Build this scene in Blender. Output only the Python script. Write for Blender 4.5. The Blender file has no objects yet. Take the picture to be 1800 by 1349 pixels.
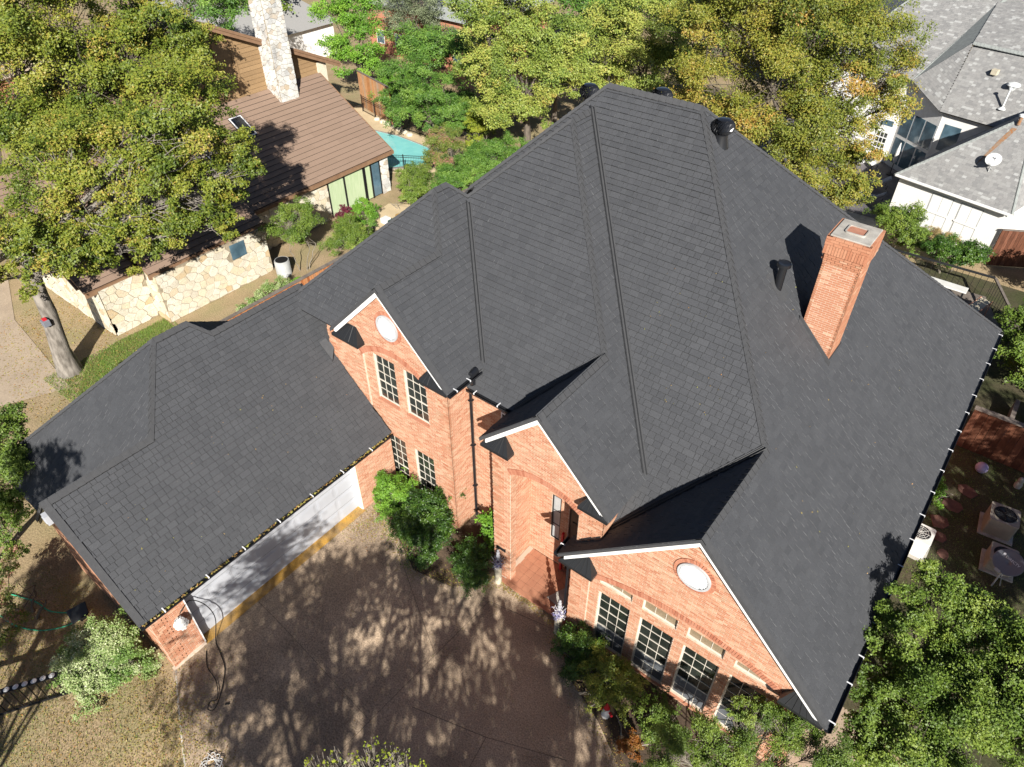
import bpy, bmesh, math, random
import numpy as np
from mathutils import Vector, Matrix

random.seed(7)
RNG = np.random.default_rng(7)
SC = bpy.context.scene
COL = SC.collection
R = math.radians

# ------------------------------------------------------------------ camera
cam_d = bpy.data.cameras.new('camera')
cam_d.sensor_width = 36.0
cam_d.lens = 24.95
cam_d.clip_end = 2000.0
cam = bpy.data.objects.new('camera', cam_d)
cam.location = (0, 0, 22)
cam.rotation_euler = (R(49.2), 0, R(38.05))
COL.objects.link(cam)
SC.camera = cam
CAMP = np.array([0, 0, 22.0])

# ------------------------------------------------------------------ sky, sun, exposure
SUN = Vector((0.584, -0.623, 0.520)).normalized()
wd = bpy.data.worlds.new('World')
SC.world = wd
wd.use_nodes = True
wn = wd.node_tree.nodes
bg = wn['Background']
sky = wn.new('ShaderNodeTexSky')
sky.sky_type = 'NISHITA'
sky.sun_disc = False
sky.air_density = 0.6
sky.dust_density = 0.3
sky.sun_elevation = math.asin(SUN.z)
sky.sun_rotation = math.atan2(SUN.x, SUN.y)
wd.node_tree.links.new(sky.outputs[0], bg.inputs[0])
bg.inputs[1].default_value = 0.05
sun_d = bpy.data.lights.new('sun', 'SUN')
sun_d.energy = 5.0
sun_d.angle = R(0.53)
sun_d.color = (1.0, 0.95, 0.87)
sun = bpy.data.objects.new('sun', sun_d)
sun.rotation_euler = SUN.to_track_quat('Z', 'Y').to_euler()
sun.location = (20, -20, 40)
COL.objects.link(sun)
SC.view_settings.view_transform = 'Standard'
SC.view_settings.look = 'None'
SC.view_settings.exposure = 0.92
SC.view_settings.gamma = 1.0
SC.view_settings.use_curve_mapping = False

# ------------------------------------------------------------------ materials
def N(nt, t, **k):
    n = nt.nodes.new(t)
    for a, b in k.items():
        setattr(n, a, b)
    return n

def rgb(c):
    return (c[0], c[1], c[2], 1.0)

def mat(name, c, c2=None, scale=3.0, rough=0.8, spec=0.3, metal=0.0, bump=0.0, bscale=60.0,
        tone=None, fine=0.0, fscale=90.0, lo=0.35, hi=0.65, c3=None, scale3=0.6, stretch=None):
    """procedural principled material; noise in world space mixes c and c2, the per-piece 'tone' value mixes in the tone colours"""
    m = bpy.data.materials.new(name)
    m.use_nodes = True
    nt = m.node_tree
    L = nt.links.new
    p = nt.nodes['Principled BSDF']
    p.inputs['Roughness'].default_value = rough
    p.inputs['Metallic'].default_value = metal
    p.inputs['Specular IOR Level'].default_value = spec
    geo = N(nt, 'ShaderNodeNewGeometry')
    pos = geo.outputs['Position']
    if stretch:
        mp = N(nt, 'ShaderNodeVectorMath', operation='MULTIPLY')
        L(pos, mp.inputs[0])
        mp.inputs[1].default_value = stretch
        pos = mp.outputs[0]
    col = None
    base = N(nt, 'ShaderNodeRGB')
    base.outputs[0].default_value = rgb(c)
    col = base.outputs[0]
    def mix(fac, a, b, blend='MIX'):
        x = N(nt, 'ShaderNodeMix', data_type='RGBA', blend_type=blend)
        if isinstance(fac, float):
            x.inputs[0].default_value = fac
        else:
            L(fac, x.inputs[0])
        for s, v in ((6, a), (7, b)):
            if isinstance(v, tuple):
                x.inputs[s].default_value = rgb(v)
            else:
                L(v, x.inputs[s])
        return x.outputs[2]
    if tone:
        at = N(nt, 'ShaderNodeAttribute', attribute_name='tone')
        rp = N(nt, 'ShaderNodeValToRGB')
        e = rp.color_ramp.elements
        while len(e) < len(tone):
            e.new(0.5)
        for i, tc in enumerate(tone):
            e[i].position = i / max(1, len(tone) - 1)
            e[i].color = rgb(tc)
        L(at.outputs['Fac'], rp.inputs[0])
        col = rp.outputs[0]
    def noise(sc, det=5.0, l=0.35, h=0.65):
        t = N(nt, 'ShaderNodeTexNoise')
        t.inputs['Scale'].default_value = sc
        t.inputs['Detail'].default_value = det
        L(pos, t.inputs['Vector'])
        mr = N(nt, 'ShaderNodeMapRange')
        mr.inputs['From Min'].default_value = l
        mr.inputs['From Max'].default_value = h
        L(t.outputs['Fac'], mr.inputs['Value'])
        return mr.outputs['Result'], t.outputs['Fac']
    if c2:
        f, _ = noise(scale, 6.0, lo, hi)
        col = mix(f, col, c2)
    if c3:
        f, _ = noise(scale3, 4.0, 0.48, 0.62)
        col = mix(f, col, c3)
    if fine > 0:
        f, _ = noise(fscale, 3.0, 0.3, 0.7)
        g = N(nt, 'ShaderNodeMapRange')
        g.inputs['To Min'].default_value = 1 - fine
        g.inputs['To Max'].default_value = 1 + fine
        L(f, g.inputs['Value'])
        cc = N(nt, 'ShaderNodeCombineColor')
        for i in range(3):
            L(g.outputs[0], cc.inputs[i])
        col = mix(1.0, col, cc.outputs[0], 'MULTIPLY')
    L(col, p.inputs['Base Color'])
    if bump > 0:
        t = N(nt, 'ShaderNodeTexNoise')
        t.inputs['Scale'].default_value = bscale
        t.inputs['Detail'].default_value = 4.0
        L(pos, t.inputs['Vector'])
        b = N(nt, 'ShaderNodeBump')
        b.inputs['Strength'].default_value = 0.6
        b.inputs['Distance'].default_value = bump
        L(t.outputs['Fac'], b.inputs['Height'])
        L(b.outputs[0], p.inputs['Normal'])
    return m

def leafmat(name, cols, trans=0.3, rough=0.5, spec=0.35):
    m = bpy.data.materials.new(name)
    m.use_nodes = True
    nt = m.node_tree
    L = nt.links.new
    p = nt.nodes['Principled BSDF']
    p.inputs['Roughness'].default_value = rough
    p.inputs['Specular IOR Level'].default_value = spec
    at = N(nt, 'ShaderNodeAttribute', attribute_name='tone')
    rp = N(nt, 'ShaderNodeValToRGB')
    e = rp.color_ramp.elements
    while len(e) < len(cols):
        e.new(0.5)
    for i, tc in enumerate(cols):
        e[i].position = i / max(1, len(cols) - 1)
        e[i].color = rgb(tc)
    L(at.outputs['Fac'], rp.inputs[0])
    L(rp.outputs[0], p.inputs['Base Color'])
    tr = N(nt, 'ShaderNodeBsdfTranslucent')
    L(rp.outputs[0], tr.inputs['Color'])
    mx = N(nt, 'ShaderNodeMixShader')
    mx.inputs[0].default_value = trans
    L(p.outputs[0], mx.inputs[1])
    L(tr.outputs[0], mx.inputs[2])
    L(mx.outputs[0], nt.nodes['Material Output'].inputs[0])
    return m

M = {}
M['shingle'] = mat('shingle', (0.05, 0.05, 0.052), tone=[(0.044, 0.0462, 0.0515), (0.0495, 0.0518, 0.0575), (0.056, 0.0585, 0.0645)], c2=(0.057, 0.0595, 0.0655), scale=1.1, lo=0.5, hi=0.75, rough=0.75, spec=0.4, fine=0.2, fscale=38)
M['shingle_butt_shadow'] = mat('shingle_butt_shadow', (0.024, 0.0245, 0.026), rough=0.9)  # course shadow lines painted as a dark colour on the butt faces
M['shingle_side_lit'] = mat('sunlit_side_tint', (0.14, 0.144, 0.152), (0.072, 0.075, 0.08), scale=1.2, rough=0.8)  # pale tint paints sunlit edges onto the shingle sides
M['underlay'] = mat('underlay', (0.018, 0.018, 0.019), rough=0.9)
M['cap'] = mat('ridge_cap_shingle', (0.060, 0.0615, 0.0655), (0.052, 0.0535, 0.0575), scale=6, rough=0.82, fine=0.2, fscale=70)
M['flash'] = mat('dark_flashing', (0.025, 0.026, 0.028), rough=0.35, spec=0.5, metal=0.3)
M['blackmetal'] = mat('black_metal', (0.012, 0.013, 0.016), rough=0.28, spec=0.6)
M['strap'] = mat('strap_metal', (0.75, 0.76, 0.78), rough=0.35, spec=0.5)
M['white'] = mat('white_paint', (0.80, 0.80, 0.79), (0.72, 0.72, 0.71), scale=4, rough=0.55, fine=0.05)
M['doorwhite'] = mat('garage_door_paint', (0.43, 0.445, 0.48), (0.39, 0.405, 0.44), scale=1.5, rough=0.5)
M['brick'] = mat('brick', (0.5, 0.22, 0.14), tone=[(0.38, 0.165, 0.096), (0.44, 0.215, 0.130), (0.475, 0.255, 0.162), (0.52, 0.33, 0.222), (0.42, 0.195, 0.116), (0.41, 0.25, 0.16)], rough=0.9, fine=0.18, fscale=45, spec=0.15)
M['brickred'] = mat('red_brick', (0.45, 0.15, 0.09), tone=[(0.34, 0.125, 0.075), (0.40, 0.165, 0.10), (0.45, 0.21, 0.135), (0.42, 0.18, 0.11)], rough=0.9, fine=0.2, fscale=45, bump=0.005, bscale=90, spec=0.2)
M['mortar'] = mat('mortar', (0.60, 0.50, 0.41), (0.50, 0.39, 0.30), scale=8, rough=0.95, spec=0.1)
M['ventslat'] = mat('vent_slat', (0.46, 0.47, 0.48), (0.40, 0.41, 0.42), scale=5, rough=0.6)
M['ventback'] = mat('vent_back', (0.16, 0.165, 0.17), rough=0.8)
M['cream'] = mat('cream_paint', (0.62, 0.58, 0.50), (0.54, 0.50, 0.43), scale=4, rough=0.55)
M['sash_grey'] = mat('grey_sash_panel', (0.12, 0.13, 0.145), (0.09, 0.10, 0.11), scale=3, rough=0.6)  # grey panel colour for the bottom third of the sashes
M['transom_tan'] = mat('tan_pane', (0.26, 0.20, 0.13), (0.20, 0.155, 0.10), scale=5, rough=0.3, spec=0.6, stretch=(8, 1, 1))  # tan colour given to the transom panes
M['glass'] = mat('window_glass', (0.012, 0.016, 0.014), (0.03, 0.035, 0.03), scale=1.2, rough=0.04, spec=0.9)
M['concrete'] = mat('concrete', (0.42, 0.40, 0.36), (0.30, 0.28, 0.25), scale=3, rough=0.9, fine=0.2, bump=0.006)
M['terracotta'] = mat('terracotta', (0.42, 0.20, 0.13), (0.34, 0.15, 0.10), scale=4, rough=0.8, fine=0.12)
M['bark'] = mat('bark', (0.15, 0.125, 0.10), (0.07, 0.058, 0.046), scale=7, rough=0.95, bump=0.03, bscale=18, stretch=(1, 1, 0.25))
M['barkpale'] = mat('pale_bark', (0.26, 0.235, 0.205), (0.11, 0.097, 0.082), scale=6, rough=0.95, bump=0.03, bscale=16, stretch=(1, 1, 0.3))
M['twig'] = mat('twig', (0.26, 0.23, 0.19), (0.16, 0.14, 0.11), scale=4, rough=0.9)
M['soil'] = mat('soil', (0.10, 0.07, 0.045), (0.06, 0.042, 0.03), scale=2.5, rough=0.95, fine=0.35, fscale=25, bump=0.02, bscale=20)
M['ochre'] = mat('ochre_paint', (0.48, 0.27, 0.055), (0.27, 0.18, 0.085), scale=1.6, rough=0.8, fine=0.25, fscale=30)
M['red'] = mat('red_paint', (0.5, 0.02, 0.03), rough=0.4)
M['orangefence'] = mat('orange_cedar', (0.36, 0.13, 0.045), tone=[(0.26, 0.085, 0.03), (0.38, 0.14, 0.05), (0.46, 0.20, 0.08), (0.34, 0.19, 0.11)], rough=0.85, fine=0.2, fscale=20, stretch=(1, 1, 0.15))
M['cedar'] = mat('weathered_cedar', (0.42, 0.22, 0.10), tone=[(0.36, 0.16, 0.06), (0.47, 0.24, 0.10), (0.40, 0.27, 0.17), (0.44, 0.19, 0.07)], c2=(0.30, 0.24, 0.19), scale=1.3, lo=0.5, hi=0.75, rough=0.9, fine=0.2, fscale=14, stretch=(1, 1, 0.2))
M['darkfence'] = mat('shaded_brown_fence', (0.15, 0.055, 0.028), tone=[(0.075, 0.028, 0.015), (0.11, 0.042, 0.022), (0.15, 0.062, 0.036)], rough=0.85, fine=0.25, fscale=14, stretch=(1, 1, 0.2))  # brown boards, colour darkened to paint in their shade
M['greywood'] = mat('grey_wood', (0.20, 0.17, 0.145), (0.13, 0.11, 0.095), scale=4, rough=0.9, fine=0.2)
M['iron'] = mat('black_iron', (0.012, 0.012, 0.013), rough=0.5, spec=0.4)
M['acbeige'] = mat('beige_enamel', (0.34, 0.30, 0.24), (0.28, 0.25, 0.20), scale=3, rough=0.6)
M['acwhite'] = mat('white_enamel', (0.66, 0.66, 0.63), (0.58, 0.58, 0.55), scale=3, rough=0.5)
M['acgrey'] = mat('grey_enamel', (0.40, 0.41, 0.41), (0.33, 0.34, 0.34), scale=3, rough=0.5)
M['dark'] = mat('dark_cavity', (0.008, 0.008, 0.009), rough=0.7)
M['dish'] = mat('dish_grey', (0.17, 0.18, 0.21), rough=0.5)
M['dishwhite'] = mat('dish_white', (0.62, 0.64, 0.64), rough=0.5)
M['ink'] = mat('pale_ink', (0.85, 0.86, 0.88), rough=0.6)
M['inkdark'] = mat('dark_ink', (0.12, 0.12, 0.14), rough=0.6)
M['plastic_green'] = mat('green_hose', (0.05, 0.36, 0.20), rough=0.4)
M['plastic_dgreen'] = mat('green_crate', (0.01, 0.06, 0.045), rough=0.5)
M['plastic_white'] = mat('white_plastic', (0.72, 0.72, 0.70), (0.6, 0.6, 0.6), scale=20, rough=0.45)
M['blackrubber'] = mat('black_rubber', (0.012, 0.012, 0.012), rough=0.6)
M['lilac'] = mat('lilac_ball', (0.50, 0.42, 0.60), (0.40, 0.33, 0.52), scale=3, rough=0.45)
M['flag'] = mat('red_flagstone', (0.17, 0.085, 0.065), (0.12, 0.062, 0.048), scale=4, rough=0.9, fine=0.2)
M['blueflower'] = mat('blue_petal', (0.22, 0.22, 0.42), rough=0.7)
M['paleflower'] = mat('pale_petal', (0.70, 0.66, 0.70), rough=0.7)
M['stoneball'] = mat('stone_grey', (0.36, 0.36, 0.38), (0.26, 0.26, 0.28), scale=10, rough=0.8)
M['planter'] = mat('cream_concrete', (0.52, 0.47, 0.36), (0.42, 0.38, 0.29), scale=5, rough=0.85, fine=0.12)
# brown neighbour
M['brownroof'] = mat('brown_roof_panel', (0.2, 0.13, 0.1), tone=[(0.222, 0.155, 0.115), (0.235, 0.165, 0.123), (0.247, 0.173, 0.13)], rough=0.75, fine=0.12, fscale=40)
M['brownfascia'] = mat('brown_fascia', (0.24, 0.145, 0.085), (0.19, 0.11, 0.065), scale=3, rough=0.75)
M['siding'] = mat('tan_siding', (0.26, 0.17, 0.085), tone=[(0.24, 0.155, 0.08), (0.27, 0.175, 0.09), (0.29, 0.19, 0.10)], rough=0.8, fine=0.1, fscale=15)
M['limestone'] = mat('limestone', (0.6, 0.5, 0.34), tone=[(0.50, 0.46, 0.38), (0.57, 0.53, 0.44), (0.61, 0.575, 0.49), (0.56, 0.49, 0.35), (0.61, 0.585, 0.51), (0.47, 0.35, 0.20)], c2=(0.43, 0.385, 0.30), scale=3.5, lo=0.5, hi=0.8, rough=0.92, fine=0.18, fscale=24, bump=0.025, bscale=14)
M['chimstone'] = mat('weathered_limestone', (0.5, 0.48, 0.42), tone=[(0.44, 0.44, 0.43), (0.54, 0.54, 0.52), (0.63, 0.63, 0.60), (0.58, 0.56, 0.50), (0.50, 0.50, 0.49), (0.46, 0.38, 0.28)], c2=(0.27, 0.27, 0.265), scale=1.4, lo=0.5, hi=0.75, rough=0.95, fine=0.18, fscale=24, bump=0.02, bscale=16)
M['stonemortar'] = mat('stone_mortar', (0.34, 0.29, 0.21), (0.24, 0.20, 0.145), scale=6, rough=0.95)
M['curtain'] = mat('pale_green_curtain', (0.36, 0.46, 0.27), (0.44, 0.52, 0.34), scale=3, rough=0.6, spec=0.5, stretch=(1, 6, 0.4))
M['blueglass'] = mat('blue_glass', (0.10, 0.17, 0.22), (0.05, 0.09, 0.12), scale=1.5, rough=0.08, spec=0.8)
M['skylight'] = mat('skylight_glass', (0.010, 0.012, 0.02), rough=0.08, spec=0.8)
# white neighbour
M['greyshingle'] = mat('grey_shingle', (0.25, 0.25, 0.25), tone=[(0.19, 0.19, 0.19), (0.225, 0.224, 0.222), (0.245, 0.242, 0.238), (0.27, 0.27, 0.265), (0.36, 0.365, 0.36)], rough=0.9, fine=0.15, fscale=50)
M['greycap'] = mat('grey_cap', (0.27, 0.29, 0.28), (0.22, 0.235, 0.23), scale=5, rough=0.9)
M['whitebrick'] = mat('painted_white_brick', (0.78, 0.77, 0.75), (0.73, 0.72, 0.70), scale=2, rough=0.7, fine=0.05, fscale=20)
M['rust'] = mat('rust', (0.27, 0.12, 0.045), (0.22, 0.18, 0.14), scale=9, rough=0.9)
M['slate'] = mat('patio_stone', (0.10, 0.095, 0.10), (0.15, 0.14, 0.145), scale=2, rough=0.7, fine=0.15)
M['cushion'] = mat('grey_cushion', (0.33, 0.36, 0.41), (0.28, 0.31, 0.36), scale=6, rough=0.9)
# ground
M['ground'] = mat('ground_dirt_grass', (0.34, 0.255, 0.155), (0.26, 0.20, 0.11), scale=0.9, rough=0.95, fine=0.35, fscale=18, bump=0.03, bscale=12, c3=(0.27, 0.225, 0.12), scale3=0.5)
M['drive'] = mat('aggregate_drive', (0.40, 0.305, 0.215), (0.33, 0.25, 0.175), scale=0.6, rough=0.9, fine=0.40, fscale=22, bump=0.012, bscale=45, c3=(0.25, 0.19, 0.135), scale3=0.45)
M['pavetan'] = mat('tan_concrete', (0.40, 0.32, 0.235), (0.34, 0.27, 0.20), scale=0.8, rough=0.9, fine=0.15, fscale=20)
M['joint'] = mat('joint_dark', (0.11, 0.085, 0.06), (0.17, 0.13, 0.095), scale=5, rough=0.95)
M['jointpale'] = mat('joint_pale', (0.48, 0.44, 0.38), (0.34, 0.30, 0.25), scale=4, rough=0.9)
M['tile'] = mat('quarry_tile', (0.40, 0.19, 0.115), (0.34, 0.155, 0.095), scale=3, rough=0.6, fine=0.08)
M['grout'] = mat('grout', (0.45, 0.36, 0.28), rough=0.95)
M['pooldeck'] = mat('pool_deck', (0.55, 0.44, 0.28), (0.48, 0.38, 0.24), scale=1.2, rough=0.9, fine=0.12)
M['coping'] = mat('pool_coping', (0.30, 0.28, 0.26), (0.24, 0.22, 0.2), scale=4, rough=0.8, fine=0.15)
M['poolfloor'] = mat('pool_plaster', (0.22, 0.58, 0.56), (0.16, 0.48, 0.48), scale=0.8, rough=0.6)
M['lawn'] = mat('lawn_base', (0.12, 0.17, 0.035), (0.17, 0.15, 0.06), scale=1.5, rough=0.95, fine=0.3, fscale=18)
M['yard'] = mat('shaded_yard', (0.07, 0.06, 0.035), (0.05, 0.055, 0.022), scale=1.2, rough=0.95, fine=0.35, fscale=18, bump=0.02, bscale=14)  # ground colour darkened to stand in for the yard's shade
M['asphalt'] = mat('street_asphalt', (0.10, 0.095, 0.09), (0.08, 0.078, 0.075), scale=1, rough=0.9, fine=0.2)
# foliage
LEAF = {
    'elm': leafmat('elm_leaf', [(0.05, 0.088, 0.012), (0.105, 0.15, 0.018), (0.18, 0.215, 0.026), (0.27, 0.27, 0.042), (0.38, 0.25, 0.06)], trans=0.2),
    'green': leafmat('green_leaf', [(0.04, 0.10, 0.016), (0.08, 0.175, 0.026), (0.14, 0.25, 0.038), (0.22, 0.33, 0.055)], trans=0.2),
    'yellowgreen': leafmat('yellow_green_leaf', [(0.091, 0.150, 0.026), (0.169, 0.234, 0.039), (0.260, 0.312, 0.058), (0.351, 0.364, 0.078), (0.403, 0.325, 0.078)], trans=0.2),
    'rust': leafmat('rusty_elm_leaf', [(0.065, 0.095, 0.016), (0.13, 0.165, 0.022), (0.215, 0.225, 0.032), (0.30, 0.255, 0.045), (0.39, 0.215, 0.05)], trans=0.2),
    'dark': leafmat('dark_glossy_leaf', [(0.022, 0.055, 0.010), (0.042, 0.10, 0.014), (0.085, 0.165, 0.02), (0.15, 0.24, 0.035)], trans=0.25, rough=0.4, spec=0.4),
    'bright': leafmat('bright_leaf', [(0.069, 0.172, 0.016), (0.115, 0.253, 0.023), (0.172, 0.333, 0.032), (0.253, 0.402, 0.052)], trans=0.2),
    'oak': leafmat('live_oak_leaf', [(0.055, 0.10, 0.014), (0.10, 0.165, 0.022), (0.165, 0.235, 0.034), (0.24, 0.30, 0.055)], trans=0.2),
    'grey': leafmat('grey_green_leaf', [(0.088, 0.112, 0.062), (0.138, 0.169, 0.088), (0.194, 0.225, 0.125), (0.263, 0.294, 0.181)], trans=0.2),
    'variegated': leafmat('variegated_leaf', [(0.07, 0.15, 0.02), (0.15, 0.25, 0.05), (0.36, 0.42, 0.19), (0.68, 0.69, 0.50)], trans=0.2),
    'lemon': leafmat('lemon_leaf', [(0.160, 0.220, 0.020), (0.260, 0.310, 0.030), (0.380, 0.400, 0.050)]),
    'maroon': leafmat('maroon_leaf', [(0.060, 0.012, 0.020), (0.120, 0.020, 0.035), (0.220, 0.030, 0.060)]),
    'orange': leafmat('orange_leaf', [(0.160, 0.070, 0.015), (0.280, 0.100, 0.020), (0.200, 0.130, 0.020)]),
    'crape': leafmat('crape_leaf', [(0.053, 0.090, 0.018), (0.120, 0.180, 0.030), (0.210, 0.255, 0.045), (0.360, 0.180, 0.135), (0.540, 0.210, 0.210)]),
    'litter': leafmat('dry_leaf', [(0.240, 0.156, 0.072), (0.360, 0.264, 0.096), (0.288, 0.312, 0.072), (0.384, 0.168, 0.060)], trans=0.1),
    'grass': leafmat('grass_blade', [(0.070, 0.140, 0.021), (0.119, 0.224, 0.035), (0.196, 0.308, 0.049), (0.280, 0.308, 0.084)], trans=0.25),
    'drygrass': leafmat('dry_grass_blade', [(0.260, 0.195, 0.091), (0.364, 0.273, 0.117), (0.221, 0.221, 0.065)], trans=0.2),
}
LEAFHI = None

# ------------------------------------------------------------------ mesh helpers
BASE = {}          # world position of each thing's empty

def tag(o, label, cat, group=None):
    o['label'] = label
    o['category'] = cat
    if group:
        o['group'] = group
    return o

def thing(name, label, cat, loc=(0, 0, 0), rz=0.0, group=None):
    o = bpy.data.objects.new(name, None)
    o.empty_display_size = 0.3
    o.location = loc
    o.rotation_euler = (0, 0, rz)
    COL.objects.link(o)
    BASE[o.name] = Matrix.Translation(Vector(loc)) @ Matrix.Rotation(rz, 4, 'Z')
    return tag(o, label, cat, group)

def link(o, parent=None, world=False):
    COL.objects.link(o)
    if parent is not None:
        o.parent = parent
        if world and parent.name in BASE:
            o.matrix_parent_inverse = BASE[parent.name].inverted()
    return o

def structure(o):
    o['kind'] = 'structure'
    return o

def stuff(o, label=None):
    o['kind'] = 'stuff'
    if label:
        o['label'] = label
    return o

def npmesh(name, V, F, tone=None, smooth=False):
    """mesh from numpy: V (n,3), F (m,4) quads"""
    me = bpy.data.meshes.new(name)
    V = np.asarray(V, dtype=np.float32)
    F = np.asarray(F, dtype=np.int32)
    me.vertices.add(len(V))
    me.vertices.foreach_set('co', V.ravel())
    k = F.shape[1]
    me.loops.add(F.size)
    me.loops.foreach_set('vertex_index', F.ravel())
    me.polygons.add(len(F))
    me.polygons.foreach_set('loop_start', np.arange(0, F.size, k, dtype=np.int32))
    me.polygons.foreach_set('use_smooth', np.full(len(F), bool(smooth)))
    if tone is not None:
        a = me.attributes.new('tone', 'FLOAT', 'POINT')
        a.data.foreach_set('value', np.asarray(tone, dtype=np.float32))
    me.update(calc_edges=True)
    return me

class MB:
    """collects polygons; build() links them as one mesh object"""
    def __init__(s):
        s.v, s.f, s.m, s.t = [], [], [], []
    def add(s, verts, faces, mi=0, tone=None):
        o = len(s.v)
        s.v += [tuple(map(float, q)) for q in verts]
        s.f += [tuple(i + o for i in q) for q in faces]
        s.m += [mi] * len(faces)
        s.t += [0.5 if tone is None else tone] * len(verts)
        return s
    def box(s, a, b, mi=0, tone=None):
        x0, y0, z0 = a
        x1, y1, z1 = b
        vs = [(x0, y0, z0), (x1, y0, z0), (x1, y1, z0), (x0, y1, z0), (x0, y0, z1), (x1, y0, z1), (x1, y1, z1), (x0, y1, z1)]
        return s.add(vs, [(0, 3, 2, 1), (4, 5, 6, 7), (0, 1, 5, 4), (1, 2, 6, 5), (2, 3, 7, 6), (3, 0, 4, 7)], mi, tone)
    def obox(s, O, E, U, Nn, a, b, mi=0, tone=None):
        """box in the frame O,E,U,N"""
        O, E, U, Nn = map(np.asarray, (O, E, U, Nn))
        vs = []
        for z in (a[2], b[2]):
            for x, y in ((a[0], a[1]), (b[0], a[1]), (b[0], b[1]), (a[0], b[1])):
                vs.append(O + E * x + U * y + Nn * z)
        return s.add(vs, [(0, 3, 2, 1), (4, 5, 6, 7), (0, 1, 5, 4), (1, 2, 6, 5), (2, 3, 7, 6), (3, 0, 4, 7)], mi, tone)
    def poly(s, pts, mi=0, tone=None):
        return s.add(pts, [tuple(range(len(pts)))], mi, tone)
    def prism(s, pts, d, mi=0, tone=None):
        """closed prism: polygon pts moved by vector d"""
        n = len(pts)
        d = np.asarray(d, float)
        vs = [tuple(p) for p in pts] + [tuple(np.asarray(p, float) + d) for p in pts]
        fs = [tuple(range(n - 1, -1, -1)), tuple(range(n, 2 * n))]
        fs += [(i, (i + 1) % n, n + (i + 1) % n, n + i) for i in range(n)]
        return s.add(vs, fs, mi, tone)
    def tube(s, path, rad, n=8, mi=0, tone=None, cap=True):
        path = [np.asarray(p, float) for p in path]
        if not hasattr(rad, '__len__'):
            rad = [rad] * len(path)
        rings = []
        prev = None
        for i, p in enumerate(path):
            d = path[min(i + 1, len(path) - 1)] - path[max(i - 1, 0)]
            d = d / (np.linalg.norm(d) + 1e-9)
            if prev is None:
                a = np.cross(d, (0, 0, 1) if abs(d[2]) < 0.9 else (1, 0, 0))
            else:
                a = prev - d * (prev @ d)
            a = a / (np.linalg.norm(a) + 1e-9)
            prev = a
            b = np.cross(d, a)
            rings.append([p + rad[i] * (a * math.cos(2 * math.pi * k / n) + b * math.sin(2 * math.pi * k / n)) for k in range(n)])
        vs = [q for r_ in rings for q in r_]
        fs = []
        for i in range(len(path) - 1):
            for k in range(n):
                k2 = (k + 1) % n
                fs.append((i * n + k, i * n + k2, (i + 1) * n + k2, (i + 1) * n + k))
        if cap:
            fs.append(tuple(range(n - 1, -1, -1)))
            fs.append(tuple(range((len(path) - 1) * n, len(path) * n)))
        return s.add(vs, fs, mi, tone)
    def lathe(s, prof, c=(0, 0, 0), n=20, mi=0, tone=None):
        """profile [(r,z)...] turned round the vertical through c"""
        vs = []
        for r_, z in prof:
            for k in range(n):
                a = 2 * math.pi * k / n
                vs.append((c[0] + r_ * math.cos(a), c[1] + r_ * math.sin(a), c[2] + z))
        fs = []
        for i in range(len(prof) - 1):
            for k in range(n):
                k2 = (k + 1) % n
                fs.append((i * n + k, i * n + k2, (i + 1) * n + k2, (i + 1) * n + k))
        if prof[0][0] > 1e-4:
            fs.append(tuple(range(n - 1, -1, -1)))
        if prof[-1][0] > 1e-4:
            fs.append(tuple(range((len(prof) - 1) * n, len(prof) * n)))
        return s.add(vs, fs, mi, tone)
    def build(s, name, mats, parent=None, world=False, smooth=False, bevel=0.0):
        me = bpy.data.meshes.new(name)
        me.from_pydata(s.v, [], s.f)
        if not isinstance(mats, (list, tuple)):
            mats = [mats]
        for m in mats:
            me.materials.append(m)
        if len(mats) > 1:
            me.polygons.foreach_set('material_index', s.m)
        a = me.attributes.new('tone', 'FLOAT', 'POINT')
        a.data.foreach_set('value', s.t)
        if smooth:
            me.polygons.foreach_set('use_smooth', [True] * len(me.polygons))
        me.update()
        o = bpy.data.objects.new(name, me)
        if bevel > 0:
            md = o.modifiers.new('bevel', 'BEVEL')
            md.width = bevel
            md.segments = 2
            md.limit_method = 'ANGLE'
        if smooth:
            try:
                me.set_sharp_from_angle(angle=R(40))
            except Exception:
                pass
        return link(o, parent, world)

def copy_tree(o, parent=None):
    c = o.copy()
    COL.objects.link(c)
    if parent is not None:
        c.parent = parent
    for ch in [q for q in bpy.data.objects if q.parent == o]:
        copy_tree(ch, c)
    return c

# ---- rows of pieces (bricks, shingles) on a plane
def scan(poly, t):
    xs = []
    n = len(poly)
    for i in range(n):
        (x0, y0), (x1, y1) = poly[i], poly[(i + 1) % n]
        if (y0 <= t < y1) or (y1 <= t < y0):
            xs.append(x0 + (t - y0) / (y1 - y0) * (x1 - x0))
    xs.sort()
    return [(xs[i], xs[i + 1]) for i in range(0, len(xs) - 1, 2) if xs[i + 1] - xs[i] > 0.02]

def subtract(iv, cuts):
    for c0, c1 in cuts:
        out = []
        for a, b in iv:
            if c1 <= a or c0 >= b:
                out.append((a, b))
            else:
                if c0 - a > 0.02:
                    out.append((a, c0))
                if b - c1 > 0.02:
                    out.append((c1, b))
        iv = out
    return iv

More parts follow.
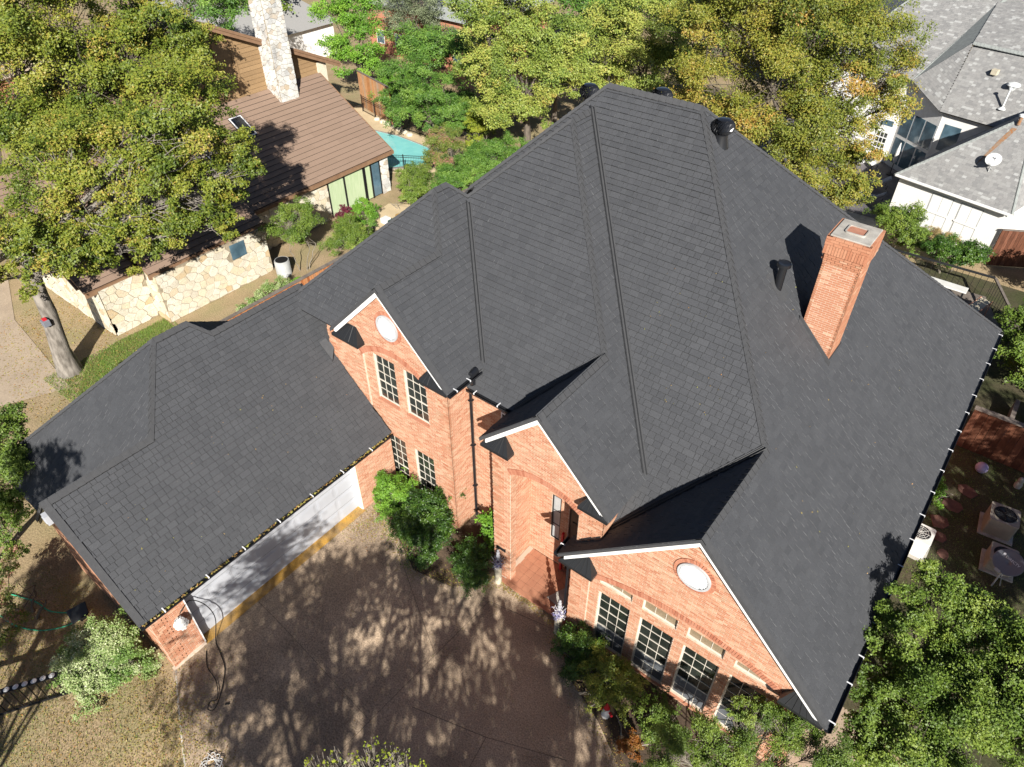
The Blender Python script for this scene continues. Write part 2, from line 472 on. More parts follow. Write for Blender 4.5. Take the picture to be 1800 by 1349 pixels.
def pieces_mesh(name, fr, P, tones, mi=None):
    """P rows: s0,s1,t0,t1,back,front0,front1"""
    O, E, U, Nn = [np.asarray(q, float) for q in fr]
    P = np.asarray(P, float)
    n = len(P)
    s = P[:, [0, 1, 1, 0, 0, 1, 1, 0]]
    t = P[:, [2, 2, 3, 3, 2, 2, 3, 3]]
    d = np.stack([P[:, 4]] * 4 + [P[:, 5], P[:, 5], P[:, 6], P[:, 6]], 1)
    V = O + s[..., None] * E + t[..., None] * U + d[..., None] * Nn
    V = V.reshape(-1, 3)
    f = np.array([[4, 5, 6, 7], [0, 1, 5, 4], [1, 2, 6, 5], [2, 3, 7, 6], [3, 0, 4, 7]])
    F = (np.arange(n)[:, None, None] * 8 + f[None]).reshape(-1, 4)
    me = npmesh(name, V, F, np.repeat(tones, 8))
    if mi is not None:      # material slot of front, butt, right, top, left
        me.polygons.foreach_set('material_index', np.tile(np.array(mi, dtype=np.int32), n))
    return me

ONE = {}
def single_piece(name, parent, fr, p, tone, material, world=True, mi=None):
    """one piece as its own object; pieces of equal size share mesh data"""
    O, E, U, Nn = [np.asarray(q, float) for q in fr]
    w, h = round(p[1] - p[0], 3), round(p[3] - p[2], 3)
    tq = round(tone * 5) / 5
    key = (name, w, h, round(p[4], 3), round(p[5], 3), round(p[6], 3), tq)
    me = ONE.get(key)
    if me is None:
        me = pieces_mesh(name, ((0, 0, 0), (1, 0, 0), (0, 1, 0), (0, 0, 1)), [[-w / 2, w / 2, 0, h, p[4], p[5], p[6]]], [tq], mi)
        for mm_ in (material if isinstance(material, list) else [material]):
            me.materials.append(mm_)
        ONE[key] = me
    o = bpy.data.objects.new(name, me)
    c = O + E * (p[0] + p[1]) / 2 + U * p[2]
    mw = Matrix(((E[0], U[0], Nn[0], c[0]), (E[1], U[1], Nn[1], c[1]), (E[2], U[2], Nn[2], c[2]), (0, 0, 0, 1)))
    COL.objects.link(o)
    o.parent = parent
    o.matrix_basis = mw
    return o

def gz(x):
    """height of the ground: level by the garage, about a metre lower by the main house"""
    t = min(1.0, max(0.0, (x + 15.2) / 6.0))
    return -1.1 * (t * t * (3 - 2 * t))

def sheet(name, poly, off, material, parent=None, step=0.8):
    """flat sheet that follows the ground"""
    bm = bmesh.new()
    vs = [bm.verts.new((x, y, 0)) for x, y in poly]
    bm.faces.new(vs)
    x0 = min(p[0] for p in poly)
    x1 = max(p[0] for p in poly)
    x = math.ceil(max(x0, -16) / step) * step
    while x < min(x1, -8.5):
        bmesh.ops.bisect_plane(bm, geom=bm.verts[:] + bm.edges[:] + bm.faces[:], plane_co=(x, 0, 0), plane_no=(1, 0, 0))
        x += step
    for v in bm.verts:
        v.co.z = gz(v.co.x) + off
    bmesh.ops.recalc_face_normals(bm, faces=bm.faces)
    for f in bm.faces:
        if f.normal.z < 0:
            f.normal_flip()
    me = bpy.data.meshes.new(name)
    bm.to_mesh(me)
    bm.free()
    me.materials.append(material)
    return link(bpy.data.objects.new(name, me), parent)

# ================================================================== THE GROUND
bm = bmesh.new()
xs = [-400, -120, -70, -45, -30, -20] + [-16 + 0.5 * i for i in range(16)] + [-5, 0, 10, 30, 80, 200]
ys = [-200, -60, -25, -10, 0, 10, 20, 35, 60, 100, 200, 420]
grid = [[bm.verts.new((x, y, gz(x))) for y in ys] for x in xs]
for i in range(len(xs) - 1):
    for j in range(len(ys) - 1):
        bm.faces.new((grid[i][j], grid[i + 1][j], grid[i + 1][j + 1], grid[i][j + 1]))
me = bpy.data.meshes.new('ground')
bm.to_mesh(me)
bm.free()
me.materials.append(M['ground'])
structure(link(bpy.data.objects.new('ground', me)))

drive_poly = [(-15.72, 2.2), (-15.72, 11.9), (-15.0, 11.0), (-12.4, 9.9), (-11.0, 10.4), (-10.1, 11.4), (-9.9, 12.0), (-6.9, 12.0), (-6.9, 11.4),
              (-5.6, 10.3), (-4.1, 9.7), (-2.3, 8.6), (-0.4, 6.6), (1.5, 2.0), (3.0, -14.0), (-6.0, -14.0), (-11.2, -2.0), (-12.7, 0.65)]
drive = structure(sheet('driveway', drive_poly, 0.012, M['drive']))
def strip(name, a, b, w, material, off, parent):
    a, b = np.array(a, float), np.array(b, float)
    d = (b - a) / np.linalg.norm(b - a)
    q = np.array([-d[1], d[0]]) * w / 2
    return sheet(name, [a - q, b - q, b + q, a + q], off, material, parent)
for a, b, w in [((-9.6, 10.9), (-9.85, 5.2), 0.018), ((-9.85, 5.2), (-10.1, -4), 0.016), ((-9.6, 10.9), (-6.4, 11.6), 0.018), ((-9.3, 6.3), (-6.6, 7.1), 0.02),
                ((-9.85, 5.2), (-15.6, 5.4), 0.014), ((-6.6, 7.1), (-4.2, 8.1), 0.018), ((-6.6, 7.1), (-5.9, 3.0), 0.018), ((-9.85, 8.2), (-13.6, 10.2), 0.018)]:
    strip('expansion_joint', a, b, w, M['joint'], 0.017, drive)
strip('expansion_joint', (-15.5, 2.2), (-12.7, 0.62), 0.05, M['jointpale'], 0.018, drive)
strip('expansion_joint', (-12.7, 0.62), (-10.9, -1.6), 0.05, M['jointpale'], 0.018, drive)
structure(sheet('garage_threshold', [(-15.95, 3.36), (-15.5, 3.36), (-15.5, 10.5), (-15.95, 10.5)], 0.03, M['ochre']))
structure(sheet('planting_bed', [(-15.6, 11.95), (-15.0, 11.0), (-12.4, 9.9), (-11.0, 10.4), (-10.1, 11.4), (-10.2, 13.6), (-12.3, 13.6), (-12.3, 12.4), (-15.6, 12.4)], 0.02, M['soil']))
structure(sheet('planting_bed', [(-6.85, 11.9), (-6.9, 11.4), (-5.6, 10.3), (-4.1, 9.7), (-2.3, 8.6), (-0.4, 6.6), (1.5, 5.0), (2.4, 9.0), (1.0, 11.9)], 0.02, M['soil']))
structure(sheet('side_path', [(1.0, 9.4), (3.2, 9.0), (3.4, 15.0), (1.1, 15.0)], 0.02, M['pavetan']))
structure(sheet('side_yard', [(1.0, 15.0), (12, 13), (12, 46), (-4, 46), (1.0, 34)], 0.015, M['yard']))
structure(sheet('neighbour_driveway', [(-31.9, 7.0), (-33.5, 3.6), (-34, -6), (-80, -6), (-80, 9.5), (-44, 9.5), (-39.6, 7.9), (-36.0, 7.5)], 0.02, M['pavetan']))
structure(sheet('street', [(-140, -26), (60, -26), (60, -16), (-140, -16)], 0.02, M['asphalt']))

# ================================================================== THE BRICK HOUSE
HB = (-8.0, 16.0, -1.1)
house = thing('brick_house', 'large red brick house with steep charcoal shingle roof and three front gables', 'house', HB)

# ---- roof slopes: facing, height function, plan polygon, shingled?
S2 = math.sqrt(0.5)
FR = {'+X': ((0, 1, 0), (-S2, 0, S2), (S2, 0, S2)), '-X': ((0, -1, 0), (S2, 0, S2), (-S2, 0, S2)),
      '-Y': ((1, 0, 0), (0, S2, S2), (0, -S2, S2)), '+Y': ((-1, 0, 0), (0, -S2, S2), (0, S2, S2))}
SLOPES = [
    ('+X', lambda x, y: 4.43 - x, [(1.43, 11.5), (1.43, 33.74), (-9.4, 21.93), (-2.98, 15.51), (-2.98, 11.5)], 1),
    ('-Y', lambda x, y: y - 8.1, [(-12.92, 21.93), (-9.4, 21.93), (-2.98, 15.51), (-6.05, 12.44), (-6.05, 14.2), (-13.1, 21.25)], 1),
    ('-Y', lambda x, y: y - 8.1, [(-12.92, 21.93), (-13.1, 21.25), (-16.0, 18.35), (-16.4, 18.45)], 1),
    ('+X', lambda x, y: 0.05 - x, [(-5.7, 11.76), (-5.7, 13.85), (-13.1, 21.25), (-13.1, 20.05), (-8.3, 15.25), (-8.3, 11.76)], 1),
    ('-Y', lambda x, y: y - 6.9, [(-12.3, 13.25), (-10.3, 13.25), (-8.3, 15.25), (-13.1, 20.05), (-15.675, 17.475), (-12.05, 13.85)], 1),
    ('-X', lambda x, y: x + 16.65, [(-8.3, 11.76), (-8.3, 15.25), (-10.3, 13.25), (-10.5, 13.25), (-10.5, 11.76)], 1),
    ('+X', lambda x, y: -5.1 - x, [(-12.05, 12.04), (-12.05, 13.85), (-15.675, 17.475), (-16.2, 16.95), (-16.2, 16.34), (-14.87, 15.01), (-14.87, 12.04)], 1),
    ('-X', lambda x, y: x + 24.64, [(-14.87, 12.04), (-14.87, 15.01), (-17.64, 12.24), (-17.64, 12.04)], 0),
    ('-Y', lambda x, y: y - 5.24, [(-17.64, 12.24), (-14.87, 15.01), (-16.2, 16.34), (-20.3, 12.24)], 1),
    ('-X', lambda x, y: x + 10.39, [(-2.98, 11.5), (-2.98, 15.51), (-6.1, 12.39), (-7.15, 12.39), (-7.15, 11.5)], 1),
    ('+X', lambda x, y: -12.55 - x, [(-15.5, 2.0), (-15.5, 12.3), (-18.4, 12.3), (-18.4, 12.9), (-20.07, 12.9), (-20.07, 8.98), (-20.55, 8.5), (-20.55, 7.3), (-18.68, 5.43), (-18.68, 2.0)], 1),
    ('-Y', lambda x, y: y + 0.7, [(-18.68, 5.43), (-20.55, 7.3), (-25.6, 2.25), (-21.86, 2.25)], 1),
    ('-X', lambda x, y: x + 24.81, [(-18.68, 2.0), (-18.68, 5.43), (-21.86, 2.25), (-21.86, 2.0)], 0),
    ('+Y', lambda x, y: 16.5 - y, [(-20.55, 8.5), (-20.07, 8.98), (-24.64, 13.55), (-25.6, 13.55)], 1),
    ('-X', lambda x, y: x + 28.55, [(-20.55, 7.3), (-20.55, 8.5), (-25.6, 13.55), (-25.6, 2.25)], 0),
    ('-X', lambda x, y: x + 27.59, [(-20.07, 8.98), (-20.07, 12.76), (-24.64, 17.3), (-24.64, 13.55)], 0),
    ('-X', lambda x, y: x + 26.25, [(-13.1, 20.05), (-13.1, 21.25), (-17.5, 17.5), (-17.5, 16.0), (-15.675, 17.475)], 0),
    ('-X', lambda x, y: x + 26.75, [(-12.92, 21.93), (-16.4, 18.45), (-23.75, 18.45), (-23.75, 33.74)], 0),
    ('-X', lambda x, y: x + 27.3, [(-16.2, 16.34), (-20.3, 12.24), (-20.6, 12.24), (-20.6, 21.3), (-16.2, 16.95)], 0),
    ('+Y', lambda x, y: 28.05 - y, [(-16.2, 16.95), (-15.675, 17.475), (-17.5, 19.3), (-18.5, 19.2)], 0),
    ('+Y', lambda x, y: 13.83 - 0.9171 * (y - 21.93), [(-9.4, 21.93), (1.43, 33.74), (-23.75, 33.74), (-12.92, 21.93)], 0),
]
ROWS = []
SHM = [M['shingle'], M['shingle_butt_shadow'], M['shingle_side_lit']]
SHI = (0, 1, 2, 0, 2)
for face, zf, pl, sh in SLOPES:
    E_, U_, N_ = [np.array(q) for q in FR[face]]
    P3 = [np.array((x, y, zf(x, y))) for x, y in pl]
    mb = MB()
    mb.prism(P3, (0, 0, -0.10))
    part = mb.build('roof_slope', M['underlay'], house, True)
    if not sh:
        part.data.materials.clear()
        part.data.materials.append(M['cap'])
        continue
    O_ = min(P3, key=lambda p: p[2])
    fr = (O_, E_, U_, N_)
    q2 = [((p - O_) @ E_, (p - O_) @ U_) for p in P3]
    tmax = max(t for _, t in q2)
    EXPO = 0.2
    rows, full = [], []
    k = 0
    t = -0.03
    while t < tmax:
        for a, b in scan(q2, min(t + EXPO * 0.5, tmax - 0.01)):
            a -= 0.02
            b += 0.02
            s = a - random.uniform(0, 0.25)
            while s < b:
                w = random.choice((0.16, 0.2, 0.24, 0.28, 0.32, 0.38))
                s0, s1 = max(a, s), min(b, s + w)
                thick = random.choice((0.010, 0.012, 0.024, 0.030)) + (0.010 if k % 3 == 0 else 0.0)
                if s1 - s0 > 0.04:
                    isf = abs((s1 - s0) - w) < 1e-6 and t + EXPO < tmax
                    rows.append((s0 + 0.0065, s1 - 0.0065, t, min(t + EXPO - 0.008, tmax), -0.004, 0.004 + thick, 0.005))
                    full.append(isf)
                s += w
        t += EXPO
        k += 1
    rows = np.array(rows)
    cen = O_ + ((rows[:, 0] + rows[:, 1]) / 2)[:, None] * E_ + rows[:, 2][:, None] * U_
    dist = np.linalg.norm(cen - CAMP, axis=1) + np.where(full, 0, 1e3)
    tones = np.clip(RNG.normal(0.5, 0.24, len(rows)), 0, 1)
    ROWS.append((part, fr, rows, tones, dist))
lim = np.sort(np.concatenate([r[4] for r in ROWS]))[299]
for part, fr, rows, tones, dist in ROWS:
    near = dist <= lim
    for p, tn in zip(rows[near], tones[near]):
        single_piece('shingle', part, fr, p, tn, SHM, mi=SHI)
    rest = ~near
    if rest.any():
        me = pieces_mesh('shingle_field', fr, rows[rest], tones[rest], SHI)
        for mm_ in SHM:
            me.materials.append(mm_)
        stuff(link(bpy.data.objects.new('shingle_field', me), part))

# ---- ridge and hip caps: overlapping bent shingles along a line
def caps(a, b, dl, dr, w=0.2, name='ridge_cap', material=None, parent=house, step=0.24, lift=0.038, world=True):
    """a -> b along the ridge; dl, dr: directions down each side"""
    a, b, dl, dr = [np.asarray(q, float) for q in (a, b, dl, dr)]
    dl = dl / np.linalg.norm(dl)
    dr = dr / np.linalg.norm(dr)
    L_ = np.linalg.norm(b - a)
    d = (b - a) / L_
    up = np.array([0, 0, 1.0])
    mb = MB()
    n = max(1, int(L_ / step))
    for i in range(n):
        p0 = a + d * (i * L_ / n)
        p1 = a + d * ((i + 1) * L_ / n + 0.03)
        h0 = lift + 0.03 + random.uniform(0, 0.006)
        h1 = lift + 0.006
        A0, A1 = p0 + up * h0, p1 + up * h1
        l0, l1 = A0 + dl * w - up * 0.004, A1 + dl * w - up * 0.002
        r0, r1 = A0 + dr * w - up * 0.004, A1 + dr * w - up * 0.002
        t_ = np.array([0, 0, -0.035])
        vs = [A0, A1, l0, l1, r0, r1, A0 + t_, l0 + t_, r0 + t_, l1 + t_, r1 + t_]
        mb.add(vs, [(0, 2, 3, 1), (0, 1, 5, 4)], 0, random.random())
        mb.add(vs, [(0, 6, 7, 2), (0, 4, 8, 6), (2, 7, 9, 3), (4, 5, 10, 8)], 1)
    return mb.build(name, [material or M['cap'], M['shingle_butt_shadow'] if material is None else material], parent, world)
X, Y = np.array([1, 0, 0.]), np.array([0, 1, 0.])
dpx, dmx, dmy, dpy = np.array([1, 0, -1.]), np.array([-1, 0, -1.]), np.array([0, -1, -1.]), np.array([0, 1, -1.])
CAPS = [
    ((-2.98, 11.5, 7.41), (-2.98, 15.51, 7.41), dmx, dpx), ((-2.98, 15.51, 7.41), (-9.4, 21.93, 13.83), dmy, dpx),
    ((1.43, 33.74, 3.0), (-9.4, 21.93, 13.83), dpx, dpy), ((-12.92, 21.93, 13.83), (-9.4, 21.93, 13.83), dmy, dpy),
    ((-16.4, 18.45, 10.35), (-12.92, 21.93, 13.83), dmx, dmy), ((-8.3, 11.76, 8.35), (-8.3, 15.25, 8.35), dmx, dpx),
    ((-8.3, 15.25, 8.35), (-13.1, 20.05, 13.15), dmy, dpx), ((-15.675, 17.475, 10.575), (-13.1, 20.05, 13.15), dmx, dmy),
    ((-13.1, 20.05, 13.15), (-13.1, 21.25, 13.15), dmx, dpx), ((-14.87, 12.04, 9.77), (-14.87, 15.01, 9.77), dmx, dpx),
    ((-14.87, 15.01, 9.77), (-16.2, 16.34, 11.1), dmy, dpx), ((-16.2, 16.34, 11.1), (-16.2, 16.95, 11.1), dmx, dpx), ((-15.675, 17.475, 10.575), (-16.2, 16.95, 11.1), dpx, dpy),
    ((-20.3, 12.24, 7.0), (-16.2, 16.34, 11.1), dmx, dmy),
    ((-18.68, 2.0, 6.13), (-18.68, 5.43, 6.13), dmx, dpx), ((-18.68, 5.43, 6.13), (-20.55, 7.3, 8.0), dmy, dpx),
    ((-20.55, 7.3, 8.0), (-20.55, 8.5, 8.0), dmx, dpx), ((-20.55, 8.5, 8.0), (-20.07, 8.98, 7.52), dpx, dpy),
    ((-20.07, 8.98, 7.52), (-20.07, 12.76, 7.52), dmx, dpx), ((-25.6, 2.25, 2.95), (-20.55, 7.3, 8.0), dmx, dmy),
]
for a, b, l, r_ in CAPS:
    caps(a, b, l, r_)

# ---- valley flashing: a strip in the valley with a raised seam on the shingle edge
def valley(a, b, s1, s2, parent=house):
    """s1, s2: horizontal directions away from the valley on each slope, made to climb at 45 degrees"""
    a, b = np.asarray(a, float), np.asarray(b, float)
    up = np.array([0, 0, 1.0])
    mb = MB()
    for d, w in ((s1, 0.13), (s2, 0.13)):
        d = np.asarray(d, float)
        q = d * w
        mb.poly([a + up * 0.06, b + up * 0.06, b + q + up * 0.066, a + q + up * 0.066], 0)
    for d, off in ((s1, 0.10), (s2, 0.05)):
        d = np.asarray(d, float)
        mb.tube([a + d * off + up * 0.075, b + d * off + up * 0.08], 0.02, 5, 1)
    return mb.build('valley_flashing', [M['cap'], M['flash']], parent, True)
valley((-12.05, 13.85, 6.95), (-15.45, 17.25, 10.35), (-1, 0, 1), (0, 1, 1))
valley((-5.7, 13.85, 5.75), (-13.05, 21.2, 13.1), (-1, 0, 1), (0, 1, 1))
valley((-6.05, 12.44, 4.34), (-3.05, 15.44, 7.34), (1, 0, 1), (0, 1, 1))
valley((-10.3, 13.25, 6.35), (-8.35, 15.2, 8.3), (1, 0, 1), (0, 1, 1))
# lead boot where the entry valley runs out
mb = MB()
mb.prism([(-6.75, 12.05, 3.75), (-6.15, 12.55, 4.62), (-6.02, 12.0, 4.5)], (0.02, -0.03, 0.05))
mb.build('kickout_flashing', M['cap'], house, True)
mb = MB()
mb.prism([(-18.45, 12.0, 5.95), (-17.85, 12.0, 5.40), (-18.05, 12.32, 5.75), (-18.35, 12.32, 6.05)], (0.03, 0.0, 0.10))
mb.box((-18.34, 12.26, 6.0), (-18.2, 12.33, 6.85))
mb.build('kickout_flashing', M['cap'], house, True)

# ---- rakes: dark starter strip on the slope edge, white board below it
def rake(a, b, inw, yb, board=True, hb=0.17, lift=0.03):
    """a low end, b apex (on the slope edge), inw = +1/-1: slope interior is at +y"""
    a, b = np.asarray(a, float), np.asarray(b, float)
    up = np.array([0, 0, 1.0])
    iy = np.array([0, 0.2, 0.0])
    mb = MB()
    mb.prism([a + up * lift, b + up * lift, b + iy + up * lift, a + iy + up * lift], (0, 0, 0.03))
    mb.prism([a - up * 0.11, b - up * 0.11, b + up * 0.03, a + up * 0.03], (0, -0.015, 0))
    mb.build('rake_edge', M['cap'], house, True)
    if board:
        d = (b - a) / np.linalg.norm(b - a)
        a2 = a + d * 0.3
        mb = MB()
        f = np.array([0, yb, 0])
        mb.prism([a2 - up * (0.11 + hb) + f, b - up * (0.11 + hb) + f, b - up * 0.112 + f, a2 - up * 0.112 + f], (0, 0.03, 0))
        mb.build('rake_board', M['white'], house, True)
rake((1.43, 11.5, 3.0), (-2.98, 11.5, 7.41), 1, 0.02)
rake((-7.15, 11.5, 3.24), (-2.98, 11.5, 7.41), 1, 0.02, hb=0.2)
rake((-5.7, 11.76, 5.75), (-8.3, 11.76, 8.35), 1, 0.02)
rake((-10.5, 11.76, 6.15), (-8.3, 11.76, 8.35), 1, 0.02, hb=0.2)
rake((-12.05, 12.04, 6.95), (-14.87, 12.04, 9.77), 1, 0.02)
rake((-17.64, 12.04, 7.0), (-14.87, 12.04, 9.77), 1, 0.02, hb=0.2)
rake((-15.5, 2.0, 2.95), (-18.68, 2.0, 6.13), 1, 0.02, board=False)
rake((-21.86, 2.0, 2.95), (-18.68, 2.0, 6.13), 1, 0.02, board=False)
mb = MB()
mb.prism([(-15.5, 2.03, 2.70), (-18.68, 2.03, 5.86), (-18.68, 2.03, 6.0), (-15.5, 2.03, 2.84)], (0, 0.04, 0))
mb.prism([(-21.86, 2.03, 2.70), (-18.68, 2.03, 5.86), (-18.68, 2.03, 6.0), (-21.86, 2.03, 2.84)], (0, 0.04, 0))
mb.build('rake_board', M['flash'], house, True)
mb = MB()
mb.box((-18.83, 1.88, 5.35), (-18.58, 2.02, 5.7))
mb.box((-18.79, 1.86, 5.42), (-18.62, 1.89, 5.63))
mb.build('floodlight_box', M['doorwhite'], house, True)

# ---- eave returns: little hipped metal roofs at the foot of each gable
def eave_return(x0, x1, yf, yw, z, side):
    """x0 outer end, x1 inner end; front edge yf, wall yw; it dies under the rake at the outer end"""
    h = 0.46
    mb = MB()
    xi = x1 - side * 0.32
    xm = x0 + side * 0.62
    P0, P1 = (x0, yf, z - 0.05), (x1, yf, z - 0.05)
    Q0, Qm, Q1, W1 = (x0, yw, z - 0.03), (xm, yw, z + h), (xi, yw, z + h), (x1, yw, z - 0.05)
    lo = [(x0, yf, z - 0.16), (x1, yf, z - 0.16), (x1, yw, z - 0.16), (x0, yw, z - 0.16)]
    mb.add([P0, P1, W1, Q1, Qm, Q0] + lo, [(0, 4, 5), (0, 1, 3, 4), (1, 2, 3), (6, 7, 1, 0), (7, 8, 2, 1), (6, 9, 8, 7)])
    for i in range(1, 6):
        f = i / 6
        a = np.array(P0) * (1 - f) + np.array(P1) * f
        b = np.array(Qm) * (1 - f) + np.array(Q1) * f
        mb.tube([a + np.array((0, 0, 0.008)), b + np.array((0, 0, 0.008))], 0.012, 4)
    return mb.build('eave_return', M['flash'], house, True)
eave_return(1.38, 0.15, 11.46, 11.8, 3.02, -1)
eave_return(-7.1, -5.85, 11.46, 11.8, 3.12, 1)
eave_return(-10.45, -9.35, 11.72, 12.06, 6.05, 1)
eave_return(-5.72, -6.75, 11.72, 12.06, 5.75, -1)
eave_return(-17.55, -16.2, 12.0, 12.34, 6.95, 1)
eave_return(-12.08, -13.3, 12.0, 12.34, 6.95, -1)

# ---- gutters
def gutter(a, b, out, straps=(), debris=False):
    """a -> b: slope edge; out = horizontal direction away from the wall"""
    a, b, out = [np.asarray(q, float) for q in (a, b, out)]
    d = (b - a) / np.linalg.norm(b - a)
    L_ = np.linalg.norm(b - a)
    up = np.array([0, 0, 1.0])
    prof = [(0.0, -0.02), (0.0, -0.15), (0.12, -0.15), (0.17, -0.08), (0.17, -0.015), (0.155, -0.015), (0.155, -0.075), (0.11, -0.135), (0.012, -0.135), (0.012, -0.02)]
    mb = MB()
    A = [a + out * u + up * v for u, v in prof]
    mb.prism(A, b - a)
    g = mb.build('gutter', M['blackmetal'], house, True)
    for s in straps:
        p = a + d * s
        m2 = MB()
        m2.obox(p, d, out, up, (-0.018, -0.06, 0.028), (0.018, 0.17, 0.034))
        m2.obox(p, d, out, up, (-0.018, 0.158, -0.03), (0.018, 0.176, 0.032))
        m2.build('gutter_strap', M['strap'], g)
    if debris:
        n = 380
        c = a + RNG.random((n, 1)) * (b - a) + RNG.uniform(0.02, 0.12, (n, 1)) * out + RNG.uniform(-0.07, -0.02, (n, 1)) * up
        lv = leaves_mesh('leaf_debris', c, 0.045, RNG.random(n), up_bias=1.0)
        lv.materials.append(LEAF['litter'])
        stuff(link(bpy.data.objects.new('leaf_debris', lv), g))
    return g

def leaves_mesh(name, c, size, tone, up_bias=0.5, outward=None, aspect=0.55, fold=0.0):
    """one three-cornered leaf at each of the centres c"""
    n = len(c)
    size = np.broadcast_to(np.asarray(size, float), (n,)) * RNG.uniform(0.7, 1.3, n)
    nr = RNG.normal(size=(n, 3))
    nr *= 0.75
    nr[:, 2] += up_bias * 2
    if outward is not None:
        nr += outward
    nr /= np.linalg.norm(nr, axis=1)[:, None] + 1e-9
    a = np.cross(nr, RNG.normal(size=(n, 3)))
    a /= np.linalg.norm(a, axis=1)[:, None] + 1e-9
    b = np.cross(nr, a)
    a = a * size[:, None]
    b = b * size[:, None] * aspect
    V = np.stack([c - a, c + b + a * 0.6, c - b + a * 0.6], 1).reshape(-1, 3)
    F = np.arange(3 * n).reshape(-1, 3)
    return npmesh(name, V, F, np.repeat(tone, 3))

gutter((1.43, 11.5, 3.0), (1.43, 33.74, 3.0), (1, 0, 0), [0.25, 1.6] + [2.6 + 1.28 * i for i in range(16)])
gutter((-15.5, 2.0, 2.95), (-15.5, 12.25, 2.95), (1, 0, 0), [0.75, 2.25, 3.6, 5.0, 6.4, 7.8, 9.2], debris=True)
gutter((-12.05, 12.04, 6.95), (-12.05, 13.6, 6.95), (1, 0, 0), [0.3, 0.95])
gutter((-12.2, 13.25, 6.35), (-10.35, 13.25, 6.35), (0, -1, 0), [0.35, 1.35])
gutter((-7.15, 11.5, 3.24), (-7.15, 12.35, 3.24), (-1, 0, 0), [0.4])
mb = MB()
mb.tube([(-12.05, 13.45, 7.02), (-12.0, 13.15, 7.02)], [0.13, 0.11], 10)
mb.build('gutter_outlet', M['blackmetal'], house, True, True)
mb = MB()
mb.tube([(-12.0, 13.28, 6.75), (-12.02, 13.3, 6.55), (-12.25, 13.36, 6.3), (-12.27, 13.38, 6.0), (-12.27, 13.38, -0.55)], 0.06, 6)
for z in (5.6, 3.4, 1.2):
    mb.box((-12.36, 13.30, z), (-12.19, 13.46, z + 0.04))
mb.build('downspout', M['blackmetal'], house, True)
mb = MB()
mb.box((-7.05, 11.93, -1.1), (-6.97, 12.02, 3.0))
mb.build('downspout', M['blackmetal'], house, True)

# ================================================================== BRICK WALLS
BH, BL, MJ = 0.075, 0.235, 0.015       # course height, brick module, joint
WALLS = []
def brick_wall(O, E_, Nn, z0, z1, poly, holes=(), hole_fn=None, depth=0.11, proud=None, red=0.0, name='brick_wall', backing=True):
    """poly in (s,z); holes: rectangles (s0,s1,z0,z1); hole_fn(z)->list of intervals"""
    O, E_, Nn = [np.asarray(q, float) for q in (O, E_, Nn)]
    U_ = np.array([0, 0, 1.0])
    mb = MB()
    rows, full, tn = [], [], []
    k0 = math.floor(z0 / BH)
    for k in range(k0, int(math.ceil(z1 / BH))):
        za, zb = max(z0, k * BH), min(z1, (k + 1) * BH)
        if zb - za < 0.02:
            continue
        zm = (za + zb) / 2
        iv = scan(poly, zm)
        cuts = [(h[0], h[1]) for h in holes if h[2] < zm < h[3]]
        if hole_fn:
            cuts += hole_fn(zm)
        iv = subtract(iv, cuts)
        for a, b in iv:
            if backing:
                mb.obox(O, E_, U_, Nn, (a, za, -depth), (b, zb, 0.0))
            s = math.floor(a / BL) * BL - (BL / 2 if k % 2 else 0)
            while s < b:
                s0, s1 = max(a, s), min(b, s + BL)
                if s1 - s0 > 0.03:
                    f = 0.006 + random.uniform(-0.002, 0.002)
                    f = round(f * 500) / 500
                    if proud:
                        f += proud(( s0 + s1) / 2, k)
                    isf = abs(s1 - s0 - BL) < 1e-6 and zb - za > BH - 1e-6
                    rows.append((s0 + MJ / 2, s1 - MJ / 2, za + MJ / 2, zb - MJ / 2, -0.004, f, f))
                    full.append(isf)
                    tn.append(0.08 if random.random() < red else random.random())
                s += BL
    part = mb.build(name, M['mortar'], house, True) if backing else None
    rows = np.array(rows)
    cen = O + ((rows[:, 0] + rows[:, 1]) / 2)[:, None] * E_ + rows[:, 2][:, None] * U_
    dist = np.linalg.norm(cen - CAMP, axis=1) + np.where(full, 0, 1e3)
    WALLS.append([part, (O, E_, U_, Nn), rows, np.array(tn), dist])
    return part

def quoin(*edges):
    """corner blocks: five courses stand out, two do not"""
    def f(s, k):
        for a, b in edges:
            if a <= s <= b and (k % 7) < 5:
                return 0.03
        return 0.0
    return f

def arch_cut(s0, s1, zs, rise, zb=-9.0):
    """opening with a segmental arch springing at zs"""
    c = (s0 + s1) / 2
    h = (s1 - s0) / 2
    Rr = (h * h + rise * rise) / (2 * rise)
    zc = zs + rise - Rr
    def f(z):
        if z < zb or z > zs + rise:
            return []
        if z <= zs:
            return [(s0, s1)]
        q = Rr * Rr - (z - zc) ** 2
        if q <= 0:
            return []
        q = math.sqrt(q)
        return [(c - q, c + q)]
    return f

